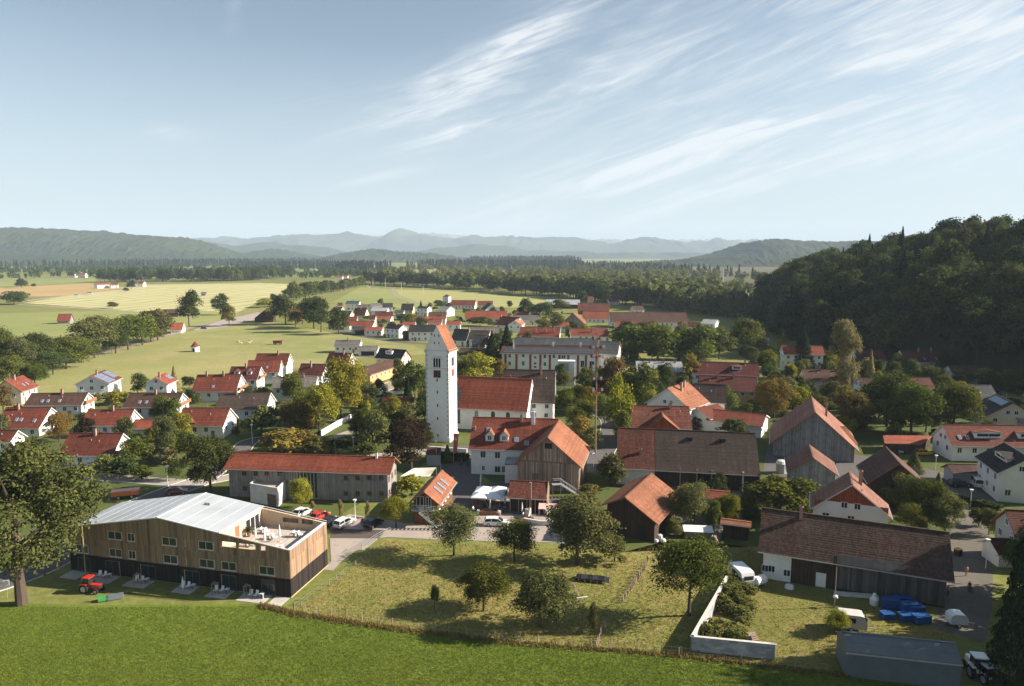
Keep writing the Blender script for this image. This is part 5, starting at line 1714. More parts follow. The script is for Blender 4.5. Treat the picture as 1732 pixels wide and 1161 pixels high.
# ------------------------------------------------------------------ vegetation prototypes
LM = dict(
    broad=leaf_mat("leaves_broad", (0.055, 0.078, 0.016), (0.17, 0.185, 0.04)),
    maple=leaf_mat("leaves_maple", (0.035, 0.048, 0.016), (0.165, 0.165, 0.05)),
    dark=leaf_mat("leaves_dark", (0.032, 0.052, 0.016), (0.10, 0.12, 0.036)),
    fruit=leaf_mat("leaves_fruit", (0.068, 0.085, 0.028), (0.20, 0.195, 0.07)),
    yellow=leaf_mat("leaves_yellow", (0.14, 0.15, 0.02), (0.32, 0.29, 0.04)),
    gold=leaf_mat("leaves_gold", (0.17, 0.13, 0.03), (0.33, 0.245, 0.06)),
    rust=leaf_mat("leaves_rust", (0.085, 0.072, 0.024), (0.20, 0.145, 0.045)),
    copper=leaf_mat("leaves_copper", (0.028, 0.022, 0.015), (0.075, 0.05, 0.026)),
    birch=leaf_mat("leaves_birch", (0.18, 0.16, 0.07), (0.36, 0.31, 0.14)),
    spruce=leaf_mat("needles_spruce", (0.012, 0.022, 0.012), (0.034, 0.048, 0.02), tr=0.15),
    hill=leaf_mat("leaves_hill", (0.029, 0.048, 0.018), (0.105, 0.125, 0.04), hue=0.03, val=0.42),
    shrub=leaf_mat("leaves_shrub", (0.07, 0.088, 0.024), (0.20, 0.195, 0.06), hue=0.035, val=0.35),
)


def leaf_cloud(shape, n, size, seed, quads=True):
    """unit crown: z 0..1, radius about .5. returns V,F(quads),tint"""
    r = np.random.default_rng(seed)
    C = []
    if shape in ('round', 'spread', 'airy', 'bush'):
        zc, rz, rx = {'round': (.48, .5, .5), 'spread': (.49, .5, .5), 'airy': (.55, .45, .5), 'bush': (.45, .55, .5)}[shape]
        nl = {'round': 36, 'spread': 50, 'airy': 34, 'bush': 24}[shape]
        k = 0
        while len(C) < nl:
            d = r.normal(size=3)
            d /= np.linalg.norm(d)
            d[2] = d[2] if d[2] > -.75 else -d[2]
            rad = r.uniform(.5, .86)
            lr = r.uniform(.10, .22) if shape != 'spread' else r.uniform(.065, .15)
            C.append((d[0] * rx * rad, d[1] * rx * rad, zc + d[2] * rz * rad, lr))
        if shape in ('round', 'bush'):
            C.append((0, 0, zc, .25))
    elif shape == 'tall':
        for i in range(24):
            z = r.uniform(.1, .93)
            w = .36 * math.sin(math.pi * min(max(z * .85 + .12, 0), 1)) + .05
            a = r.uniform(0, 6.28)
            C.append((math.cos(a) * w, math.sin(a) * w, z, r.uniform(.1, .19)))
        for z in np.linspace(.15, .85, 6):
            C.append((0, 0, z, .22))
    if shape == 'conifer':
        t = r.uniform(0, 1, n) ** .75
        z = 1 - t
        tier = np.abs(((z * 11) % 1) - .5) * .5
        rad = (t * .48 + .012) * r.uniform(.55, 1.05, n) ** .6 * (0.82 + tier)
        a = r.uniform(0, 2 * np.pi, n)
        P = np.stack([np.cos(a) * rad, np.sin(a) * rad, z * .98 - rad * .18 + .02], 1)
        P[:, 2] = np.maximum(P[:, 2], 0.01)
        N = np.stack([np.cos(a) * .6, np.sin(a) * .6, np.full(n, .75)], 1) + r.normal(size=(n, 3)) * .3
        tint = r.uniform(0, 1, n) * .7 + .3 * (rad / (t * .5 + .02)).clip(0, 1)
    else:
        C = np.array(C)
        wts = C[:, 3] ** 2
        idx = r.choice(len(C), n, p=wts / wts.sum())
        d = r.normal(size=(n, 3))
        d /= np.linalg.norm(d, axis=1)[:, None]
        low = d[:, 2] < -.35
        d[low, 2] *= -1
        rr = np.where(r.random(n) < .16, r.uniform(.9, 1.45, n), r.uniform(.6, 1.06, n) ** .8) if shape != 'airy' else r.uniform(.3, 1.4, n)
        P = C[idx, :3] + d * (C[idx, 3] * rr)[:, None] * np.array([1, 1, .86])
        N = d + np.array([0, 0, .3]) + r.normal(size=(n, 3)) * .7
        lob = r.uniform(0, 1, len(C))
        tint = .45 * r.uniform(0, 1, n) + .35 * lob[idx] + .2 * r.uniform(0, 1, n) ** 3
        P[:, 2] = P[:, 2].clip(.0, 1.05)
    N /= np.linalg.norm(N, axis=1)[:, None]
    ref = np.where(np.abs(N[:, 2:3]) > .9, np.array([[1., 0, 0]]), np.array([[0, 0, 1.]]))
    T = np.cross(N, ref)
    T /= np.linalg.norm(T, axis=1)[:, None]
    B = np.cross(N, T)
    a = r.uniform(0, 6.28, n)[:, None]
    T, B = T * np.cos(a) + B * np.sin(a), B * np.cos(a) - T * np.sin(a)
    s = (size * r.uniform(.6, 1.35, n))[:, None]
    asp = r.uniform(.5, .9, n)[:, None]
    bend = N * s * .25
    V = np.stack([P - T * s * .5, P - B * s * asp * .5 + bend, P + T * s * .5, P + B * s * asp * .5 + bend], 1).reshape(-1, 3)
    F = np.arange(n * 4).reshape(n, 4)
    return V, F, np.repeat(tint, 4)


def trunk_mesh(seed, shape, hz=0.62):
    """unit tree: height 1, limbs reaching into the crown"""
    r = random.Random(seed)
    mb = MB()
    r0 = .022 if shape != 'spread' else .028
    pts = [Vector((0, 0, -.01)), Vector((r.uniform(-.01, .01), r.uniform(-.01, .01), .16)), Vector((r.uniform(-.02, .02), r.uniform(-.02, .02), .36)), Vector((r.uniform(-.03, .03), r.uniform(-.03, .03), hz))]
    if shape == 'conifer':
        mb.tube((0, 0, -.01), (0, 0, .92), .016, .003, 7)
    else:
        rad = [r0 * 1.25, r0, r0 * .8, r0 * .35]
        for i in range(3):
            mb.tube(pts[i], pts[i + 1], rad[i], rad[i + 1], 8, caps=False)
        for k in range(7 if shape != 'spread' else 11):
            t = r.uniform(.22, .6)
            a = r.uniform(0, 6.28)
            b0 = pts[1].lerp(pts[3], (t - .16) / (hz - .16) if t < hz else 1)
            L = r.uniform(.16, .33)
            b1 = b0 + Vector((math.cos(a) * L, math.sin(a) * L, L * r.uniform(.5, 1.1)))
            mid = b0.lerp(b1, .5) + Vector((0, 0, -.02))
            mb.tube(b0, mid, r0 * .42, r0 * .28, 6, caps=False)
            mb.tube(mid, b1, r0 * .28, r0 * .08, 6, caps=False)
    return mb.mesh('trunk', M_bark)


PROTO = {}
LOD = {'near': (12500, .033), 'mid': (4200, .054), 'far': (1600, .085)}
BASE = {'round': .04, 'spread': .12, 'airy': .09, 'bush': .0, 'tall': .07, 'conifer': .05}


def proto(shape, lod, var):
    kk = (shape, lod, var)
    if kk not in PROTO:
        n, s = LOD[lod]
        if shape == 'spread':
            n, s = (int(n * 2.0), s * .62) if lod == 'near' else (int(n * 1.3), s)
        if shape == 'airy':
            n, s = int(n * .8), s
        if shape == 'conifer':
            n, s = int(n * .9), s * .95
        if shape == 'bush':
            n, s = int(n * .4), s * 1.6
        V, F, t = leaf_cloud(shape, n, s, len(shape) * 31 + len(lod) * 7 + var * 17)
        b = BASE[shape]
        V[:, 2] = b + V[:, 2] * (1 - b)
        PROTO[kk] = npmesh('crown', V, F, LM['broad'], t)
    return PROTO[kk]


TRUNKS = {}
TREES = []


def plant(loc, h, w, shape, leaf, label, group=None, name=None, cat=None, rot=None, lod=None, lean=None):
    d = loc[1]
    lod = lod or ('near' if d < 135 else ('mid' if d < 330 else 'far'))
    var = random.randrange(4)
    isb = shape == 'bush'
    nm = name or ('shrub' if isb else {'conifer': 'spruce_tree', 'airy': 'fruit_tree', 'tall': 'slender_tree'}.get(shape, 'broadleaf_tree'))
    o = thing(nm, label, cat or ('shrub' if isb else 'tree'), loc, random.uniform(0, 6.28) if rot is None else rot, group)
    o.scale = (w, w * random.uniform(.9, 1.1), h)
    cr_ = ob('crown', proto(shape, lod, var), o)
    cr_.material_slots[0].link = 'OBJECT'
    cr_.material_slots[0].material = LM[leaf]
    if lean:
        cr_.location = lean
    elif shape != 'conifer':
        cr_.rotation_euler = (random.uniform(-.1, .1), random.uniform(-.1, .1), random.uniform(0, 6.28))
        cr_.scale = (random.uniform(.86, 1.12), random.uniform(.86, 1.12), random.uniform(.9, 1.06))
    tk = (shape, var)
    if tk not in TRUNKS:
        TRUNKS[tk] = trunk_mesh(var * 5 + len(shape), shape)
    t = ob('trunk' if not isb else 'stem', TRUNKS[tk], o)
    if isb:
        t.scale = (1, 1, .7)
    else:
        t.scale = (h / w * .9, h / w * .9, 1) if shape != 'conifer' else (h / w, h / w, 1)
        if shape != 'conifer':
            t.scale = (min(h / w, 1.1),) * 2 + (1,)
    TREES.append((loc[0], loc[1], w / 2))
    return o


def tree(bx, by, ty, w, shape, leaf, label, group=None, **k):
    g = at(bx, by)
    h = max(at_depth(bx, ty, g.y).z, .8)
    wm = w * 1.13 * g.y / FPX
    return plant((g.x, g.y, 0), h, wm, shape, leaf, label, group, **k)


# ---- single trees read off the photograph
tree(37, 1022, 737, 226, 'spread', 'maple', 'huge old maple with thick bare trunk at the left edge of the meadow', rot=0.0, lean=(.045, 0, -.05))
tree(357, 834, 737, 84, 'round', 'dark', 'dense dark tree at the left end of the long grey hall', lod='near')
tree(696, 800, 703, 82, 'round', 'copper', 'dark copper beech between parish hall and church tower', lod='near')
tree(577, 713, 603, 68, 'round', 'yellow', 'tallest yellow-green chestnut above the wall path', lod='near')
tree(540, 733, 650, 60, 'round', 'yellow', 'bright yellow-green chestnut in front of the tallest one', lod='near')
tree(508, 737, 668, 64, 'round', 'rust', 'browning chestnut left of the bright yellow-green one', lod='near')
tree(443, 734, 687, 66, 'bush', 'fruit', 'broad grey-green shrub right of the red roofed gable house')
tree(480, 770, 727, 76, 'bush', 'gold', 'broad golden bush behind the left half of the grey hall')
tree(512, 762, 724, 46, 'bush', 'gold', 'smaller golden bush beside the broad one')
tree(538, 768, 737, 44, 'bush', 'shrub', 'pale green bush right of the golden bushes')
tree(565, 772, 740, 15, 'conifer', 'spruce', 'tiny spruce behind the middle of the grey hall')
tree(634, 764, 692, 56, 'round', 'fruit', 'loose tree beside the street left of the copper beech')
tree(618, 775, 748, 40, 'bush', 'shrub', 'low pale shrub at the foot of the loose street tree')
tree(702, 676, 610, 42, 'round', 'broad', 'green tree directly left of the church tower belfry')
tree(676, 672, 611, 22, 'tall', 'broad', 'slim green tree beside the parked bus')
tree(690, 690, 636, 24, 'conifer', 'spruce', 'dark spruce close to the left tower edge')
tree(712, 668, 622, 26, 'round', 'dark', 'dark tree half behind the left tower edge')
tree(803, 652, 600, 62, 'round', 'yellow', 'golden-green tree between tower and nave roof')
tree(783, 650, 612, 30, 'round', 'broad', 'small green tree tight against the tower right side')
tree(846, 640, 611, 22, 'tall', 'gold', 'slim golden tree left of the brewery corner')
tree(832, 625, 560, 38, 'conifer', 'spruce', 'dark spruce left of the tallest spruce behind the nave', lod='near')
tree(857, 622, 548, 44, 'conifer', 'spruce', 'tallest dark spruce behind the nave', lod='near')
tree(839, 600, 566, 34, 'round', 'dark', 'dark bushy tree among the spruces behind the nave')
tree(757, 782, 752, 22, 'conifer', 'broad', 'small bright conical tree below the church wall')
tree(722, 752, 728, 20, 'bush', 'dark', 'dark bush at the church wall')
# --- brewery gardens
tree(1040, 690, 598, 52, 'round', 'rust', 'brownish tall tree right of the maypole top')
tree(1043, 742, 640, 44, 'round', 'yellow', 'yellow-green tree right of the maypole middle')
tree(1022, 725, 668, 30, 'round', 'broad', 'green tree touching the maypole')
tree(1052, 755, 695, 34, 'round', 'broad', 'green tree above the red barn section')
tree(1082, 692, 616, 62, 'round', 'broad', 'broad lit green tree left of the white inn annex')
tree(1125, 660, 612, 36, 'round', 'dark', 'dark tree behind the white inn annex')
tree(1166, 656, 603, 32, 'tall', 'gold', 'slender golden poplar before the long dark red roof')
tree(990, 700, 655, 34, 'round', 'yellow', 'round yellow-green tree in the brewery orchard')
tree(960, 702, 660, 40, 'round', 'broad', 'green tree in the brewery orchard')
tree(975, 728, 690, 36, 'round', 'broad', 'second green tree in the brewery orchard nearer the inn')
tree(985, 752, 705, 46, 'bush', 'gold', 'golden shrub climbing behind the weathered barn')
tree(1000, 760, 722, 30, 'bush', 'shrub', 'green shrub at the foot of the maypole')
tree(948, 655, 618, 22, 'tall', 'broad', 'slim tree in front of the white tank house')
tree(1034, 822, 770, 48, 'bush', 'fruit', 'round pale bush between weathered barn and red barn section')
tree(996, 850, 818, 42, 'bush', 'shrub', 'leafy bush below the barn stair')
tree(1180, 724, 704, 40, 'bush', 'fruit', 'pale shrub below the low workshop roofs')
tree(1245, 745, 712, 46, 'bush', 'dark', 'dark shrub right of the workshop roofs')
# --- park right of the brewery
PARK = [(1075, 612, 548, 55, 'broad'), (1112, 616, 542, 58, 'broad'), (1148, 610, 552, 45, 'dark'), (1182, 614, 550, 60, 'broad'), (1216, 608, 555, 42, 'fruit'), (1262, 602, 540, 42, 'broad'), (1287, 600, 570, 26, 'birch'), (1095, 590, 545, 40, 'rust'), (1052, 606, 560, 36, 'broad'), (1240, 590, 560, 40, 'dark'), (1202, 585, 552, 36, 'dark'), (1060, 580, 545, 30, 'dark')]
ORD = ('first', 'second', 'third', 'fourth', 'fifth', 'sixth', 'seventh', 'eighth', 'ninth', 'tenth', 'eleventh', 'twelfth')
for x, y, t, w, lf in PARK:
    tree(x, y, t, w * 1.25, 'round', lf, ORD[sorted(q[0] for q in PARK).index(x)] + ' park tree from the left between brewery and wooded hill', 'park trees beside the brewery', lod='mid')
# --- east
tree(1309, 708, 640, 48, 'round', 'gold', 'golden tree left of the cream two-storey house', lod='near')
tree(1345, 700, 655, 44, 'round', 'yellow', 'yellow-green tree in front of the cream two-storey house')
tree(1380, 690, 660, 36, 'round', 'broad', 'green tree below the cream house windows')
tree(1324, 690, 632, 48, 'round', 'fruit', 'tall light green tree behind the golden one')
tree(1425, 668, 543, 46, 'tall', 'birch', 'tall pale golden birch before the dark wooded hill', lod='near')
tree(1356, 628, 553, 46, 'conifer', 'spruce', 'tall dark spruce in front of the white villa', lod='near')
tree(1388, 626, 585, 40, 'conifer', 'spruce', 'shorter dark spruce right of the white villa')
tree(1325, 585, 557, 20, 'conifer', 'yellow', 'yellowish conical tree above the white villa')
tree(1500, 722, 622, 78, 'round', 'dark', 'left one of the three big maples behind the orange carport', lod='near')
tree(1540, 742, 645, 84, 'round', 'broad', 'middle one of the three big maples behind the orange carport', lod='near')
tree(1610, 740, 645, 80, 'round', 'broad', 'right one of the three big maples behind the orange carport', lod='near')
tree(1437, 730, 659, 66, 'round', 'rust', 'round copper-green maple behind the large grey barn', lod='near')
tree(1470, 660, 592, 26, 'conifer', 'birch', 'pale larch left of the small brown roofed cottage')
tree(1475, 650, 605, 38, 'round', 'birch', 'pale golden tree behind the cottages')
tree(1520, 640, 600, 30, 'round', 'fruit', 'pale tree before the long white farmhouse')
tree(1573, 650, 620, 46, 'round', 'birch', 'golden tree right of the long white farmhouse')
tree(1630, 650, 625, 44, 'round', 'fruit', 'yellowish tree below the low brown-red roof')
tree(1668, 655, 622, 36, 'round', 'birch', 'pale tree beside the dark grey roofed house')
tree(1705, 660, 628, 40, 'round', 'fruit', 'pale tree at the right edge below the hill')
tree(1728, 668, 640, 40, 'round', 'broad', 'green tree at the right edge below the hill')
tree(1318, 876, 806, 106, 'bush', 'broad', 'very broad round bush before the long patterned barn', lod='near')
tree(1172, 892, 812, 74, 'round', 'fruit', 'tree in the farm garden behind the field barn', lod='near')
tree(1208, 896, 846, 30, 'tall', 'broad', 'narrow tree right of the garden tree', lod='near')
tree(1140, 905, 872, 30, 'bush', 'shrub', 'low bush at the corner of the field barn')
for x, y, t, w, lf, lb in ((1525, 868, 800, 62, 'fruit', 'upper left'), (1560, 892, 806, 66, 'broad', 'middle'), (1598, 902, 838, 62, 'fruit', 'lower right'), (1540, 905, 850, 60, 'broad', 'lowest'), (1583, 866, 800, 44, 'conifer', 'top')):
    tree(x, y, t, w, 'round' if lf != 'conifer' else 'conifer', lf if lf != 'conifer' else 'fruit', f'{lb} tree of the clump behind the large dark barn', lod='near')
tree(1398, 832, 790, 26, 'conifer', 'broad', 'small conical tree before the small grey barn')
tree(1350, 835, 800, 34, 'bush', 'dark', 'dark bush below the small grey barn')
tree(1545, 800, 762, 34, 'conifer', 'fruit', 'pale conical tree beside the dark brown barn edge')
tree(1672, 905, 855, 28, 'bush', 'shrub', 'round shrub right of the lane')
tree(1655, 890, 858, 26, 'bush', 'dark', 'dark shrub right of the lane near the lamp')
tree(1722, 1165, 830, 110, 'conifer', 'spruce', 'big black spruce cut by the right edge', lod='near')
tree(1738, 1010, 880, 70, 'round', 'hill', 'dark tree above the spruce at the right edge', lod='near')
# --- orchard
tree(768, 940, 850, 74, 'airy', 'fruit', 'upright fruit tree in front of the garden house')
tree(870, 950, 880, 66, 'airy', 'broad', 'low dark fruit tree in front of the white estate car')
tree(975, 955, 838, 124, 'round', 'fruit', 'largest broad fruit tree in the middle of the orchard')
tree(1040, 950, 905, 50, 'bush', 'shrub', 'shrub joined to the right of the largest fruit tree')
tree(1165, 1042, 914, 108, 'airy', 'broad', 'tall walnut with bare trunk beside the concrete wall')
tree(818, 1034, 950, 76, 'round', 'broad', 'drooping fruit tree with upright shoots in the front orchard')
tree(912, 1060, 964, 96, 'round', 'fruit', 'grey-green fruit tree nearest to the meadow fence', shape_var=0) if False else tree(912, 1060, 964, 96, 'round', 'fruit', 'grey-green fruit tree nearest to the meadow fence')
tree(1004, 1070, 1020, 14, 'tall', 'fruit', 'young sapling in a wire cage in the front orchard')
tree(735, 1030, 988, 16, 'airy', 'fruit', 'thin almost bare young tree left in the orchard')
tree(670, 893, 838, 42, 'airy', 'yellow', 'small leaning tree beside the parking bay')
tree(511, 862, 808, 38, 'round', 'yellow', 'young yellow-green tree beside the white annex', lod='near')
for x, lb in ((530, 'left'), (576, 'middle'), (622, 'right')):
    tree(x, 876, 846, 9, 'tall', 'birch', f'{lb} one of three staked saplings before the grey hall')
tree(697, 838, 803, 44, 'bush', 'yellow', 'yellowish bush between grey hall and garden house')
tree(1415, 1072, 1030, 34, 'airy', 'yellow', 'small fruit tree in front of the horse trailer')
# --- west gardens
tree(100, 748, 694, 44, 'round', 'gold', 'orange-tinged tree below the skylight house', lod='near')
tree(146, 738, 704, 34, 'bush', 'copper', 'purple leaved shrub beside the orange-tinged tree')
tree(281, 768, 706, 46, 'round', 'fruit', 'grey-green garden tree right of the flower balcony house', lod='near')
tree(296, 664, 619, 22, 'conifer', 'birch', 'slim pale spruce beside the orange roofed white house')
tree(320, 658, 634, 20, 'round', 'dark', 'small round dark tree right of the slim pale spruce')
tree(199, 683, 662, 40, 'bush', 'yellow', 'yellow hedge bush below the solar panel house')
tree(228, 790, 738, 42, 'round', 'broad', 'garden tree right of the large red-brown roof')
tree(252, 782, 750, 36, 'bush', 'shrub', 'pale shrub next to the garden tree by the balcony')
tree(288, 785, 757, 30, 'bush', 'birch', 'silvery shrub in the garden by the balcony')
tree(318, 762, 734, 34, 'bush', 'yellow', 'yellow-green shrub at the lawn edge')
tree(298, 813, 778, 22, 'round', 'dark', 'small clipped round tree on the lawn by the street lamp')
tree(205, 808, 775, 60, 'bush', 'dark', 'dark hedge bush below the large red-brown roof')
tree(240, 812, 785, 34, 'bush', 'broad', 'green bush at the street corner')
tree(178, 800, 768, 40, 'bush', 'shrub', 'shrub against the white wall of the large red-brown house')
tree(6, 700, 655, 34, 'round', 'rust', 'brownish tree at the left edge below the pink house')
tree(2, 745, 700, 34, 'round', 'fruit', 'tree at the left edge beside the skylight house')
for i, (x, y, t, w) in enumerate(((5, 642, 560, 46), (32, 642, 568, 44), (68, 628, 565, 48), (112, 622, 563, 50), (138, 612, 575, 34), (160, 604, 541, 62), (196, 596, 548, 38), (217, 590, 536, 42), (241, 582, 533, 44), (267, 574, 522, 46), (90, 632, 592, 36), (20, 655, 600, 34), (60, 652, 612, 30), (255, 577, 540, 34))):
    k_ = sorted([5, 32, 68, 112, 138, 160, 196, 217, 241, 267, 90, 20, 60, 255], reverse=True).index(x)
    tree(x, y + 2, t, w * 1.3, 'round', ('broad', 'fruit', 'dark', 'broad')[i % 4], ('first', 'second', 'third', 'fourth', 'fifth', 'sixth', 'seventh', 'eighth', 'ninth', 'tenth', 'eleventh', 'twelfth', 'thirteenth', 'last')[k_] + ' avenue tree along the dirt track, counted leftwards from the orange hut', 'avenue trees along the dirt track', lod='near' if y > 585 else 'mid')
OAK = [(483, 549, 500, 42), (500, 553, 520, 26), (531, 556, 503, 46), (543, 562, 507, 30), (573, 566, 520, 30), (466, 545, 512, 24), (512, 549, 515, 28)]
for x, y, t, w in OAK:
    tree(x, y, t, w, 'round', 'dark' if x % 2 else 'rust', ORD[sorted(q[0] for q in OAK).index(x)] + ' spreading oak from the left in the group beside the dark timber barn', 'oaks beside the timber barn', lod='mid')
for i in range(26):
    t = i / 25
    x = 492 + t * 122 + random.uniform(-6, 6)
    y = 508 - t * 24 + random.uniform(-1.5, 2)
    hh = random.uniform(20, 30) * (1 - .45 * t)
    tree(x, y, y - hh, hh * random.uniform(.7, 1.0), 'round', random.choice(['broad', 'broad', 'fruit', 'dark']), 'tree in the hedgerow between the hayfield and the long meadow', 'hedgerow trees between hayfield and meadow', lod='far')
for x, y, t, w, lf, lb in ((190, 522, 511, 17, 'dark', 'low lone bush tree in the middle of the left pasture'), (320, 552, 490, 34, 'dark', 'tall lone tree beside the long open shed'), (373, 533, 498, 26, 'dark', 'lone round tree beside the gravel lot'), (388, 552, 520, 24, 'rust', 'thin brownish tree in front of the gravel lot'), (24, 515, 491, 44, 'dark', 'dark round thicket beside the cornfield road'), (222, 490, 474, 15, 'dark', 'tree beside the road at the lone farm'), (37, 487, 470, 15, 'dark', 'dark tree in the field above the cornfield'), (57, 486, 480, 8, 'dark', 'tiny bush in the field above the cornfield'), (448, 520, 506, 30, 'yellow', 'yellowish thicket left of the oak group'), (463, 513, 496, 14, 'dark', 'dark small tree behind the yellowish thicket'), (213, 494, 486, 10, 'dark', 'little bush beside the cornfield road')):
    tree(x, y, t, w, 'round', lf, lb, lod='mid')
# trees among the northern houses
for x, y, t, w, lf, lb in ((890, 538, 503, 26, 'dark', 'dark upright tree before the hayfield at the north edge'), (918, 542, 509, 36, 'dark', 'dark round tree beside the pale cattle shed'), (812, 552, 536, 34, 'broad', 'green tree before the very long bright red barn'), (832, 553, 543, 18, 'fruit', 'pale bush right of that green tree'), (941, 560, 530, 30, 'fruit', 'pale trees left of the grey barn gable'), (950, 524, 505, 26, 'broad', 'green tree in front of the cattle shed'), (985, 514, 492, 22, 'dark', 'dark tree behind the broad brown-red barn'), (1018, 513, 486, 30, 'dark', 'tall dark tree behind the broad brown-red barn'), (1030, 514, 490, 22, 'fruit', 'pale tree right of the tall dark one'), (918, 553, 538, 20, 'yellow', 'bright yellow bush beside the workshop'), (745, 522, 508, 22, 'dark', 'dark bush left of the white square tower'), (712, 521, 508, 7, 'spruce', 'slim tree behind the cube-like white house'), (685, 541, 531, 26, 'fruit', 'pale bush in the middle of the estate'), (660, 525, 518, 16, 'dark', 'small dark tree in the estate'), (715, 551, 537, 24, 'fruit', 'pale shrub left of the red terrace'), (1128, 522, 497, 18, 'dark', 'dark spruce above the enormous barn'), (618, 541, 534, 12, 'broad', 'little green tree in the front estate row'), (650, 549, 540, 18, 'fruit', 'bush right of the long red front house'), (862, 522, 508, 10, 'dark', 'pair of dark cypress-like shrubs at the hayfield edge')):
    tree(x, y, t, w, 'round' if lf != 'spruce' else 'conifer', lf, lb, lod='mid' if w > 22 else 'far')

# scattered garden shrubs between the houses, kept off footprints and roads
def blocked(x, y, r):
    for (cx, cy, ux, uy, hl, hw) in FOOT:
        dx, dy = x - cx, y - cy
        if abs(dx * ux + dy * uy) < hl + r and abs(-dx * uy + dy * ux) < hw + r:
            return True
    for L in ROADS:
        w = L[-1]
        for (a, b_), (c, d_) in zip(L[:-2], L[1:-1]):
            vx, vy = c - a, d_ - b_
            t = max(0, min(1, ((x - a) * vx + (y - b_) * vy) / (vx * vx + vy * vy + 1e-9)))
            if math.hypot(x - a - vx * t, y - b_ - vy * t) < w / 2 + r:
                return True
    return any(math.hypot(x - a, y - b_) < (r + q) * .55 for a, b_, q in TREES)


def in_poly(px, py, P):
    c = False
    j = len(P) - 1
    for i in range(len(P)):
        if (P[i][1] > py) != (P[j][1] > py) and px < (P[j][0] - P[i][0]) * (py - P[i][1]) / (P[j][1] - P[i][1]) + P[i][0]:
            c = not c
        j = i
    return c


ZONES = [([(0, 690), (380, 650), (600, 650), (640, 700), (560, 745), (330, 780), (160, 790), (60, 740)], 84, .25),
         ([(580, 520), (760, 520), (930, 530), (1060, 540), (1060, 570), (830, 600), (780, 560), (620, 560)], 90, .3),
         ([(940, 650), (1300, 640), (1440, 690), (1730, 700), (1700, 760), (1300, 740), (1200, 740), (960, 740)], 120, .55),
         ([(1280, 590), (1740, 630), (1740, 690), (1440, 690), (1290, 640)], 100, .6),
         ([(1040, 585), (1160, 560), (1290, 570), (1310, 640), (1180, 615), (1060, 625)], 56, .85),
         ([(600, 660), (720, 660), (720, 745), (600, 740)], 22, .6),
         ([(1100, 840), (1260, 850), (1340, 890), (1250, 905), (1120, 900)], 10, .3)]
LEAFW = dict(broad='green', shrub='mixed green', fruit='grey-green', dark='dark green', yellow='yellow-green')
for Pz, n, pb in ZONES:
    xs, ys = [p[0] for p in Pz], [p[1] for p in Pz]
    k = tries = 0
    while k < n and tries < 3000:
        tries += 1
        x, y = random.uniform(min(xs), max(xs)), random.uniform(min(ys), max(ys))
        if not in_poly(x, y, Pz):
            continue
        g = at(x, y)
        big = random.random() < pb
        w = random.uniform(4.0, 7.5) if big else random.uniform(2.4, 5.0)
        if blocked(g.x, g.y, w * .4):
            continue
        lf = random.choice(['broad', 'shrub', 'fruit', 'dark', 'dark', 'yellow' if random.random() < .4 else 'broad'])
        hx_, hy_, near = min(HOUSES, key=lambda q: math.hypot(q[0] - g.x, q[1] - g.y))
        rel = ('in front of' if g.y < hy_ else 'behind') if abs(g.y - hy_) > abs(g.x - hx_) else ('left of' if g.x < hx_ else 'right of')
        siz = 'small' if w < (5.2 if big else 3.3) else 'broad'
        lab = ' '.join((f'{siz} {LEAFW[lf]} {"tree" if big else "shrub"} {rel} the ' + near).split()[:16])
        while lab.split()[-1] in ('and', 'with', 'the', 'a', 'of', 'in', 'under', 'to', 'its', 'behind', 'beside', 'one', 'two', 'three', 'by', 'at', 'for', 'small', 'white', 'red', 'brown', 'dark', 'right', 'left', 'plain', 'many', 'long', 'large', 'bright', 'wide', 'tall', 'pale', 'grey', 'black', 'some', 'glazed', 'open', 'low', 'deep', 'grey-brown', 'large', 'thin', 'finely', 'rust-brown', 'boarded', 'solar'):
            lab = ' '.join(lab.split()[:-1])
        plant((g.x, g.y, 0), w * random.uniform(1.0, 1.5) if big else random.uniform(1.8, 3.8), w, 'round' if big else 'bush', lf, lab,
              'small garden trees between the houses' if big else 'garden shrubs between the houses', name='garden_tree' if big else 'garden_shrub')
        k += 1

# ------------------------------------------------------------------ merged far vegetation (nobody could count it)
def merge_forest(name, pts, shapes, leaf, nleaf=150, size=.2, kind='stuff', seed=0):
    """pts: list of (x,y,z,h,w)"""
    r = np.random.default_rng(seed)
    PR = []
    for v in range(4):
        for sh in shapes:
            V, F, t = leaf_cloud(sh, nleaf, size, 90 + v * 3 + len(sh))
            b = BASE[sh] * .5
            V[:, 2] = b + V[:, 2] * (1 - b)
            PR.append((V, t))
    Vs, Ts = [], []
    for (x, y, z, h, w) in pts:
        V, t = PR[r.integers(len(PR))]
        a = r.uniform(0, 6.28)
        c, s_ = math.cos(a), math.sin(a)
        Q = np.empty_like(V)
        Q[:, 0] = (V[:, 0] * c - V[:, 1] * s_) * w + x
        Q[:, 1] = (V[:, 0] * s_ + V[:, 1] * c) * w + y
        Q[:, 2] = V[:, 2] * h + z
        Vs.append(Q)
        Ts.append((t * r.uniform(.5, 1.1) + r.uniform(-.1, .15)).clip(0, 1))
    V = np.concatenate(Vs)
    me = npmesh(name, V, np.arange(len(V)).reshape(-1, 4), LM[leaf], np.concatenate(Ts))
    return tag(ob(name, me), kind=kind)


def band(poly, n, h, w, seed):
    """random points inside an image polygon on the ground"""
    r = random.Random(seed)
    G = [at(*p) for p in poly]
    P2 = [(g.x, g.y) for g in G]
    xs, ys = [p[0] for p in P2], [p[1] for p in P2]
    out = []
    while len(out) < n:
        x, y = r.uniform(min(xs), max(xs)), r.uniform(min(ys), max(ys))
        if in_poly(x, y, P2):
            hh = r.uniform(*h)
            out.append((x, y, 0, hh, r.uniform(*w) * hh))
    return out


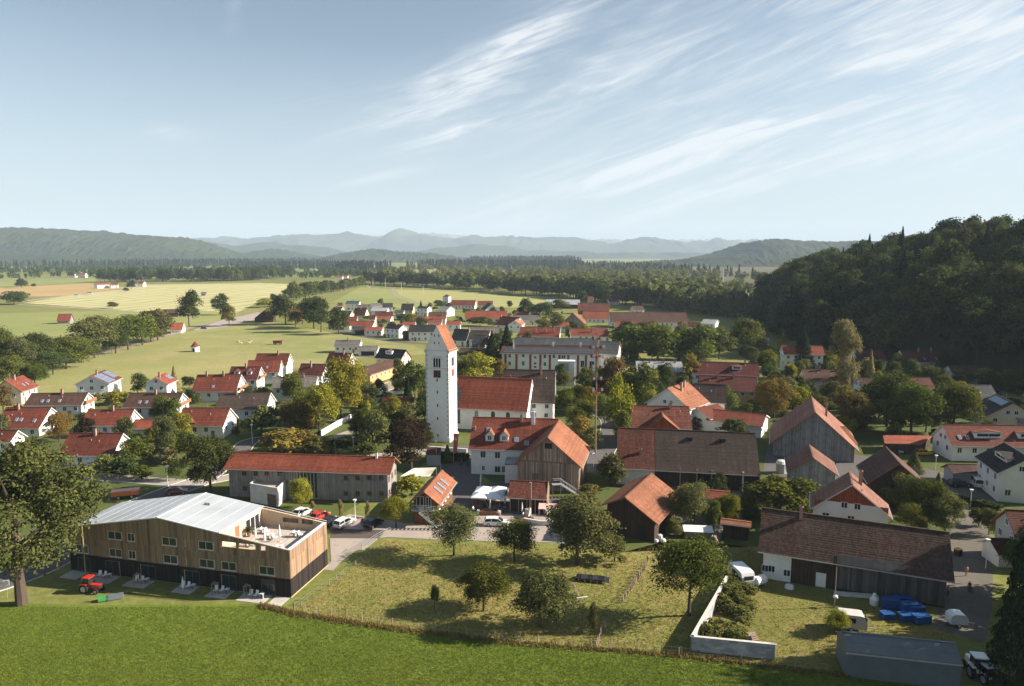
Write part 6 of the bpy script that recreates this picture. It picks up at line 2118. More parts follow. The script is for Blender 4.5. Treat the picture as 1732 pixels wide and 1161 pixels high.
def belt(P, n, depth, h, w, seed):
    """trees along an image polyline, spread back over a depth in metres"""
    r = random.Random(seed)
    G = [at(*p) for p in P]
    out = []
    for i in range(n):
        t = r.random() * (len(G) - 1)
        k = int(t)
        g = G[k].lerp(G[k + 1], t - k)
        hh = r.uniform(*h)
        out.append((g.x + r.uniform(-3, 3), g.y + r.random() ** 1.3 * depth, 0, hh, r.uniform(*w) * hh))
    return out


# wood strips behind the village: individual trees along the front edge, the rest merged
def front_edge(P, n, h, w, lab, grp, seed, leaves=('broad', 'fruit', 'fruit', 'dark')):
    r = random.Random(seed)
    for (x, y, z, hh, ww) in belt(P, n, 8, h, w, seed):
        plant((x, y, 0), hh, ww, 'round', r.choice(leaves), lab, grp, lod='far', name='woodland_tree')


front_edge([(615, 481), (700, 485), (780, 489), (870, 497), (960, 504), (1000, 508)], 60, (15, 25), (.6, 1.0), 'broadleaf tree along the front edge of the wood strip behind the hay meadow', 'edge trees of the wood strip', 3)
front_edge([(1000, 508), (1090, 520), (1180, 532), (1262, 540)], 46, (13, 22), (.6, 1.0), 'broadleaf tree along the wood edge right of the far barns', 'edge trees of the right wood', 4)
front_edge([(165, 478), (240, 477), (330, 477), (385, 476), (440, 474)], 40, (18, 27), (.6, .9), 'tree along the edge of the dark wood beyond the hayfield', 'edge trees of the left wood', 5, ('dark', 'dark', 'broad'))
merge_forest('woods', belt([(615, 481), (700, 485), (780, 489), (870, 497), (960, 504), (1090, 520), (1180, 532), (1262, 540)], 260, 110, (14, 25), (.65, 1.0), 8), ['round'], 'fruit', 130, .21, seed=1)
merge_forest('woods', belt([(165, 478), (300, 477), (385, 476), (440, 474)], 300, 220, (18, 26), (.45, .65), 9), ['round'], 'dark', 110, .22, seed=2)
# right wood behind the park towards the hill
merge_forest('woods', belt([(1060, 500), (1150, 515), (1290, 545)], 200, 130, (13, 20), (.55, .75), 10), ['round'], 'dark', 120, .22, seed=3)
# thin lines of far hedges and villages on the left plain
merge_forest('woods', belt([(-40, 476), (30, 474), (120, 470), (165, 472)], 46, 260, (10, 18), (.6, .9), 11) + belt([(-60, 466), (60, 465), (170, 464)], 160, 500, (12, 20), (.5, .8), 12) + belt([(440, 472), (520, 474), (620, 470)], 110, 420, (11, 18), (.5, .8), 13), ['round'], 'dark', 90, .24, seed=4)
merge_forest('woods', belt([(620, 474), (760, 478), (900, 486), (1000, 492)], 170, 800, (14, 24), (.6, .95), 30) + belt([(1000, 490), (1150, 500), (1300, 505)], 170, 600, (13, 21), (.6, .95), 31) + belt([(1000, 470), (1150, 474), (1300, 480)], 240, 1300, (12, 20), (.6, 1.0), 32), ['round'], 'fruit', 110, .22, seed=14)
# dark conifer forests of the middle distance
CON = []
CON += belt([(560, 463), (600, 461), (640, 460)], 140, 300, (22, 30), (.28, .4), 20)
CON += belt([(685, 456), (790, 455), (900, 457), (1000, 459)], 520, 900, (22, 30), (.3, .42), 21)
CON += belt([(790, 447), (900, 447), (990, 449)], 500, 700, (28, 40), (.3, .42), 22)
CON += belt([(1000, 462), (1120, 464), (1290, 470)], 420, 1300, (14, 24), (.32, .5), 23)
CON += belt([(-80, 458), (100, 456), (300, 452), (460, 450)], 800, 1500, (20, 30), (.32, .45), 24)
CON += belt([(380, 457), (480, 456), (560, 456)], 320, 900, (18, 26), (.32, .45), 25)
merge_forest('conifer_forest', CON, ['conifer'], 'spruce', 40, .42, seed=5)

# ------------------------------------------------------------------ wooded hill on the right
FOOTL = [(60, -60), (100, 40), (140, 120), (176, 200), (190, 254), (170, 300), (158, 347), (164, 420), (184, 520), (204, 600), (255, 700), (330, 800)]


def foot_dist(x, y):
    """signed distance uphill from the foot line (positive = to the right / up)"""
    best, sg = 1e9, 1
    for (a, b_), (c, d_) in zip(FOOTL, FOOTL[1:]):
        vx, vy = c - a, d_ - b_
        t = max(0, min(1, ((x - a) * vx + (y - b_) * vy) / (vx * vx + vy * vy)))
        dx, dy = x - a - vx * t, y - b_ - vy * t
        d = math.hypot(dx, dy)
        if d < best:
            best = d
            sg = 1 if (vx * dy - vy * dx) < 0 else -1
    return best * sg


def hill_z(x, y):
    s = foot_dist(x, y)
    if s <= 0:
        return -0.6
    cap = 66 + 7 * mnoise.noise(Vector((x * .012, y * .012, 3)))
    cap *= 1 - .5 * max(0, min(1, (y - 400) / 260))
    cap *= 1 - .24 * max(0, min(1, (385 - y) / 90))
    z = .60 * s * min(1, .55 + s / 60)
    z = cap * (1 - math.exp(-z / cap * 1.25)) if z > 0 else z
    z += 2.5 * mnoise.noise(Vector((x * .03, y * .03, 9))) * min(1, s / 25)
    return z - .6


nx, ny = 64, 96
gx = np.linspace(50, 560, nx)
gy = np.linspace(-60, 900, ny)
V = np.array([(x, y, hill_z(x, y)) for y in gy for x in gx])
F = np.array([(j * nx + i, j * nx + i + 1, (j + 1) * nx + i + 1, (j + 1) * nx + i) for j in range(ny - 1) for i in range(nx - 1)])
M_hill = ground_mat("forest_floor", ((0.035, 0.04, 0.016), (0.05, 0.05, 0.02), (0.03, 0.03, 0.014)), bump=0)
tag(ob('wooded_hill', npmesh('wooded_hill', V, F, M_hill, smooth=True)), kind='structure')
rh = random.Random(5)
cand = []
for i in range(7000):
    x, y = rh.uniform(110, 480), rh.uniform(20, 830)
    s = foot_dist(x, y)
    if s < -4 or s > 210:
        continue
    if blocked(x, y, 3.5) and s < 25:
        continue
    cand.append((x, y, s))
keep, cells = [], {}
for x, y, s in cand:
    md = 8.4
    ci, cj = int(x / md), int(y / md)
    if any(math.hypot(x - a, y - b_) < md for i in (-1, 0, 1) for j in (-1, 0, 1) for a, b_ in cells.get((ci + i, cj + j), [])):
        continue
    cells.setdefault((ci, cj), []).append((x, y))
    keep.append((x, y, s))
def in_view(x, y, z):
    px, py = proj((x, y, z))
    return y > 5 and -30 < px < 1775 and py < 1190
vis = [k for k in keep if in_view(k[0], k[1], hill_z(k[0], k[1]) + 12) and k[2] < 125]
vis.sort(key=lambda k: math.hypot(k[0], k[1]))
indiv = vis[:285]
iset = set(indiv)
for (x, y, s) in indiv:
    con = rh.random() < .13
    hh = rh.uniform(14, 28) * (.62 if s < 4 else 1)
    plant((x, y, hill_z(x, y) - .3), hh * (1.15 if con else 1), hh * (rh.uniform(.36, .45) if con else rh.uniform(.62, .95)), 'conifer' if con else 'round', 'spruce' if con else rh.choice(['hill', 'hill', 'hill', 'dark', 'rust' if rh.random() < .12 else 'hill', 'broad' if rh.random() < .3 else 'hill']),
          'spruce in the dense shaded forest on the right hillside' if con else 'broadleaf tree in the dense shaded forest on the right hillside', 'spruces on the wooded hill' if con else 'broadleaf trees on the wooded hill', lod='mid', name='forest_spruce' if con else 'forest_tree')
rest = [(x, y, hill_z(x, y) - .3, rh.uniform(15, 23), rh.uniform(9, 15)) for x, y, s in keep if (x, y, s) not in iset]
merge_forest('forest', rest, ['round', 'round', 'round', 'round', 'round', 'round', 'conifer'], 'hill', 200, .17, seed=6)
# dense conifers beside the lane just outside the right edge: they shade the yard as in the photograph
for (x, y, h) in ((73, 79.5, 25), (79, 87, 18), (84, 97, 19), (90, 77, 23), (66, 65, 22), (72, 75, 17), (78, 61, 24), (84, 70, 23), (90, 86, 21), (82, 50, 22), (95, 64, 25), (98, 92, 20), (74, 42, 22), (104, 78, 24)):
    plant((x, y, 0), h, h * .5, 'round', 'hill', 'tall tree in the copse beyond the right edge of the yard', 'copse beside the farm yard', lod='mid')

# ------------------------------------------------------------------ far hills and mountains
def ridge_hill(name, prof, D, depth, m, rough=4.0, gully=.12, seed=0, cols=260, rows=26, base=-3.0, fine=0.0, jag=0.0):
    pxs = np.linspace(prof[0][0], prof[-1][0], cols)
    pys = np.interp(pxs, [p[0] for p in prof], [p[1] for p in prof])
    V = []
    for j in range(rows + 1):
        t = -1 + 2 * j / rows
        for px, py in zip(pxs, pys):
            r = ray(px, py)
            zc = CAMH + r.z / r.y * D
            x = r.x / r.y * D
            y = D + t * depth
            f = math.cos(t * math.pi / 2) ** 1.25
            q = Vector((x / depth * 1.6, y / depth * 1.6, seed))
            g = mnoise.fractal(q, 0.9, 2.1, 5)
            zz = base + (zc - base) * f * (1 + gully * g * (1 - f * .85)) + rough * f * mnoise.noise(Vector((x / 45, y / 45, seed)))
            if jag:
                zz += jag * f * mnoise.fractal(Vector((x / 520, y / 1400, seed)), .8, 2.2, 5)
            if fine:
                zz += random.uniform(-fine, fine) * min(1, f * 3)
            x2 = x + gully * depth * .5 * mnoise.noise(Vector((x / depth, y / depth, seed + 5)))
            V.append((x2, y, zz))
    nc = len(pxs)
    F = np.array([(j * nc + i, j * nc + i + 1, (j + 1) * nc + i + 1, (j + 1) * nc + i) for j in range(rows) for i in range(nc - 1)])
    return tag(ob(name, npmesh(name, np.array(V), F, m, smooth=not fine)), kind='structure')


M_fh = ground_mat("far_forest", ((0.024, 0.036, 0.016), (0.035, 0.046, 0.02), (0.05, 0.06, 0.026)), s1=0.002, s2=0.008, s3=0.05, fine=.6, bump=0)
M_mt = ground_mat("mountain_forest", ((0.03, 0.042, 0.022), (0.045, 0.055, 0.03), (0.07, 0.075, 0.045)), s1=0.0006, s2=0.003, s3=0.01, fine=.35, bump=0)
ridge_hill('hills', [(-260, 398), (-100, 388), (0, 392), (60, 391), (120, 393), (195, 396), (215, 401.5), (240, 399), (280, 403), (300, 402), (325, 409), (350, 419), (400, 433), (450, 442), (480, 446)], 4300, 900, M_fh, rough=16, gully=.55, seed=1, cols=460, rows=50, fine=10)
ridge_hill('hills', [(-260, 432), (-60, 426), (60, 430), (150, 433), (250, 437), (330, 443), (400, 447)], 3300, 450, M_fh, rough=6, gully=.4, seed=2, cols=300, rows=24, fine=5)
ridge_hill('hills', [(380, 446), (410, 437), (440, 426), (465, 422), (500, 428), (540, 436), (580, 444)], 5200, 500, M_fh, rough=7, gully=.3, seed=3, cols=150, rows=24, fine=9)
ridge_hill('hills', [(520, 446), (560, 435), (600, 427), (640, 421), (680, 427), (740, 430), (800, 439), (850, 446)], 4600, 550, M_fh, rough=8, gully=.35, seed=4, cols=220, rows=26, fine=9)
ridge_hill('hills', [(1150, 446), (1200, 438), (1240, 426), (1268, 411), (1300, 407), (1350, 411), (1400, 410.5), (1450, 410), (1530, 413), (1620, 416), (1800, 420)], 3900, 700, M_fh, rough=8, gully=.45, seed=5, cols=340, rows=34, fine=9)
ridge_hill('hills', [(1000, 449), (1080, 445), (1150, 440), (1230, 437), (1330, 438), (1420, 440)], 3000, 350, M_fh, rough=6, gully=.3, seed=6, cols=220, rows=20, fine=5)
ridge_hill('mountains', [(280, 418), (340, 412), (400, 417), (430, 413), (480, 412), (530, 419), (580, 429), (640, 436)], 7600, 900, M_mt, rough=8, gully=.5, jag=40, seed=7, cols=200)
ridge_hill('mountains', [(600, 438), (690, 427), (760, 418), (800, 414), (850, 417), (950, 425), (1050, 429), (1150, 428), (1260, 433)], 8200, 900, M_mt, rough=8, gully=.5, jag=40, seed=8, cols=260)
ridge_hill('mountains', [(250, 412), (330, 405), (380, 403.5), (440, 404.5), (470, 399), (510, 400), (540, 406), (590, 399), (630, 402), (660, 406), (690, 394.5), (720, 396), (760, 403), (800, 396), (830, 399.5), (870, 405), (920, 404.5), (980, 406), (1040, 407.5), (1090, 404.5), (1150, 409), (1250, 407.5), (1300, 411), (1400, 414)], 11800, 1500, M_mt, rough=10, gully=.7, jag=90, seed=9, cols=420, rows=34)
ridge_hill('mountains', [(500, 406), (540, 398), (575, 403), (640, 400), (700, 400), (745, 394), (800, 403), (900, 408), (1000, 404), (1100, 409), (1200, 405), (1350, 411)], 13400, 900, mat("pale_rock", (0.22, 0.21, 0.2), var=.3, scale=.002), rough=50, gully=.8, seed=10, cols=300)

# ------------------------------------------------------------------ haze
hm = bpy.data.materials.new("haze")
hm.use_nodes = True
b = NB(hm.node_tree)
pv = b.n('ShaderNodeVolumePrincipled', {'Color': (0.66, 0.83, 1.0, 1), 'Density': HAZE_D, 'Anisotropy': 0.0})
outn = b.n('ShaderNodeOutputMaterial')
b.nt.links.new(pv.outputs[0], outn.inputs[1])
mb = MB()
mb.box(-15500, -450, -6, 15500, 15500, 660)
hz = mb.build('haze', hm)
tag(hz, kind='stuff')
# ------------------------------------------------------------------ grass blades on the near fields
def tufts(name, n, sampler, hh, ww, c0, c1, seed):
    r = np.random.default_rng(seed)
    P = np.array(sampler(n))
    n = len(P)
    k = 3
    P = np.repeat(P, k, 0) + r.normal(0, .12, (n * k, 2))
    N = n * k
    a = r.uniform(0, 6.28, N)
    h = r.uniform(hh[0], hh[1], N)
    w = r.uniform(ww[0], ww[1], N)
    lean = r.normal(0, .10, (N, 2))
    z0 = np.full(N, .01)
    A = np.stack([P[:, 0] - np.cos(a) * w, P[:, 1] - np.sin(a) * w, z0], 1)
    B = np.stack([P[:, 0] + np.cos(a) * w, P[:, 1] + np.sin(a) * w, z0], 1)
    C = np.stack([P[:, 0] + lean[:, 0], P[:, 1] + lean[:, 1], h], 1)
    V = np.stack([A, B, C], 1).reshape(-1, 3)
    m = leaf_mat(name, c0, c1, hue=0, val=0, tr=.35)
    me = npmesh(name, V, np.arange(N * 3).reshape(-1, 3), m, np.repeat(np.clip(r.normal(.5, .28, N), 0, 1), 3))
    return tag(ob(name, me), kind='stuff')


def px_sampler(poly, keepaway=()):
    def f(n):
        out = []
        xs, ys = [p[0] for p in poly], [p[1] for p in poly]
        rr = random.Random(n)
        while len(out) < n:
            x, y = rr.uniform(max(min(xs), -40), min(max(xs), 1775)), rr.uniform(min(ys), min(max(ys), 1180))
            if in_poly(x, y, poly):
                g = at(x, y)
                out.append((g.x, g.y))
        return out
    return f


MEAD_P = [(-60, 1190), (-60, 1024), (150, 1028), (430, 1026), (497, 1044), (640, 1064), (850, 1090), (1150, 1114), (1440, 1148), (1790, 1190)]
ORCH_P = [(497, 1036), (566, 985), (655, 914), (745, 920), (830, 923), (940, 928), (1040, 940), (1130, 917), (1270, 927), (1240, 975), (1225, 985), (1172, 1100), (1150, 1110), (850, 1086), (640, 1060)]
YARD_P = [(1172, 1104), (1232, 980), (1270, 932), (1310, 990), (1600, 1055), (1640, 1163), (1440, 1144)]
tufts('meadow_grass', 70000, px_sampler(MEAD_P), (.04, .15), (.025, .065), (0.10, 0.138, 0.018), (0.185, 0.215, 0.038), 1)
tufts('orchard_tufts', 24000, px_sampler(ORCH_P), (.04, .2), (.03, .08), (0.17, 0.18, 0.045), (0.33, 0.26, 0.105), 2)
tufts('yard_tufts', 9000, px_sampler(YARD_P), (.04, .16), (.03, .07), (0.16, 0.155, 0.04), (0.30, 0.24, 0.08), 3)
# rough unmown strip along the meadow fence
def fence_strip(n):
    rr = random.Random(3)
    L = [(440, 1026), (500, 1040), (640, 1062), (850, 1088), (1150, 1111), (1440, 1146)]
    out = []
    for i in range(n):
        t = rr.random() * (len(L) - 1)
        k = int(t)
        x = L[k][0] + (L[k + 1][0] - L[k][0]) * (t - k)
        y = L[k][1] + (L[k + 1][1] - L[k][1]) * (t - k)
        g = at(x, y + rr.gauss(-1, 2.2))
        out.append((g.x, g.y))
    return out
tufts('rough_grass', 2600, fence_strip, (.15, .5), (.04, .10), (0.12, 0.10, 0.03), (0.28, 0.20, 0.08), 4)

# ------------------------------------------------------------------ fences and walls
def wire_fence(label, P, step, h=1.15, w=.10, wires=2, m=None, name='wire_fence', lean=.05):
    G = [at(*p) for p in P]
    o = thing(name, label, 'fence', G[0])
    pm = MB()
    pm.box(-w / 2, -w / 2, -.05, w / 2, w / 2, h)
    me = pm.mesh('post', m or M_postw)
    pts = []
    for a, c in zip(G, G[1:]):
        L = (c - a).length
        n = max(1, round(L / step))
        for i in range(n):
            pts.append(a.lerp(c, i / n))
    pts.append(G[-1])
    for p in pts:
        q = ob('post', me, o, p - G[0], (random.gauss(0, lean), random.gauss(0, lean), random.uniform(0, 3)))
        q.scale = (1, 1, random.uniform(.8, 1.12))
    for k in range(wires):
        z = h * (.45 + .45 * k / max(1, wires - 1))
        wm = MB()
        for a, c in zip(pts, pts[1:]):
            wm.bar(a - G[0] + Vector((0, 0, z)), c - G[0] + Vector((0, 0, z)), .009)
        wm.build('wire', M_steel, o)
    return o


wire_fence('long wire fence with pale wooden posts between meadow and orchard', [(497, 1033), (560, 1042), (640, 1055), (760, 1073), (850, 1083), (1000, 1095), (1148, 1108)], 2.2)
wire_fence('wire fence with low posts beside the hotel gable', [(497, 1033), (530, 1008), (570, 982), (612, 950), (632, 932)], 1.7, h=.95)
wire_fence('thin wire fence in front of the concrete wall', [(1152, 1110), (1215, 1116), (1290, 1128), (1400, 1138)], 3.2, h=1.2)
wire_fence('weathered paling fence leaning through the middle of the orchard', [(1052, 1020), (1066, 1000), (1080, 980), (1094, 958)], .62, h=1.0, w=.13, wires=2, lean=.14, name='paling_fence')
wire_fence('short weathered paling fence by the sapling', [(1010, 1096), (1016, 1075), (1022, 1060)], .55, h=1.0, w=.13, lean=.14, name='paling_fence')
wire_fence('wooden rail fence behind the field barn yard', [(1095, 952), (1110, 945), (1130, 940)], 1.6, h=1.1, w=.14)
wire_fence('wire fence with pale posts along the dirt track avenue', [(130, 616), (200, 594), (260, 577), (285, 569)], 7, h=1.5, w=.25)
wire_fence('low fence line by the concrete tub in the farm garden', [(1268, 1000), (1275, 985), (1290, 982)], 2.0, h=1.1, w=.08, m=M_whitep)
# steel guard rail above the orchard
G = [at(612, 930), at(640, 912), at(660, 902)]
gr = thing('guard_rail', 'galvanised steel guard rail at the corner of paved forecourt and orchard', 'railing', G[0])
for a, c in zip(G, G[1:]):
    n = 5
    for i in range(n + 1):
        p = a.lerp(c, i / n) - G[0]
        m_ = MB(); m_.bar(p, p + Vector((0, 0, 1.1)), .05); m_.build('post', M_steel, gr)
    for z in (.35, .72, 1.1):
        m_ = MB(); m_.bar(a - G[0] + Vector((0, 0, z)), c - G[0] + Vector((0, 0, z)), .045); m_.build('rail', M_steel, gr)
# concrete L-shaped silo wall with blocks
M_block = mat("concrete_blocks", (0.30, 0.30, 0.31), var=.2, scale=1.2, bump=.3, tint=.22, second=((0.42, 0.41, 0.40), .5, .5, .7))
wl = thing('silo_wall', 'grey concrete block wall enclosing the overgrown heap in the farm garden', 'wall', at(1170, 1101))
o0 = Vector(wl.location)
HW = 1.95
seg = [(at(1229, 976, HW), at(1170, 1101)), (at(1170, 1101), at(1310, 1115))]
seg[0][0].z = 0
for a, c in seg:
    d = (c - a).normalized()
    nrm = Vector((-d.y, d.x, 0))
    L = (c - a).length
    nb, rows = max(1, round(L / 1.0)), 6
    bmb = MB()
    for rI in range(rows):
        off = .5 if rI % 2 else 0
        for i in range(nb + 1):
            x0, x1 = max(0, (i - off) * L / nb), min(L, (i + 1 - off) * L / nb)
            if x1 - x0 < .05:
                continue
            z0, z1 = rI * HW / rows + .008, (rI + 1) * HW / rows - .008
            pr = random.uniform(-.01, .01)
            P = [a + d * (x0 + .008) + nrm * (-.15 + pr), a + d * (x1 - .008) + nrm * (-.15 + pr), a + d * (x1 - .008) + nrm * .15, a + d * (x0 + .008) + nrm * .15]
            P = [p - o0 for p in P]
            tn = random.random()
            lo = [p + Vector((0, 0, z0)) for p in P]
            hi = [p + Vector((0, 0, z1)) for p in P]
            bmb.poly(hi, tint=tn)
            for q in range(4):
                j = (q + 1) % 4
                bmb.poly([lo[q], lo[j], hi[j], hi[q]], tint=tn)
    q_ = bmb.build('blocks', M_block, wl)
    q_['kind'] = 'stuff'
    cmb = MB()
    P = [a - d * .16 - nrm * .2 - o0, c + d * .16 - nrm * .2 - o0, c + d * .16 + nrm * .2 - o0, a - d * .16 + nrm * .2 - o0]
    lo = [p + Vector((0, 0, HW)) for p in P]; hi = [p + Vector((0, 0, HW + .07)) for p in P]
    cmb.poly(hi)
    for q in range(4):
        j = (q + 1) % 4
        cmb.poly([lo[q], lo[j], hi[j], hi[q]])
    cmb.build('coping', M_lime, wl)
# overgrown heap inside: mounds of weeds
Vs, Fs, Ts, n0 = [], [], [], 0
rr = random.Random(4)
A_, B_, C_, D_ = at(1236, 985), at(1186, 1088), at(1262, 1090), at(1272, 1000)
for i in range(46):
    u_, v_ = rr.random(), rr.random()
    p = (A_ * (1 - u_) + B_ * u_) * (1 - v_) + (D_ * (1 - u_) + C_ * u_) * v_
    hgt = (1.0 + 1.1 * (1 - v_)) * rr.uniform(.75, 1.15)
    V, F, t = leaf_cloud('bush', 260, .17, 200 + i % 5)
    w_ = rr.uniform(1.6, 2.6)
    V = V * np.array([w_, w_, hgt]) + np.array([p.x, p.y, 0])
    Vs.append(V); Ts.append(t * rr.uniform(.6, 1.1))
V = np.concatenate(Vs)
tag(ob('weeds', npmesh('weeds', V, np.arange(len(V)).reshape(-1, 4), LM['shrub'], np.concatenate(Ts).clip(0, 1))), kind='stuff')
# churchyard wall, path wall
def low_wall(label, P, h, t, m, name='garden_wall'):
    G = [at(*p) for p in P]
    o = thing(name, label, 'wall', G[0])
    for a, c in zip(G, G[1:]):
        d = (c - a).normalized(); nrm = Vector((-d.y, d.x, 0)) * t / 2
        P_ = [a - nrm - G[0], c - nrm - G[0], c + nrm - G[0], a + nrm - G[0]]
        mb = MB()
        hi = [p + Vector((0, 0, h)) for p in P_]
        mb.poly(hi)
        for q in range(4):
            j = (q + 1) % 4
            mb.poly([P_[q], P_[j], hi[j], hi[q]])
        mb.build('wall_section', m, o)
    return o
low_wall('pale plastered wall climbing from the chestnuts towards the parish hall', [(543, 738), (570, 722), (601, 706)], 1.6, .35, WM['white'])
low_wall('low pale churchyard wall at the foot of the tower', [(722, 763), (790, 768)], 1.3, .35, WM['white'])
# clipped hedges
def hedge(label, P, w, h, leaf='dark'):
    G = [at(*p) for p in P]
    Vs, Ts = [], []
    for a, c in zip(G, G[1:]):
        L = (c - a).length
        d = (c - a).normalized(); nrm = np.array([-d.y, d.x, 0])
        n = int(L * h * 70)
        r = np.random.default_rng(n)
        V, F, t = leaf_cloud('bush', n, .001, 4)
        ctr = np.array(a)[None] + np.array(d)[None] * r.uniform(0, L, n)[:, None] + nrm[None] * (r.uniform(-1, 1, n)[:, None] * w / 2)
        ctr[:, 2] = h * r.uniform(0, 1, n) ** .6
        q = r.normal(size=(n, 2, 3)) * .22
        V = np.stack([ctr - q[:, 0], ctr - q[:, 1], ctr + q[:, 0], ctr + q[:, 1]], 1).reshape(-1, 3)
        Vs.append(V - np.array(G[0])); Ts.append(np.repeat(r.uniform(0, 1, n), 4))
    V = np.concatenate(Vs)
    o = ob('hedge', npmesh('hedge', V, np.arange(len(V)).reshape(-1, 4), LM[leaf], np.concatenate(Ts)), None, G[0])
    return tag(o, label, 'hedge')
hedge('dark clipped hedge in the shade behind the grey hall', [(555, 756), (620, 758)], 1.4, 1.8)
hedge('dark clipped hedge below the church wall', [(722, 775), (750, 778), (792, 780)], 1.5, 1.7)
hedge('hedge in front of the charcoal roofed house beside the lane', [(1615, 850), (1660, 860), (1690, 868)], 1.4, 1.5)

# ------------------------------------------------------------------ vehicles
def paint(name, rgb):
    return mat(name, rgb, rough=.35, var=.03, coat=.6, spec=.5)
M_tyre = mat("tyre_rubber", (0.015, 0.015, 0.016), rough=.9)
M_rim = mat("alloy_rim", (0.45, 0.46, 0.48), rough=.35, metal=.6, var=.05)
M_lampw = mat("lamp_clear", (0.75, 0.75, 0.72), rough=.15)
M_lampr = mat("lamp_red", (0.45, 0.02, 0.02), rough=.2)
PAINT = dict(white=paint("paint_white", (0.72, 0.72, 0.71)), black=paint("paint_black", (0.012, 0.012, 0.014)), red=paint("paint_red", (0.50, 0.03, 0.02)), darkred=paint("paint_dark_red", (0.16, 0.015, 0.02)), silver=paint("paint_silver", (0.42, 0.43, 0.44)), yellow=paint("paint_yellow", (0.62, 0.30, 0.03)), blue=paint("paint_blue", (0.03, 0.13, 0.42)), green=paint("paint_green", (0.06, 0.30, 0.09)), orange=paint("paint_orange", (0.5, 0.12, 0.03)))


def wheel(parent, x, y, r=.32, w=.22):
    mb = MB()
    mb.tube((x, y - w / 2, r), (x, y + w / 2, r), r, r, 14)
    o = mb.build('wheel', M_tyre, parent)
    m2 = MB()
    s = 1 if y > 0 else -1
    m2.tube((x, y + s * (w / 2 + .002), r), (x, y + s * (w / 2 + .02), r), r * .64, r * .6, 10)
    m2.build('rim', M_rim, o)
    return o


def car(px, py, yaw, paint_, label, kind='hatch', cat='car', scale=1.0):
    """x forward; sections: x, belt height, roof height (0 = none), half widths"""
    g = at(px, py)
    o = thing('van' if kind == 'van' else 'car', label, cat, (g.x, g.y, 0.06), R(yaw))
    o.scale = (scale,) * 3
    S = {
        'hatch': ([(-2.05, .5, .78), (-1.98, .3, .92), (-1.3, .24, .95), (.75, .24, .93), (1.45, .25, .82), (1.98, .32, .68), (2.08, .42, .58)], [(-1.95, .92), (-1.45, 1.42), (-.2, 1.5), (.35, 1.46), (1.15, .9)]),
        'estate': ([(-2.38, .5, .8), (-2.3, .3, .95), (-1.4, .24, .97), (.85, .24, .94), (1.6, .25, .85), (2.2, .32, .72), (2.34, .42, .6)], [(-2.28, .95), (-1.95, 1.42), (-.4, 1.5), (.35, 1.46), (1.2, .9)]),
        'van': ([(-2.4, .5, 1.0), (-2.35, .3, 1.1), (-1.4, .26, 1.1), (1.2, .26, 1.1), (1.9, .28, 1.0), (2.3, .34, .85), (2.4, .45, .7)], [(-2.36, 1.1), (-2.3, 1.9), (-.4, 2.0), (.9, 1.95), (1.85, 1.0)]),
    }[kind]
    lower, up = S
    hw = .9
    mb = MB()
    prev = None
    for i, (x, zb, zt) in enumerate(lower):
        w_ = hw * (.86 if i in (0, len(lower) - 1) else (.95 if i in (1, len(lower) - 2) else 1))
        ring = [Vector((x, -w_ * .94, zb)), Vector((x, -w_, (zb + zt) / 2)), Vector((x, -w_ * .93, zt)), Vector((x, w_ * .93, zt)), Vector((x, w_, (zb + zt) / 2)), Vector((x, w_ * .94, zb))]
        if prev:
            for k in range(6):
                j = (k + 1) % 6
                mb.poly([prev[k], prev[j], ring[j], ring[k]][::-1])
        else:
            mb.poly(ring)
        prev = ring
    mb.poly(prev[::-1])
    body = mb.build('body', paint_, o)
    gl, rf = MB(), MB()
    L = [Vector((x, -(.84 if z < 1.2 else .66), z)) for x, z in up]
    Rr = [Vector((x, (.84 if z < 1.2 else .66), z)) for x, z in up]
    gl.poly(L); gl.poly(Rr[::-1])
    n = len(up)
    for i in (0, n - 2):
        gl.poly([L[i], L[i + 1], Rr[i + 1], Rr[i]][::-1])
    gl.build('windows', M_glass, o)
    for i in range(1, n - 2):
        a = [L[i], L[i + 1], Rr[i + 1], Rr[i]]
        rf.poly([p + Vector((0, 0, .03)) for p in a][::-1])
        for s, e in ((L[i], L[i + 1]), (Rr[i], Rr[i + 1])):
            rf.bar(s + Vector((0, 0, -.01)), e + Vector((0, 0, -.01)), .09, .09)
    for i in (0, n - 2):
        rf.bar(L[i], L[i + 1], .08, .08); rf.bar(Rr[i], Rr[i + 1], .08, .08)
    for t in (.45,):
        xm = up[1][0] + (up[-2][0] - up[1][0]) * t
        for s in (-1, 1):
            rf.bar((xm, s * .845, up[0][1]), (xm, s * .67, up[2][1] - .02), .09, .06)
    rf.build('roof', paint_, o)
    xf = lower[-1][0]
    for x in (-xf * .62, xf * .64):
        for y in (-.8, .8):
            wheel(o, x, y)
    for y in (-.62, .62):
        m_ = MB(); m_.box(xf - .22, y - .18, .6, xf - .02, y + .18, .72); m_.build('headlight', M_lampw, o)
        m_ = MB(); m_.box(lower[0][0] - .02, y - .16, .68, lower[0][0] + .12, y + .16, .84); m_.build('taillight', M_lampr, o)
    return o


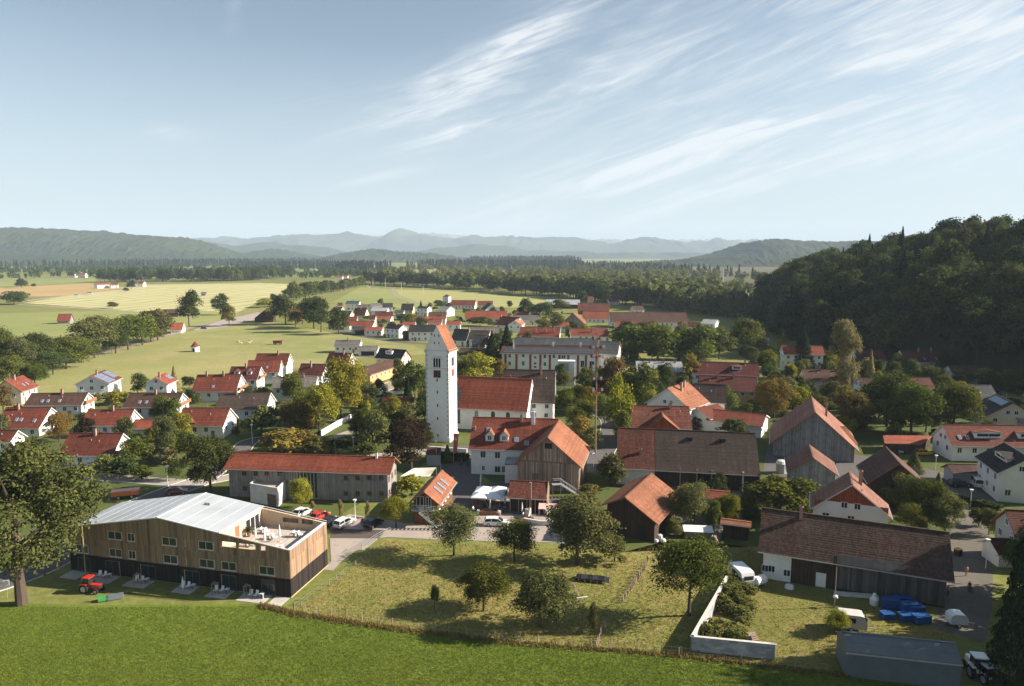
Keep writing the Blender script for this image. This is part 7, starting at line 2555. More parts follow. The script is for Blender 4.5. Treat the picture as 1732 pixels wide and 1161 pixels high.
car(840, 889, -4, PAINT['white'], 'white estate car parked along the street below the beer garden', 'estate')
car(583, 889, 62, PAINT['white'], 'white car parked between two black cars', 'estate')
car(560, 887, 62, PAINT['black'], 'black car parked left of the white one', 'hatch')
car(632, 890, 60, PAINT['black'], 'black car parked beside the small leaning tree', 'hatch')
car(541, 878, 62, PAINT['red'], 'bright red car half hidden by the hotel terrace parapet', 'hatch')
car(512, 872, 62, PAINT['white'], 'white car farthest left in the bay behind the hotel', 'hatch')
car(299, 836, 20, PAINT['darkred'], 'dark red car on the street behind the hotel', 'hatch')
car(487, 734, 10, PAINT['silver'], 'silver car in the shade of the browning chestnut', 'hatch')
car(1561, 770, 5, PAINT['yellow'], 'orange-yellow car under the flat carport', 'hatch')
car(1512, 766, -30, PAINT['silver'], 'silver car in front of the carport', 'hatch')
car(1622, 823, 3, PAINT['black'], 'black car before the low brown roofed garage', 'estate')
car(1651, 822, 70, PAINT['white'], 'white van between garage and charcoal roofed house', 'van', 'van')
car(640, 665, 10, PAINT['white'], 'white car on the square behind the bus', 'hatch')
car(653, 569, 15, PAINT['red'], 'small red and white car beside the lane in the northern quarter', 'hatch')
car(345, 557, 20, PAINT['black'], 'dark car on the gravel lot by the orange hut', 'hatch')
car(130, 501, 15, PAINT['white'], 'white van driving on the cornfield road', 'van', 'van')
car(152, 498, 15, PAINT['white'], 'white truck-like van ahead on the cornfield road', 'van', 'van', 1.3)
# bus
bp = at(655, 678)
bus = thing('bus', 'white bus parked on the square behind the parish hall', 'bus', (bp.x, bp.y, 0), R(14))
m_ = MB(); m_.box(-5.2, -1.25, .45, 5.2, 1.25, 1.5); m_.box(-5.2, -1.25, 2.35, 5.2, 1.25, 3.0); m_.build('body', PAINT['white'], bus)
m_ = MB(); m_.box(-5.17, -1.22, 1.5, 5.17, 1.22, 2.35); m_.build('windows', M_glass, bus)
for x in (-3.2, 3.2):
    for y in (-1.1, 1.1):
        wheel(bus, x, y, .48, .28)


def caravan(px, py, yaw, label, L=4.6, Wd=2.1, Hh=2.5, name='caravan', cat='caravan', m=None, win=True):
    g = at(px, py)
    o = thing(name, label, cat, (g.x, g.y, 0), R(yaw))
    prof = [(-L / 2, .5), (L / 2, .5), (L / 2 + .05, 1.3), (L / 2 - .35, Hh - .1), (L / 2 - .8, Hh), (-L / 2 + .5, Hh), (-L / 2 + .1, Hh - .25), (-L / 2 - .02, 1.4)]
    mb = MB()
    A = [Vector((x, -Wd / 2, z)) for x, z in prof]
    B = [Vector((x, Wd / 2, z)) for x, z in prof]
    mb.poly(A); mb.poly(B[::-1])
    for k in range(len(prof)):
        j = (k + 1) % len(prof)
        mb.poly([A[k], A[j], B[j], B[k]][::-1])
    mb.build('body', m or PAINT['white'], o)
    for y in (-Wd / 2 + .1, Wd / 2 - .1):
        wheel(o, 0, y, .33, .2)
    if win:
        m_ = MB()
        m_.box(-.8, -Wd / 2 - .02, 1.35, .5, -Wd / 2, 2.0); m_.box(L / 2 - .08, -Wd / 2 + .3, 1.45, L / 2 + .06, Wd / 2 - .3, 2.0); m_.box(-L / 2 - .03, -Wd / 2 + .3, 1.45, -L / 2 + .06, Wd / 2 - .3, 2.0)
        m_.build('window', M_glass, o)
    m_ = MB(); m_.bar((L / 2, 0, .5), (L / 2 + 1.3, 0, .42), .1); m_.bar((L / 2 + 1.1, 0, .0), (L / 2 + 1.1, 0, .45), .08); m_.build('drawbar', M_steel, o)
    return o


caravan(1253, 985, -80, 'old white caravan with blue front box beside the concrete wall')
bx = thing('blue_box', 'blue and white container standing at the caravan front', 'box', at(1250, 992)); m_ = MB(); m_.box(-.9, -.6, 0, .9, .6, 1.3); m_.build('body', PAINT['blue'], bx); m_ = MB(); m_.box(-.95, -.65, 1.3, .95, .65, 1.4); m_.build('lid', M_whitep, bx)
caravan(1437, 1064, -14, 'pale horse trailer with rounded roof in front of the tarpaulin tent', 3.8, 1.9, 2.4, 'horse_trailer', 'trailer', mat("trailer_grp", (0.48, 0.46, 0.43), var=.12, scale=2))
caravan(1617, 1058, -5, 'small white box trailer beside the yard entrance', 2.2, 1.6, 1.9, 'box_trailer', 'trailer', None, False)
# liquid tank on trailer
tk = at(1284, 992)
t = thing('liquid_tank', 'pale rounded plastic tank on the grass beside the caravan', 'tank', (tk.x, tk.y, 0), R(30))
m_ = MB(); m_.tube((-.95, 0, 1.0), (.95, 0, 1.0), .72, .72, 14); m_.build('barrel', M_whitep, t)
for s in (-1, 1):
    m_ = MB(); m_.tube((.95 * s, 0, 1.0), (1.15 * s, 0, 1.0), .72, .4, 14); m_.build('end_cap', M_whitep, t)
m_ = MB(); m_.box(-.9, -.5, 0, -.7, .5, .42); m_.box(.7, -.5, 0, .9, .5, .42); m_.build('cradle', M_steel, t)


def tractor(px, py, yaw, label, p, sc=1.0, name='tractor'):
    g = at(px, py)
    o = thing(name, label, 'tractor', (g.x, g.y, 0), R(yaw))
    o.scale = (sc,) * 3
    m_ = MB(); m_.box(.1, -.36, .75, 1.75, .36, 1.35); m_.box(-.9, -.42, .7, .1, .42, 1.1); m_.build('body', p, o)
    m_ = MB(); m_.box(1.75, -.3, .8, 1.85, .3, 1.3); m_.build('grille', M_black, o)
    m_ = MB()
    for x, y in ((-.95, -.62), (-.95, .62), (.1, -.62), (.1, .62)):
        m_.bar((x, y, 1.1), (x * .9, y * .92, 2.35), .06)
    m_.build('cab_frame', M_black, o)
    m_ = MB(); m_.box(-.9, -.58, 1.15, .05, .58, 2.3); m_.build('cab_glass', M_glass, o)
    m_ = MB(); m_.box(-1.05, -.68, 2.35, .2, .68, 2.48); m_.build('cab_roof', p, o)
    for y in (-.75, .75):
        wheel(o, -.7, y, .72, .38); wheel(o, 1.3, y * .9, .42, .26)
        m_ = MB(); m_.box(-1.3, y - .2, 1.42, -.1, y + .2, 1.5); m_.build('fender', p, o)
    return o


tractor(155, 1001, -10, 'small red tractor with red cab roof parked at the hotel lawn', PAINT['red'], .95)
mw = thing('mower', 'bright green disc mower with grey cover lying on the meadow edge', 'mower', at(184, 1015), R(25))
m_ = MB(); m_.box(-1.3, -.45, .15, -.1, .45, .55); m_.box(-1.35, -.1, .5, -.9, .1, 1.0); m_.build('deck', PAINT['green'], mw)
m_ = MB(); m_.poly([(-.1, -.55, .12), (1.9, -.6, .12), (1.9, -.5, .6), (-.1, -.45, .65)]); m_.poly([(-.1, -.45, .65), (1.9, -.5, .6), (1.9, .5, .6), (-.1, .45, .65)]); m_.poly([(1.9, -.6, .12), (1.9, .6, .12), (1.9, .5, .6), (1.9, -.5, .6)]); m_.poly([(1.9, .6, .12), (-.1, .55, .12), (-.1, .45, .65), (1.9, .5, .6)]); m_.build('cover', M_tarp, mw)
m_ = MB(); m_.bar((1.9, 0, .5), (2.6, .2, .9), .12); m_.build('hitch', M_black, mw)
tractor(1650, 1142, 80, 'white and black telehandler beside the tarpaulin tent', PAINT['white'], 1.15, 'telehandler')
tractor(1666, 1152, 95, 'second white farm machine at the bottom right', PAINT['white'], .9, 'loader')
dw = thing('harrow', 'dark field machine covered with black sheeting in the orchard', 'machine', at(1000, 982), R(-12))
m_ = MB(); m_.box(-2.2, -.8, .25, 2.1, .8, .55); m_.build('frame', M_black, dw)
m_ = MB()
for i in range(6):
    x = -2.3 + i * .85
    z0, z1 = .62 + .12 * (i % 2), .62 + .12 * ((i + 1) % 2)
    m_.poly([(x, -.95, z0 - .35), (x + .85, -.95, z1 - .35), (x + .85, 0, z1 + .15), (x, 0, z0 + .15)]); m_.poly([(x, 0, z0 + .15), (x + .85, 0, z1 + .15), (x + .85, .95, z1 - .35), (x, .95, z0 - .35)])
m_.build('sheeting', mat("black_sheet", (0.03, 0.03, 0.035), rough=.5, bump=.6, bscale=3), dw)
for i in range(5):
    m_ = MB(); m_.bar((-1.9 + i * .95, -.95, .5), (-1.8 + i * .95, -1.05, 0), .07); m_.build('tine', M_bark, dw)
goal = thing('small_goal', 'tiny leaning wooden goal frame in the orchard grass', 'goal', at(966, 1005), R(10))
for a, c in (((-.8, 0, 0), (-.5, 0, 1.5)), ((.8, 0, 0), (.4, 0, 1.5)), ((-.5, 0, 1.5), (.4, 0, 1.5)), ((.4, 0, 1.5), (.9, -.9, .1)), ((-.5, 0, 1.5), (-.4, -1.0, .1))):
    m_ = MB(); m_.bar(a, c, .09); m_.build('beam', M_trimw if a[2] == 0 and a[0] > 0 else M_postw, goal)
pk = thing('loose_plank', 'pale loose plank lying in the orchard grass', 'plank', at(985, 1011), R(15)); m_ = MB(); m_.box(-.9, -.1, .02, .9, .1, .08); m_.build('board', M_trimw, pk)
# wooden hay wagon in the pasture
hw_ = at(470, 583)
w = thing('hay_wagon', 'small red roofed wagon standing in the cow pasture', 'wagon', hw_, R(5))
m_ = MB(); m_.box(-2.4, -1.0, .7, 2.4, 1.0, 2.0); m_.build('body', WM['redwood'], w)
m_ = MB(); m_.box(-2.7, -1.2, 2.0, 2.7, 1.2, 2.15); m_.build('roof', RM['red'], w)
for x in (-1.6, 1.6):
    for y in (-.9, .9):
        wheel(w, x, y, .42, .2)
# round bale / dung heaps with log pile and red pots
def stack(px, py, yaw, label, L=3, rows=4, name='log_pile', pale=False):
    o = thing(name, label, 'wood pile', at(px, py), R(yaw))
    rq = random.Random(px)
    for j in range(rows):
        for i in range(7 - j):
            m_ = MB(); y = (i - (7 - j) / 2) * .26 + rq.uniform(-.04, .04); z = .13 + j * .22
            m_.tube((-L / 2 + rq.uniform(-.25, .25), y, z), (L / 2 + rq.uniform(-.25, .25), y + rq.uniform(-.12, .12), z + rq.uniform(-.04, .08)), .12, .11, 6)
            m_.build('log', M_postw if not pale else M_trimw, o)
stack(1208, 912, 65, 'heap of pale split boards and logs behind the orchard', 3.6, 5)
stack(1270, 1082, 20, 'short stack of logs in the overgrown heap', 1.2, 4)
tarp = thing('covered_stack', 'stack of timber under a pale sheet roof beside the log heap', 'stack', at(1180, 908), R(-6))
m_ = MB(); m_.box(-2.4, -.8, 0, 2.4, .8, 1.2); m_.build('timber', M_postw, tarp)
m_ = MB(); m_.poly([(-2.6, -1.1, 1.3), (2.6, -1.1, 1.3), (2.6, 1.0, 1.75), (-2.6, 1.0, 1.75)]); m_.poly([(-2.6, 1.0, 1.7), (2.6, 1.0, 1.7), (2.6, -1.1, 1.25), (-2.6, -1.1, 1.25)]); m_.build('sheet', M_whitep, tarp)
pot = thing('terracotta_tub', 'reddish tub standing by the field barn yard', 'tub', at(1133, 945)); m_ = MB(); m_.lathe([(.0, 0), (.45, 0), (.6, .9), (.5, .9), (.4, .2), (0, .2)], 12); m_.build('tub', M_brick, pot)
for i, (x, y, s) in enumerate(((1116, 912, 1.0), (1122, 918, .8), (1110, 918, .7))):
    sk = thing('feed_sack', ('largest', 'middle', 'smallest')[i] + ' white sack on the heap at the field barn corner', 'sack', at(x, y), i); m_ = MB(); m_.lathe([(0, 0), (.5 * s, .05), (.6 * s, .4 * s), (.45 * s, .8 * s), (.0, .95 * s)], 9); m_.build('cloth', M_whitep, sk)
# blue plastic boxes by the large barn
M_bluep = mat("blue_plastic", (0.015, 0.075, 0.24), rough=.5, var=.15)
for i, (px, py, w_, h_, lb) in enumerate(((1506, 1030, 2.2, 1.5, 'upper left'), (1524, 1026, 2.4, 1.4, 'upper middle'), (1538, 1040, 2.2, 1.7, 'middle'), (1548, 1042, 2.0, 1.5, 'upper right'), (1500, 1046, 1.6, .8, 'lower left'), (1534, 1050, 2.2, 1.0, 'lower middle'), (1558, 1054, 2.2, 1.1, 'lower right'))):
    g = at(px, py)
    o = thing('blue_pallet_box', f'{lb} one of the blue plastic boxes stacked before the large dark barn', 'box', (g.x, g.y, 0), R(-8 + i * 3), 'blue boxes by the barn')
    m_ = MB(); m_.box(-w_ / 2, -.6, .12, w_ / 2, .6, h_); m_.build('body', M_bluep, o)
    m_ = MB(); m_.box(-w_ / 2 - .04, -.64, h_, w_ / 2 + .04, .64, h_ + .08); m_.build('lid', M_bluep, o)
    m_ = MB(); m_.box(-w_ / 2, -.55, 0, -w_ / 2 + .2, .55, .12); m_.box(w_ / 2 - .2, -.55, 0, w_ / 2, .55, .12); m_.build('runner', M_black, o)
bb = thing('ibc_bottle', 'white bottle-shaped plastic tank before the grey boarding', 'tank', at(1478, 1023)); m_ = MB(); m_.lathe([(0, 0), (.55, 0), (.6, .9), (.25, 1.3), (.22, 1.7), (0, 1.75)], 12); m_.build('tank', M_whitep, bb)
pl_ = thing('long_trough', 'long pale trough along the grey boarded barn wall', 'trough', at(1448, 1010), R(-10)); m_ = MB(); m_.box(-3.0, -.4, .1, 3.0, .4, .5); m_.build('trough', M_lime, pl_)
bn = thing('waste_bin', 'black bin with yellow lid beside the lane', 'bin', at(1620, 940), R(20)); m_ = MB(); m_.box(-.5, -.4, .05, .5, .4, 1.1); m_.build('body', M_black, bn); m_ = MB(); m_.box(-.55, -.45, 1.1, .55, .45, 1.2); m_.build('lid', PAINT['yellow'], bn)
tub = thing('plastic_tub', 'white upturned tub on the grass before the dark barn doors', 'tub', at(1335, 995)); m_ = MB(); m_.lathe([(.7, 0), (.6, .45), (.0, .5)], 12); m_.build('shell', M_whitep, tub)
chute = thing('white_silo_bin', 'low metal feed bin with white domed top at the barn corner', 'silo', at(1321, 800)); m_ = MB(); m_.lathe([(1.15, 0), (1.15, 2.3)], 14); m_.build('shell', M_steel, chute); m_ = MB(); m_.lathe([(1.25, 2.25), (.9, 2.9), (0, 3.2)], 14); m_.build('dome', M_whitep, chute)
rt = thing('rubble_trailer', 'orange trailer with load behind the hotel roof edge', 'trailer', at(213, 842), R(20)); m_ = MB(); m_.box(-2.6, -1.0, .7, 2.6, 1.0, 1.7); m_.build('body', PAINT['orange'], rt)
for x in (-1.2, 1.2):
    for y in (-.95, .95):
        wheel(rt, x, y, .4, .22)
oc = thing('orange_barrier_stack', 'stack of orange barriers at the street corner behind the dark tree', 'barrier', at(412, 770), R(15))
for i in range(4):
    m_ = MB(); m_.box(-1.6, -.4 + i * .2, 0, 1.6, -.3 + i * .2, 1.1); m_.build('panel', PAINT['orange'], oc)

# ------------------------------------------------------------------ street furniture
def lamp(px, py, ty, label):
    g = at(px, py)
    h = at_depth(px, ty, g.y).z
    o = thing('street_lamp', label, 'street lamp', (g.x, g.y, 0))
    m_ = MB(); m_.tube((0, 0, 0), (0, 0, h - .45), .075, .05, 8); m_.build('pole', M_whitep, o)
    m_ = MB(); m_.lathe([(.0, h - .5), (.16, h - .45), (.34, h - .08), (.36, h - .02), (0, h + .04)], 12); m_.build('lamp_shade', M_whitep, o)
for a in ((284, 823, 788, 'street lamp on the lawn corner behind the hotel'), (427, 751, 718, 'street lamp beside the grey-green shrub'), (598, 767, 739, 'street lamp on the street behind the grey hall'), (738, 786, 746, 'street lamp in front of the church wall'), (1582, 795, 770, 'street lamp before the terraced house'), (1641, 858, 828, 'street lamp at the top of the lane'), (1667, 962, 912, 'street lamp beside the maroon garage'), (1004, 790, 767, 'street lamp by the maypole'), (601, 882, 845, 'slim lamp post between the parked cars')):
    lamp(*a)
# maypole
mp = at(1007, 768)
mh = at_depth(1006, 548, mp.y).z
may = thing('maypole', 'tall bare maypole with red figure boards, rings and a tip of twigs', 'maypole', mp)
m_ = MB(); m_.tube((0, 0, 0), (0, 0, mh * .97), .26, .1, 10); m_.build('pole', mat("maypole_wood", (0.22, 0.16, 0.12), var=.2, scale=4), may)
M_wr = mat("wreath_red", (0.25, 0.06, 0.04), var=.3, scale=5)
for py, w_ in ((662, 1.6), (643, 1.3), (623, 1.8), (605, 1.5), (590, 1.9), (575, 1.2)):
    z = at_depth(1006, py, mp.y).z
    m_ = MB(); m_.bar((-w_, 0, z), (w_, 0, z), .1); m_.build('cross_arm', M_wr, may)
    for s in (-1, -.5, .5, 1):
        m_ = MB(); m_.box(s * w_ * .9 - .26, -.06, z + .05, s * w_ * .9 + .26, .06, z + random.uniform(.6, .95)); m_.build('figure_board', M_wr if s in (-1, .5) else M_trimw, may)
for py in (660, 600):
    z = at_depth(1006, py, mp.y).z
    m_ = MB()
    for k in range(12):
        a0, a1 = k * math.pi / 6, (k + 1) * math.pi / 6
        m_.tube((.95 * math.cos(a0), .95 * math.sin(a0), z - .6), (.95 * math.cos(a1), .95 * math.sin(a1), z - .6), .11, .11, 5)
    m_.build('wreath', M_wr, may)
m_ = MB()
rq = random.Random(2)
for k in range(70):
    t_ = rq.random(); a0 = rq.uniform(0, 6.28)
    z = mh * (.86 + .15 * t_)
    m_.tube((0, 0, z), (math.cos(a0) * (1.05 - t_), math.sin(a0) * (1.05 - t_), z - .25 + .3 * rq.random()), .045, .01, 4, caps=False)
m_.build('tip_twigs', mat("dry_twigs", (0.20, 0.09, 0.06), var=.3), may)
# banner flag
fp = at(767, 783)
fl_ = thing('banner_flag', 'tall red banner flag with pale emblem on a pole before the inn', 'flag', fp, R(-15))
m_ = MB(); m_.tube((0, 0, 0), (0, 0, 7.4), .05, .035, 8); m_.build('pole', M_whitep, fl_)
m_ = MB()
for i in range(8):
    z0, z1 = 7.3 - i * .62, 7.3 - (i + 1) * .62
    def w__(i): return 1.45 - .09 * i
    for j in range(3):
        f = lambda q, i_: (.06 + w__(i_) * q / 3, .12 * math.sin(q * 1.4 + i_ * .7))
        (a0, b0), (a1, b1), (a2, b2), (a3, b3) = f(j, i), f(j + 1, i), f(j + 1, i + 1), f(j, i + 1)
        m_.poly([(a0, b0, z0), (a3, b3, z1), (a2, b2, z1), (a1, b1, z0)])
m_.build('cloth', mat("banner_red", (0.60, 0.16, 0.13), var=.08), fl_)
m_ = MB(); m_.lathe([(0, 0), (.28, .0), (.28, .03), (0, .03)], 12); em = m_.build('emblem', M_whitep, fl_); em.location = (.75, -.12, 5.9); em.rotation_euler = (math.pi / 2, 0, 0)
# sign at the left tree
sg = thing('parking_sign', 'small white sign with dark ring on a slim post beside the huge maple', 'sign', at(13, 1013), R(10)); m_ = MB(); m_.tube((0, 0, 0), (0, 0, 2.9), .03, .03, 6); m_.build('post', M_steel, sg)
m_ = MB(); m_.box(-.42, -.03, 2.0, .42, .0, 2.9); m_.build('plate', M_whitep, sg)
m_ = MB()
for k in range(16):
    a0, a1 = k * math.pi / 8, (k + 1) * math.pi / 8
    m_.bar((.25 * math.cos(a0), -.04, 2.45 + .25 * math.sin(a0)), (.25 * math.cos(a1), -.04, 2.45 + .25 * math.sin(a1)), .05, .02)
m_.build('ring', M_black, sg)
yp = thing('yellow_pole', 'tall slim yellow-green pole in front of the hotel facade', 'pole', hot(33.6, -2.6)); m_ = MB(); m_.tube((0, 0, 0), (0, 0, 8.8), .09, .07, 8); m_.build('mast', mat("pole_yellow", (0.30, 0.26, 0.09), var=.1), yp)
# power poles and pylon
for i, (x, y, t_) in enumerate(((631, 484.5, 471), (652, 487, 472), (679, 491, 476.5), (716, 497, 484))):
    g = at(x, y); h = at_depth(x, t_, g.y).z
    o = thing('power_pole', ('leftmost', 'second', 'third', 'rightmost')[i] + ' wooden power pole in the meadow before the wood strip', 'power pole', (g.x, g.y, 0))
    m_ = MB(); m_.tube((0, 0, 0), (0, 0, h), .3, .2, 6); m_.build('pole', M_lime, o)
    m_ = MB(); m_.bar((-1.6, 0, h - .8), (1.6, 0, h - .8), .25); m_.build('cross_arm', M_lime, o)
g = at(1221, 488)
py_ = thing('pylon', 'grey lattice power pylon standing in the far wood', 'pylon', (g.x, g.y, 0)); h = at_depth(1221, 452, g.y).z
m_ = MB()
for sx in (-1, 1):
    for sy in (-1, 1):
        m_.bar((sx * 2.4, sy * 2.4, 0), (sx * .4, sy * .4, h), .3)
for k in range(7):
    z0, z1 = h * k / 7, h * (k + 1) / 7
    r0, r1 = 2.4 - 2 * k / 7, 2.4 - 2 * (k + 1) / 7
    for sx in (-1, 1):
        m_.bar((sx * r0, -r0, z0), (-sx * r1, -r1, z1), .18); m_.bar((-r0, sx * r0, z0), (-r1, -sx * r1, z1), .18)
m_.build('lattice', M_steel, py_)
for z, w_ in ((h * .78, 6), (h * .9, 4.5)):
    m_ = MB(); m_.bar((-w_, 0, z), (w_, 0, z), .35, .5); m_.build('cross_arm', M_steel, py_)
ut = thing('yard_mast', 'thin wooden mast with pale lamp heads in the farm yard', 'mast', at(1411, 1028)); hh_ = at_depth(1411, 960, at(1411, 1028).y).z; m_ = MB(); m_.tube((0, 0, 0), (0, 0, hh_), .07, .05, 6); m_.build('pole', M_postw, ut)
m_ = MB(); m_.lathe([(0, 0), (.35, .05), (.3, .3), (0, .4)], 9); q = m_.build('lamp_shade', M_whitep, ut); q.location = (.1, 0, 1.5)

# ------------------------------------------------------------------ beer garden and terrace furniture
M_canvas = mat("canvas_white", (0.70, 0.71, 0.74), var=.04)
def parasol(loc, w, h, label, rot=0, group='white parasols of the beer garden'):
    o = thing('parasol', label, 'parasol', loc, rot, group)
    m_ = MB(); m_.tube((0, 0, 0), (0, 0, h), .05, .05, 8); m_.build('pole', M_steel, o)
    m_ = MB()
    c = [(-w, -w), (w, -w), (w, w), (-w, w)]
    for i in range(4):
        a, b_ = c[i], c[(i + 1) % 4]
        mid = ((a[0] + b_[0]) / 2, (a[1] + b_[1]) / 2)
        for p, q in ((a, mid), (mid, b_)):
            m_.poly([(p[0], p[1], h - .75), (q[0], q[1], h - .75), (0, 0, h)])
            m_.poly([(q[0], q[1], h - .75), (p[0], p[1], h - .75), (0, 0, h - .03)])
        m_.poly([(a[0], a[1], h - 1.0), (b_[0], b_[1], h - 1.0), (b_[0], b_[1], h - .75), (a[0], a[1], h - .75)])
    m_.build('canopy', M_canvas, o)
    m_ = MB(); m_.box(-.5, -.5, 0, .5, .5, .08); m_.build('foot', M_conc, o)
for i, (x, y, lb) in enumerate(((812, 853, 'front left'), (838, 853, 'front right'), (818, 843, 'back left'), (842, 843, 'back right'))):
    parasol(at(x, y + 4), 1.62, 3.1, f'{lb} one of the four square white parasols in the beer garden', R(-8))
def closed_parasol(loc, h, label, group=None):
    o = thing('closed_parasol', label, 'parasol', loc, 0, group)
    m_ = MB(); m_.tube((0, 0, 0), (0, 0, h), .04, .03, 8); m_.build('pole', M_steel, o)
    m_ = MB(); m_.lathe([(.04, h * .28), (.2, h * .33), (.15, h * .6), (.05, h)], 10); m_.build('canopy', M_canvas, o)
    m_ = MB(); m_.lathe([(0, 0), (.32, 0), (.32, .07), (0, .07)], 12); m_.build('foot', M_conc, o)
for (u, v, lb) in ((6.2, 3.4, 'left'), (4.9, 5.4, 'right')):
    closed_parasol(hot(u, v, TF), 2.7, f'{lb} closed white parasol on the hotel roof terrace')
closed_parasol(hot(8.6, 4.6, TF), 2.4, 'closed beige parasol near the terrace doors')
closed_parasol(hot(16.4, -2.4), 2.5, 'closed parasol on a patio before the black ground floor')
for x, y, lb in ((813, 821, 'before the inn wall'), (829, 866, 'under the front parasols'), (854, 858, 'left of the pavilion'), (859, 846, 'at the pavilion corner'), (883, 872, 'below the pavilion')):
    closed_parasol(at(x, y), 2.6, f'closed pale parasol {lb} in the beer garden')


def chair_proto(m, name, label, loc, rot, group, lounge=False):
    o = thing(name, label, 'chair', loc, rot, group)
    m_ = MB(); m_.box(-.27, -.27, .42, .27, .27, .47); m_.build('seat', m, o)
    m_ = MB(); m_.poly([(-.27, .24, .45), (.27, .24, .45), (.27, .38, 1.0), (-.27, .38, 1.0)]); m_.poly([(-.27, .42, 1.0), (.27, .42, 1.0), (.27, .28, .45), (-.27, .28, .45)]); m_.poly([(-.27, .38, 1.0), (.27, .38, 1.0), (.27, .42, 1.0), (-.27, .42, 1.0)]); m_.build('backrest', m, o)
    for x in (-.24, .24):
        for y in (-.24, .24):
            m_ = MB(); m_.bar((x, y, 0), (x, y, .42), .045); m_.build('leg', M_steel, o)
    return o


def table(loc, label, m, w=.4, rot=0, group=None, bench=False, L=None):
    o = thing('beer_table' if bench else 'table', label, 'table', loc, rot, group)
    L = L or w
    m_ = MB(); m_.box(-L, -w, .72, L, w, .77); m_.build('tabletop', m, o)
    for x in (-L * .8, L * .8):
        m_ = MB(); m_.box(x - .03, -w * .8, 0, x + .03, w * .8, .72); m_.build('leg', M_steel, o)
    if bench:
        for s in (-1, 1):
            m_ = MB(); m_.box(-L, s * (w + .35) - .14, .42, L, s * (w + .35) + .14, .46); m_.box(-L * .8, s * (w + .35) - .1, 0, -L * .8 + .05, s * (w + .35) + .1, .42); m_.box(L * .8 - .05, s * (w + .35) - .1, 0, L * .8, s * (w + .35) + .1, .42); m_.build('bench', m, o)
    return o


PATIO = [(3.0, 7.4, 'patio slab'), (0.1, 2.3, ''), (9.2, 12.6, ''), (15.2, 18.4, ''), (23.2, 27.0, ''), (29.5, 34.6, ''), (35.4, 38.6, '')]
for a_, b_, _ in PATIO:
    P = [hot(b_, -.25), hot(a_, -.25), hot(a_, -2.7), hot(b_, -2.7)]
    mb = MB(); up = [Vector((p.x, p.y, .06)) for p in P]; lo = [Vector((p.x, p.y, -.02)) for p in P]
    mb.poly(up[::-1])
    for i in range(4):
        j = (i + 1) % 4
        mb.poly([lo[i], lo[j], up[j], up[i]][::-1])
    tag(mb.build('pavement', M_conc), kind='structure')
for i, (u, lb) in enumerate(((5.4, 'rightmost patio'), (11.2, 'second patio from the right'), (17.0, 'third patio from the right'), (25.2, 'fourth patio from the right'), (32.0, 'fifth patio from the right'))):
    for k, (du, sd_) in enumerate(((-.45, 'right'), (.45, 'left'))):
        chair_proto(M_whitep, 'garden_chair', f'{sd_} white garden chair on the {lb} of the hotel', hot(u + du, -1.3, .06), HOTEL_R + R(-10 + 20 * k), 'white garden chairs on the hotel patios')
    table(hot(u - 1.4, -1.2, .06), f'small table on the {lb} of the hotel', M_whitep, .3, HOTEL_R)
for i, (u, v) in enumerate(((3.0, 2.2), (6.8, 5.8), (9.2, 7.6), (3.4, 7.6), (8.6, 2.6))):
    lb = ('front right corner', 'middle', 'door side', 'back right corner', 'front left')[i]
    table(hot(u, v, TF), f'white table at the {lb} of the roof terrace', M_whitep, .42, HOTEL_R)
    for s in (-1, 1):
        chair_proto(M_whitep, 'terrace_chair', f'chair on the {"left" if s > 0 else "right"} of the {lb} terrace table', hot(u + s * .8, v, TF), HOTEL_R + (math.pi / 2 if s < 0 else -math.pi / 2), 'chairs on the roof terrace')
planter = thing('planter', 'bushy potted plant beside the terrace door', 'plant', hot(10.6, 6.0, TF)); m_ = MB(); m_.lathe([(0, 0), (.3, 0), (.4, .6), (0, .6)], 10); m_.build('pot', M_brick, planter)
V, F, t_ = leaf_cloud('bush', 260, .2, 5); q = ob('foliage', npmesh('foliage', V * np.array([1.3, 1.3, 1.2]), F, LM['broad'], t_), planter, (0, 0, .5))
for i, (x, y) in enumerate(((806, 862), (824, 868), (842, 866), (812, 854), (838, 856))):
    table(at(x, y), ('left front', 'middle front', 'right front', 'left back', 'right back')[i] + ' beer table with two benches under the white parasols', M_trim, .3, R(-8), 'beer tables', True, 1.0)
tgt = thing('timber_seat', 'long low timber barrier at the street side of the beer garden', 'barrier', at(827, 872), R(-5)); m_ = MB(); m_.box(-2.0, -.2, 0, 2.0, .2, .8); m_.build('beam', M_trim, tgt)
for s in (-1, 1):
    m_ = MB(); m_.box(s * 2.1 - .2, -.25, 0, s * 2.1 + .2, .25, 1.0); m_.build('end_post', M_lime, tgt)
for i, (x, y, lb) in enumerate(((418, 1010, 'right'), (364, 1006, 'middle'), (233, 990, 'left'))):
    o = thing('tree_stake', f'{lb} tripod of wooden stakes for a young tree before the hotel', 'tree stake', at(x, y))
    for a in range(3):
        aa = a * 2.09
        m_ = MB(); m_.bar((.55 * math.cos(aa), .55 * math.sin(aa), 0), (.5 * math.cos(aa), .5 * math.sin(aa), 1.9), .09); m_.build('stake', M_postw, o)
        bb_ = aa + 2.09
        m_ = MB(); m_.bar((.5 * math.cos(aa), .5 * math.sin(aa), 1.8), (.5 * math.cos(bb_), .5 * math.sin(bb_), 1.8), .08); m_.build('brace', M_postw, o)
cart = thing('rolling_wagon', 'wooden handcart leaning at the end of the white estate car', 'cart', at(882, 886), R(60)); m_ = MB(); m_.box(-1.4, -.5, .5, 1.4, .5, .65); m_.bar((1.4, 0, .6), (2.6, 0, 1.9), .1); m_.build('bed', M_trim, cart)
for x in (-1, 1):
    for y in (-.6, .6):
        wheel(cart, x, y, .38, .1)
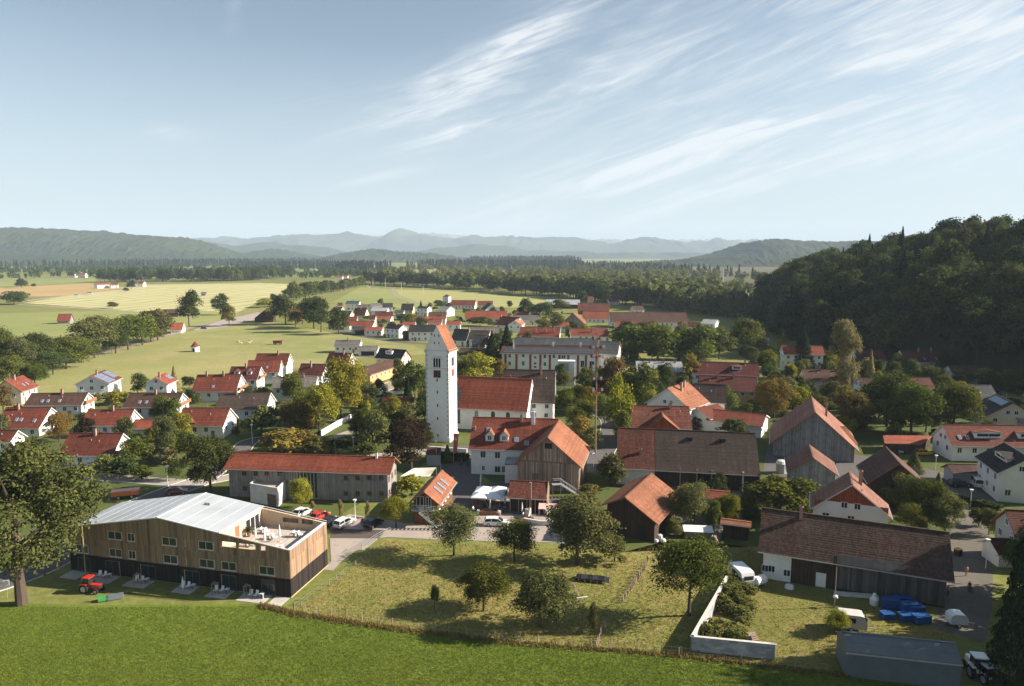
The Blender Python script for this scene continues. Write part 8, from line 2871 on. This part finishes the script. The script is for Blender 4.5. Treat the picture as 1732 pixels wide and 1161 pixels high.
for i, (x, y, w_, h_) in enumerate(((905, 866, 1.2, 1.1), (893, 872, 1.0, 1.4), (925, 870, 1.6, 1.0))):
    o = thing('stone_block', ('low', 'tall narrow', 'wide')[i] + ' mossy stone block below the pavilion', 'stone', at(x, y), i); m_ = MB(); m_.box(-w_ / 2, -.4, 0, w_ / 2, .4, h_); m_.build('block', M_lime, o)

aw = thing('awning', 'pale pink awning over a table on the stone terrace below the pavilion', 'awning', at(926, 876), R(-6))
m_ = MB(); m_.poly([(-1.7, -1.1, 2.1), (1.7, -1.1, 2.1), (1.7, 1.0, 2.5), (-1.7, 1.0, 2.5)]); m_.poly([(-1.7, 1.0, 2.46), (1.7, 1.0, 2.46), (1.7, -1.1, 2.06), (-1.7, -1.1, 2.06)]); m_.build('canvas', mat("canvas_pink", (0.62, 0.40, 0.36), var=.06), aw)
for x in (-1.6, 1.6):
    for y in (-1.0, .95):
        m_ = MB(); m_.bar((x, y, 0), (x, y, 2.1 if y < 0 else 2.46), .06); m_.build('post', M_steel, aw)
low_wall('curved low stone terrace wall between pavilion and orchard trees', [(886, 884), (915, 889), (948, 889), (968, 882)], .9, .45, M_lime, 'stone_wall')

# ------------------------------------------------------------------ people and cows
def skin_body(name, joints, edges, radii, mats, zsplit, sub=1):
    me = bpy.data.meshes.new(name)
    me.from_pydata(joints, edges, [])
    o = bpy.data.objects.new(name, me)
    COL.objects.link(o)
    md = o.modifiers.new("skin", 'SKIN')
    for v, r_ in zip(me.skin_vertices[0].data, radii):
        v.radius = (r_, r_)
    me.skin_vertices[0].data[0].use_root = True
    ss = o.modifiers.new("sub", 'SUBSURF')
    ss.levels = ss.render_levels = sub
    dg = bpy.context.evaluated_depsgraph_get()
    out_ = bpy.data.meshes.new_from_object(o.evaluated_get(dg))
    bpy.data.objects.remove(o)
    out_.materials.clear()
    for m in mats:
        out_.materials.append(m)
    for p in out_.polygons:
        p.material_index = zsplit(p.center)
        p.use_smooth = True
    return out_


def person_mesh(seated, shirt, trousers):
    if not seated:
        J = [(0, 0, .95), (0, .0, 1.15), (0, .01, 1.38), (0, 0, 1.5), (0, -.02, 1.6), (0, -.02, 1.72), (.19, 0, 1.42), (.25, -.02, 1.15), (.27, -.1, .9), (-.19, 0, 1.42), (-.25, .02, 1.15), (-.26, -.04, .9), (.1, 0, .9), (.11, -.03, .5), (.12, .02, .08), (.12, -.13, .04), (-.1, 0, .9), (-.11, .02, .5), (-.12, .06, .08), (-.12, -.09, .04)]
    else:
        J = [(0, 0, .5), (0, .02, .72), (0, .03, .95), (0, .02, 1.07), (0, -.02, 1.16), (0, -.03, 1.28), (.19, .02, .98), (.25, -.05, .74), (.2, -.28, .68), (-.19, .02, .98), (-.25, -.05, .74), (-.2, -.28, .68), (.1, -.05, .5), (.12, -.45, .5), (.12, -.45, .08), (.12, -.58, .04), (-.1, -.05, .5), (-.12, -.45, .5), (-.12, -.45, .08), (-.12, -.58, .04)]
    E = [(0, 1), (1, 2), (2, 3), (3, 4), (4, 5), (2, 6), (6, 7), (7, 8), (2, 9), (9, 10), (10, 11), (0, 12), (12, 13), (13, 14), (14, 15), (0, 16), (16, 17), (17, 18), (18, 19)]
    Rd = [.15, .14, .15, .06, .1, .09, .07, .05, .035, .07, .05, .035, .09, .065, .045, .04, .09, .065, .045, .04]
    hip = .93 if not seated else .56
    nk = 1.5 if not seated else 1.06
    def zs(c):
        if c.z > nk + .12:
            return 3
        if c.z > nk:
            return 2
        if c.z > hip and not (seated and c.y < -.2):
            return 0
        return 1
    skin = SKIN_M
    return skin_body('body', J, E, Rd, [shirt, trousers, skin, HAIR_M], zs)


SKIN_M = mat("skin", (0.45, 0.27, 0.19), var=.05)
HAIR_M = mat("hair", (0.09, 0.055, 0.03), var=.2)
CL = dict(white=mat("cloth_white", (0.65, 0.64, 0.62)), red=mat("cloth_red", (0.38, 0.04, 0.04)), blue=mat("cloth_blue", (0.06, 0.12, 0.28)), dark=mat("cloth_dark", (0.03, 0.03, 0.035)), pink=mat("cloth_pink", (0.5, 0.24, 0.22)), jeans=mat("cloth_jeans", (0.07, 0.10, 0.17)), tan=mat("cloth_tan", (0.32, 0.24, 0.16)))
PM = {}
def person(px, py, yaw, shirt, trousers, label, seated=False):
    k = (seated, shirt, trousers)
    if k not in PM:
        PM[k] = person_mesh(seated, CL[shirt], CL[trousers])
    me = PM[k]
    o = ob('person', me, None, at(px, py), R(yaw))
    return tag(o, label, 'person')
person(613, 891, 20, 'red', 'jeans', 'person in red top walking beside the black parked car')
person(623, 893, 200, 'white', 'dark', 'person in white top at the rear of the black parked car')
person(845, 867, 160, 'blue', 'jeans', 'person in blue standing by the right parasols')
person(843, 876, 0, 'white', 'red', 'person in white behind the parked estate car')
person(800, 866, 60, 'white', 'jeans', 'guest in white seated at the left beer table', True)
person(810, 864, 240, 'dark', 'jeans', 'guest in dark clothes seated at the left beer table', True)
person(808, 847, 90, 'white', 'dark', 'guest in white standing below the left parasols')
person(781, 788, 40, 'red', 'dark', 'person in red among the group before the inn')
person(776, 787, 120, 'dark', 'jeans', 'person in dark clothes among the group before the inn')
person(791, 791, 300, 'dark', 'dark', 'person standing alone at the inn corner')
person(885, 876, 70, 'white', 'tan', 'guest in white seated below the pavilion', True)
person(898, 880, 250, 'pink', 'jeans', 'guest in pink seated below the pavilion', True)
person(1634, 975, 0, 'pink', 'tan', 'person in pink walking up the shaded lane')
person(1639, 1002, 180, 'red', 'jeans', 'person in red riding along the sunlit part of the lane')
person(1603, 1009, 90, 'white', 'jeans', 'child-like figure in white at the lane edge')
bk = thing('bicycle', 'dark bicycle held by the person in red on the lane', 'bicycle', at(1641, 1003), R(80))
for x in (-.52, .52):
    m_ = MB()
    for k in range(14):
        a0, a1 = k * math.pi / 7, (k + 1) * math.pi / 7
        m_.bar((x + .33 * math.cos(a0), 0, .34 + .33 * math.sin(a0)), (x + .33 * math.cos(a1), 0, .34 + .33 * math.sin(a1)), .04)
    m_.build('wheel', M_tyre, bk)
m_ = MB()
for a, c in (((-.52, 0, .34), (-.15, 0, .85)), ((-.15, 0, .3), (-.2, 0, .9)), ((-.15, 0, .3), (.38, 0, .85)), ((-.18, 0, .8), (.38, 0, .85)), ((.52, 0, .34), (.36, 0, 1.0)), ((-.52, 0, .34), (-.15, 0, .3))):
    m_.bar(a, c, .04)
m_.build('frame', PAINT['black'], bk)
m_ = MB(); m_.box(-.32, -.06, .9, -.08, .06, .96); m_.build('saddle', M_black, bk)
m_ = MB(); m_.bar((.34, -.28, 1.02), (.34, .28, 1.02), .04); m_.build('handlebar', M_black, bk)
COWJ = [(0, 0, 1.0), (.55, 0, 1.02), (.95, 0, 1.12), (1.3, 0, 1.2), (1.6, 0, 1.05), (-.55, 0, 1.05), (-.85, 0, 1.1), (-.92, 0, .6), (.6, .2, .7), (.6, .2, .35), (.6, .2, .04), (.6, -.2, .7), (.6, -.2, .35), (.62, -.2, .04), (-.65, .2, .75), (-.74, .2, .42), (-.68, .2, .04), (-.65, -.2, .75), (-.74, -.2, .42), (-.68, -.2, .04)]
COWE = [(0, 1), (1, 2), (2, 3), (3, 4), (0, 5), (5, 6), (6, 7), (1, 8), (8, 9), (9, 10), (1, 11), (11, 12), (12, 13), (5, 14), (14, 15), (15, 16), (5, 17), (17, 18), (18, 19)]
COWR = [.36, .34, .22, .17, .11, .33, .12, .03, .12, .07, .06, .12, .07, .06, .14, .07, .06, .14, .07, .06]
cow_m = mat("cow_hide", (0.50, 0.38, 0.27), var=.12, second=((0.62, 0.58, 0.52), 1.2, .5, .55))
cme = skin_body('cow', COWJ, COWE, COWR, [cow_m], lambda c: 0)
for x, y, a, lb in ((403, 580, 10, 'leftmost pale cow grazing in the pasture beyond the chapel'), (424, 580, 170, 'right pale cow grazing in the pasture beyond the chapel'), (421, 582, 30, 'cow standing in front of the right pale cow'), (407, 583, 200, 'dark edged cow below the leftmost cow')):
    tag(ob('cow', cme, None, at(x, y), R(a)), lb, 'cow')
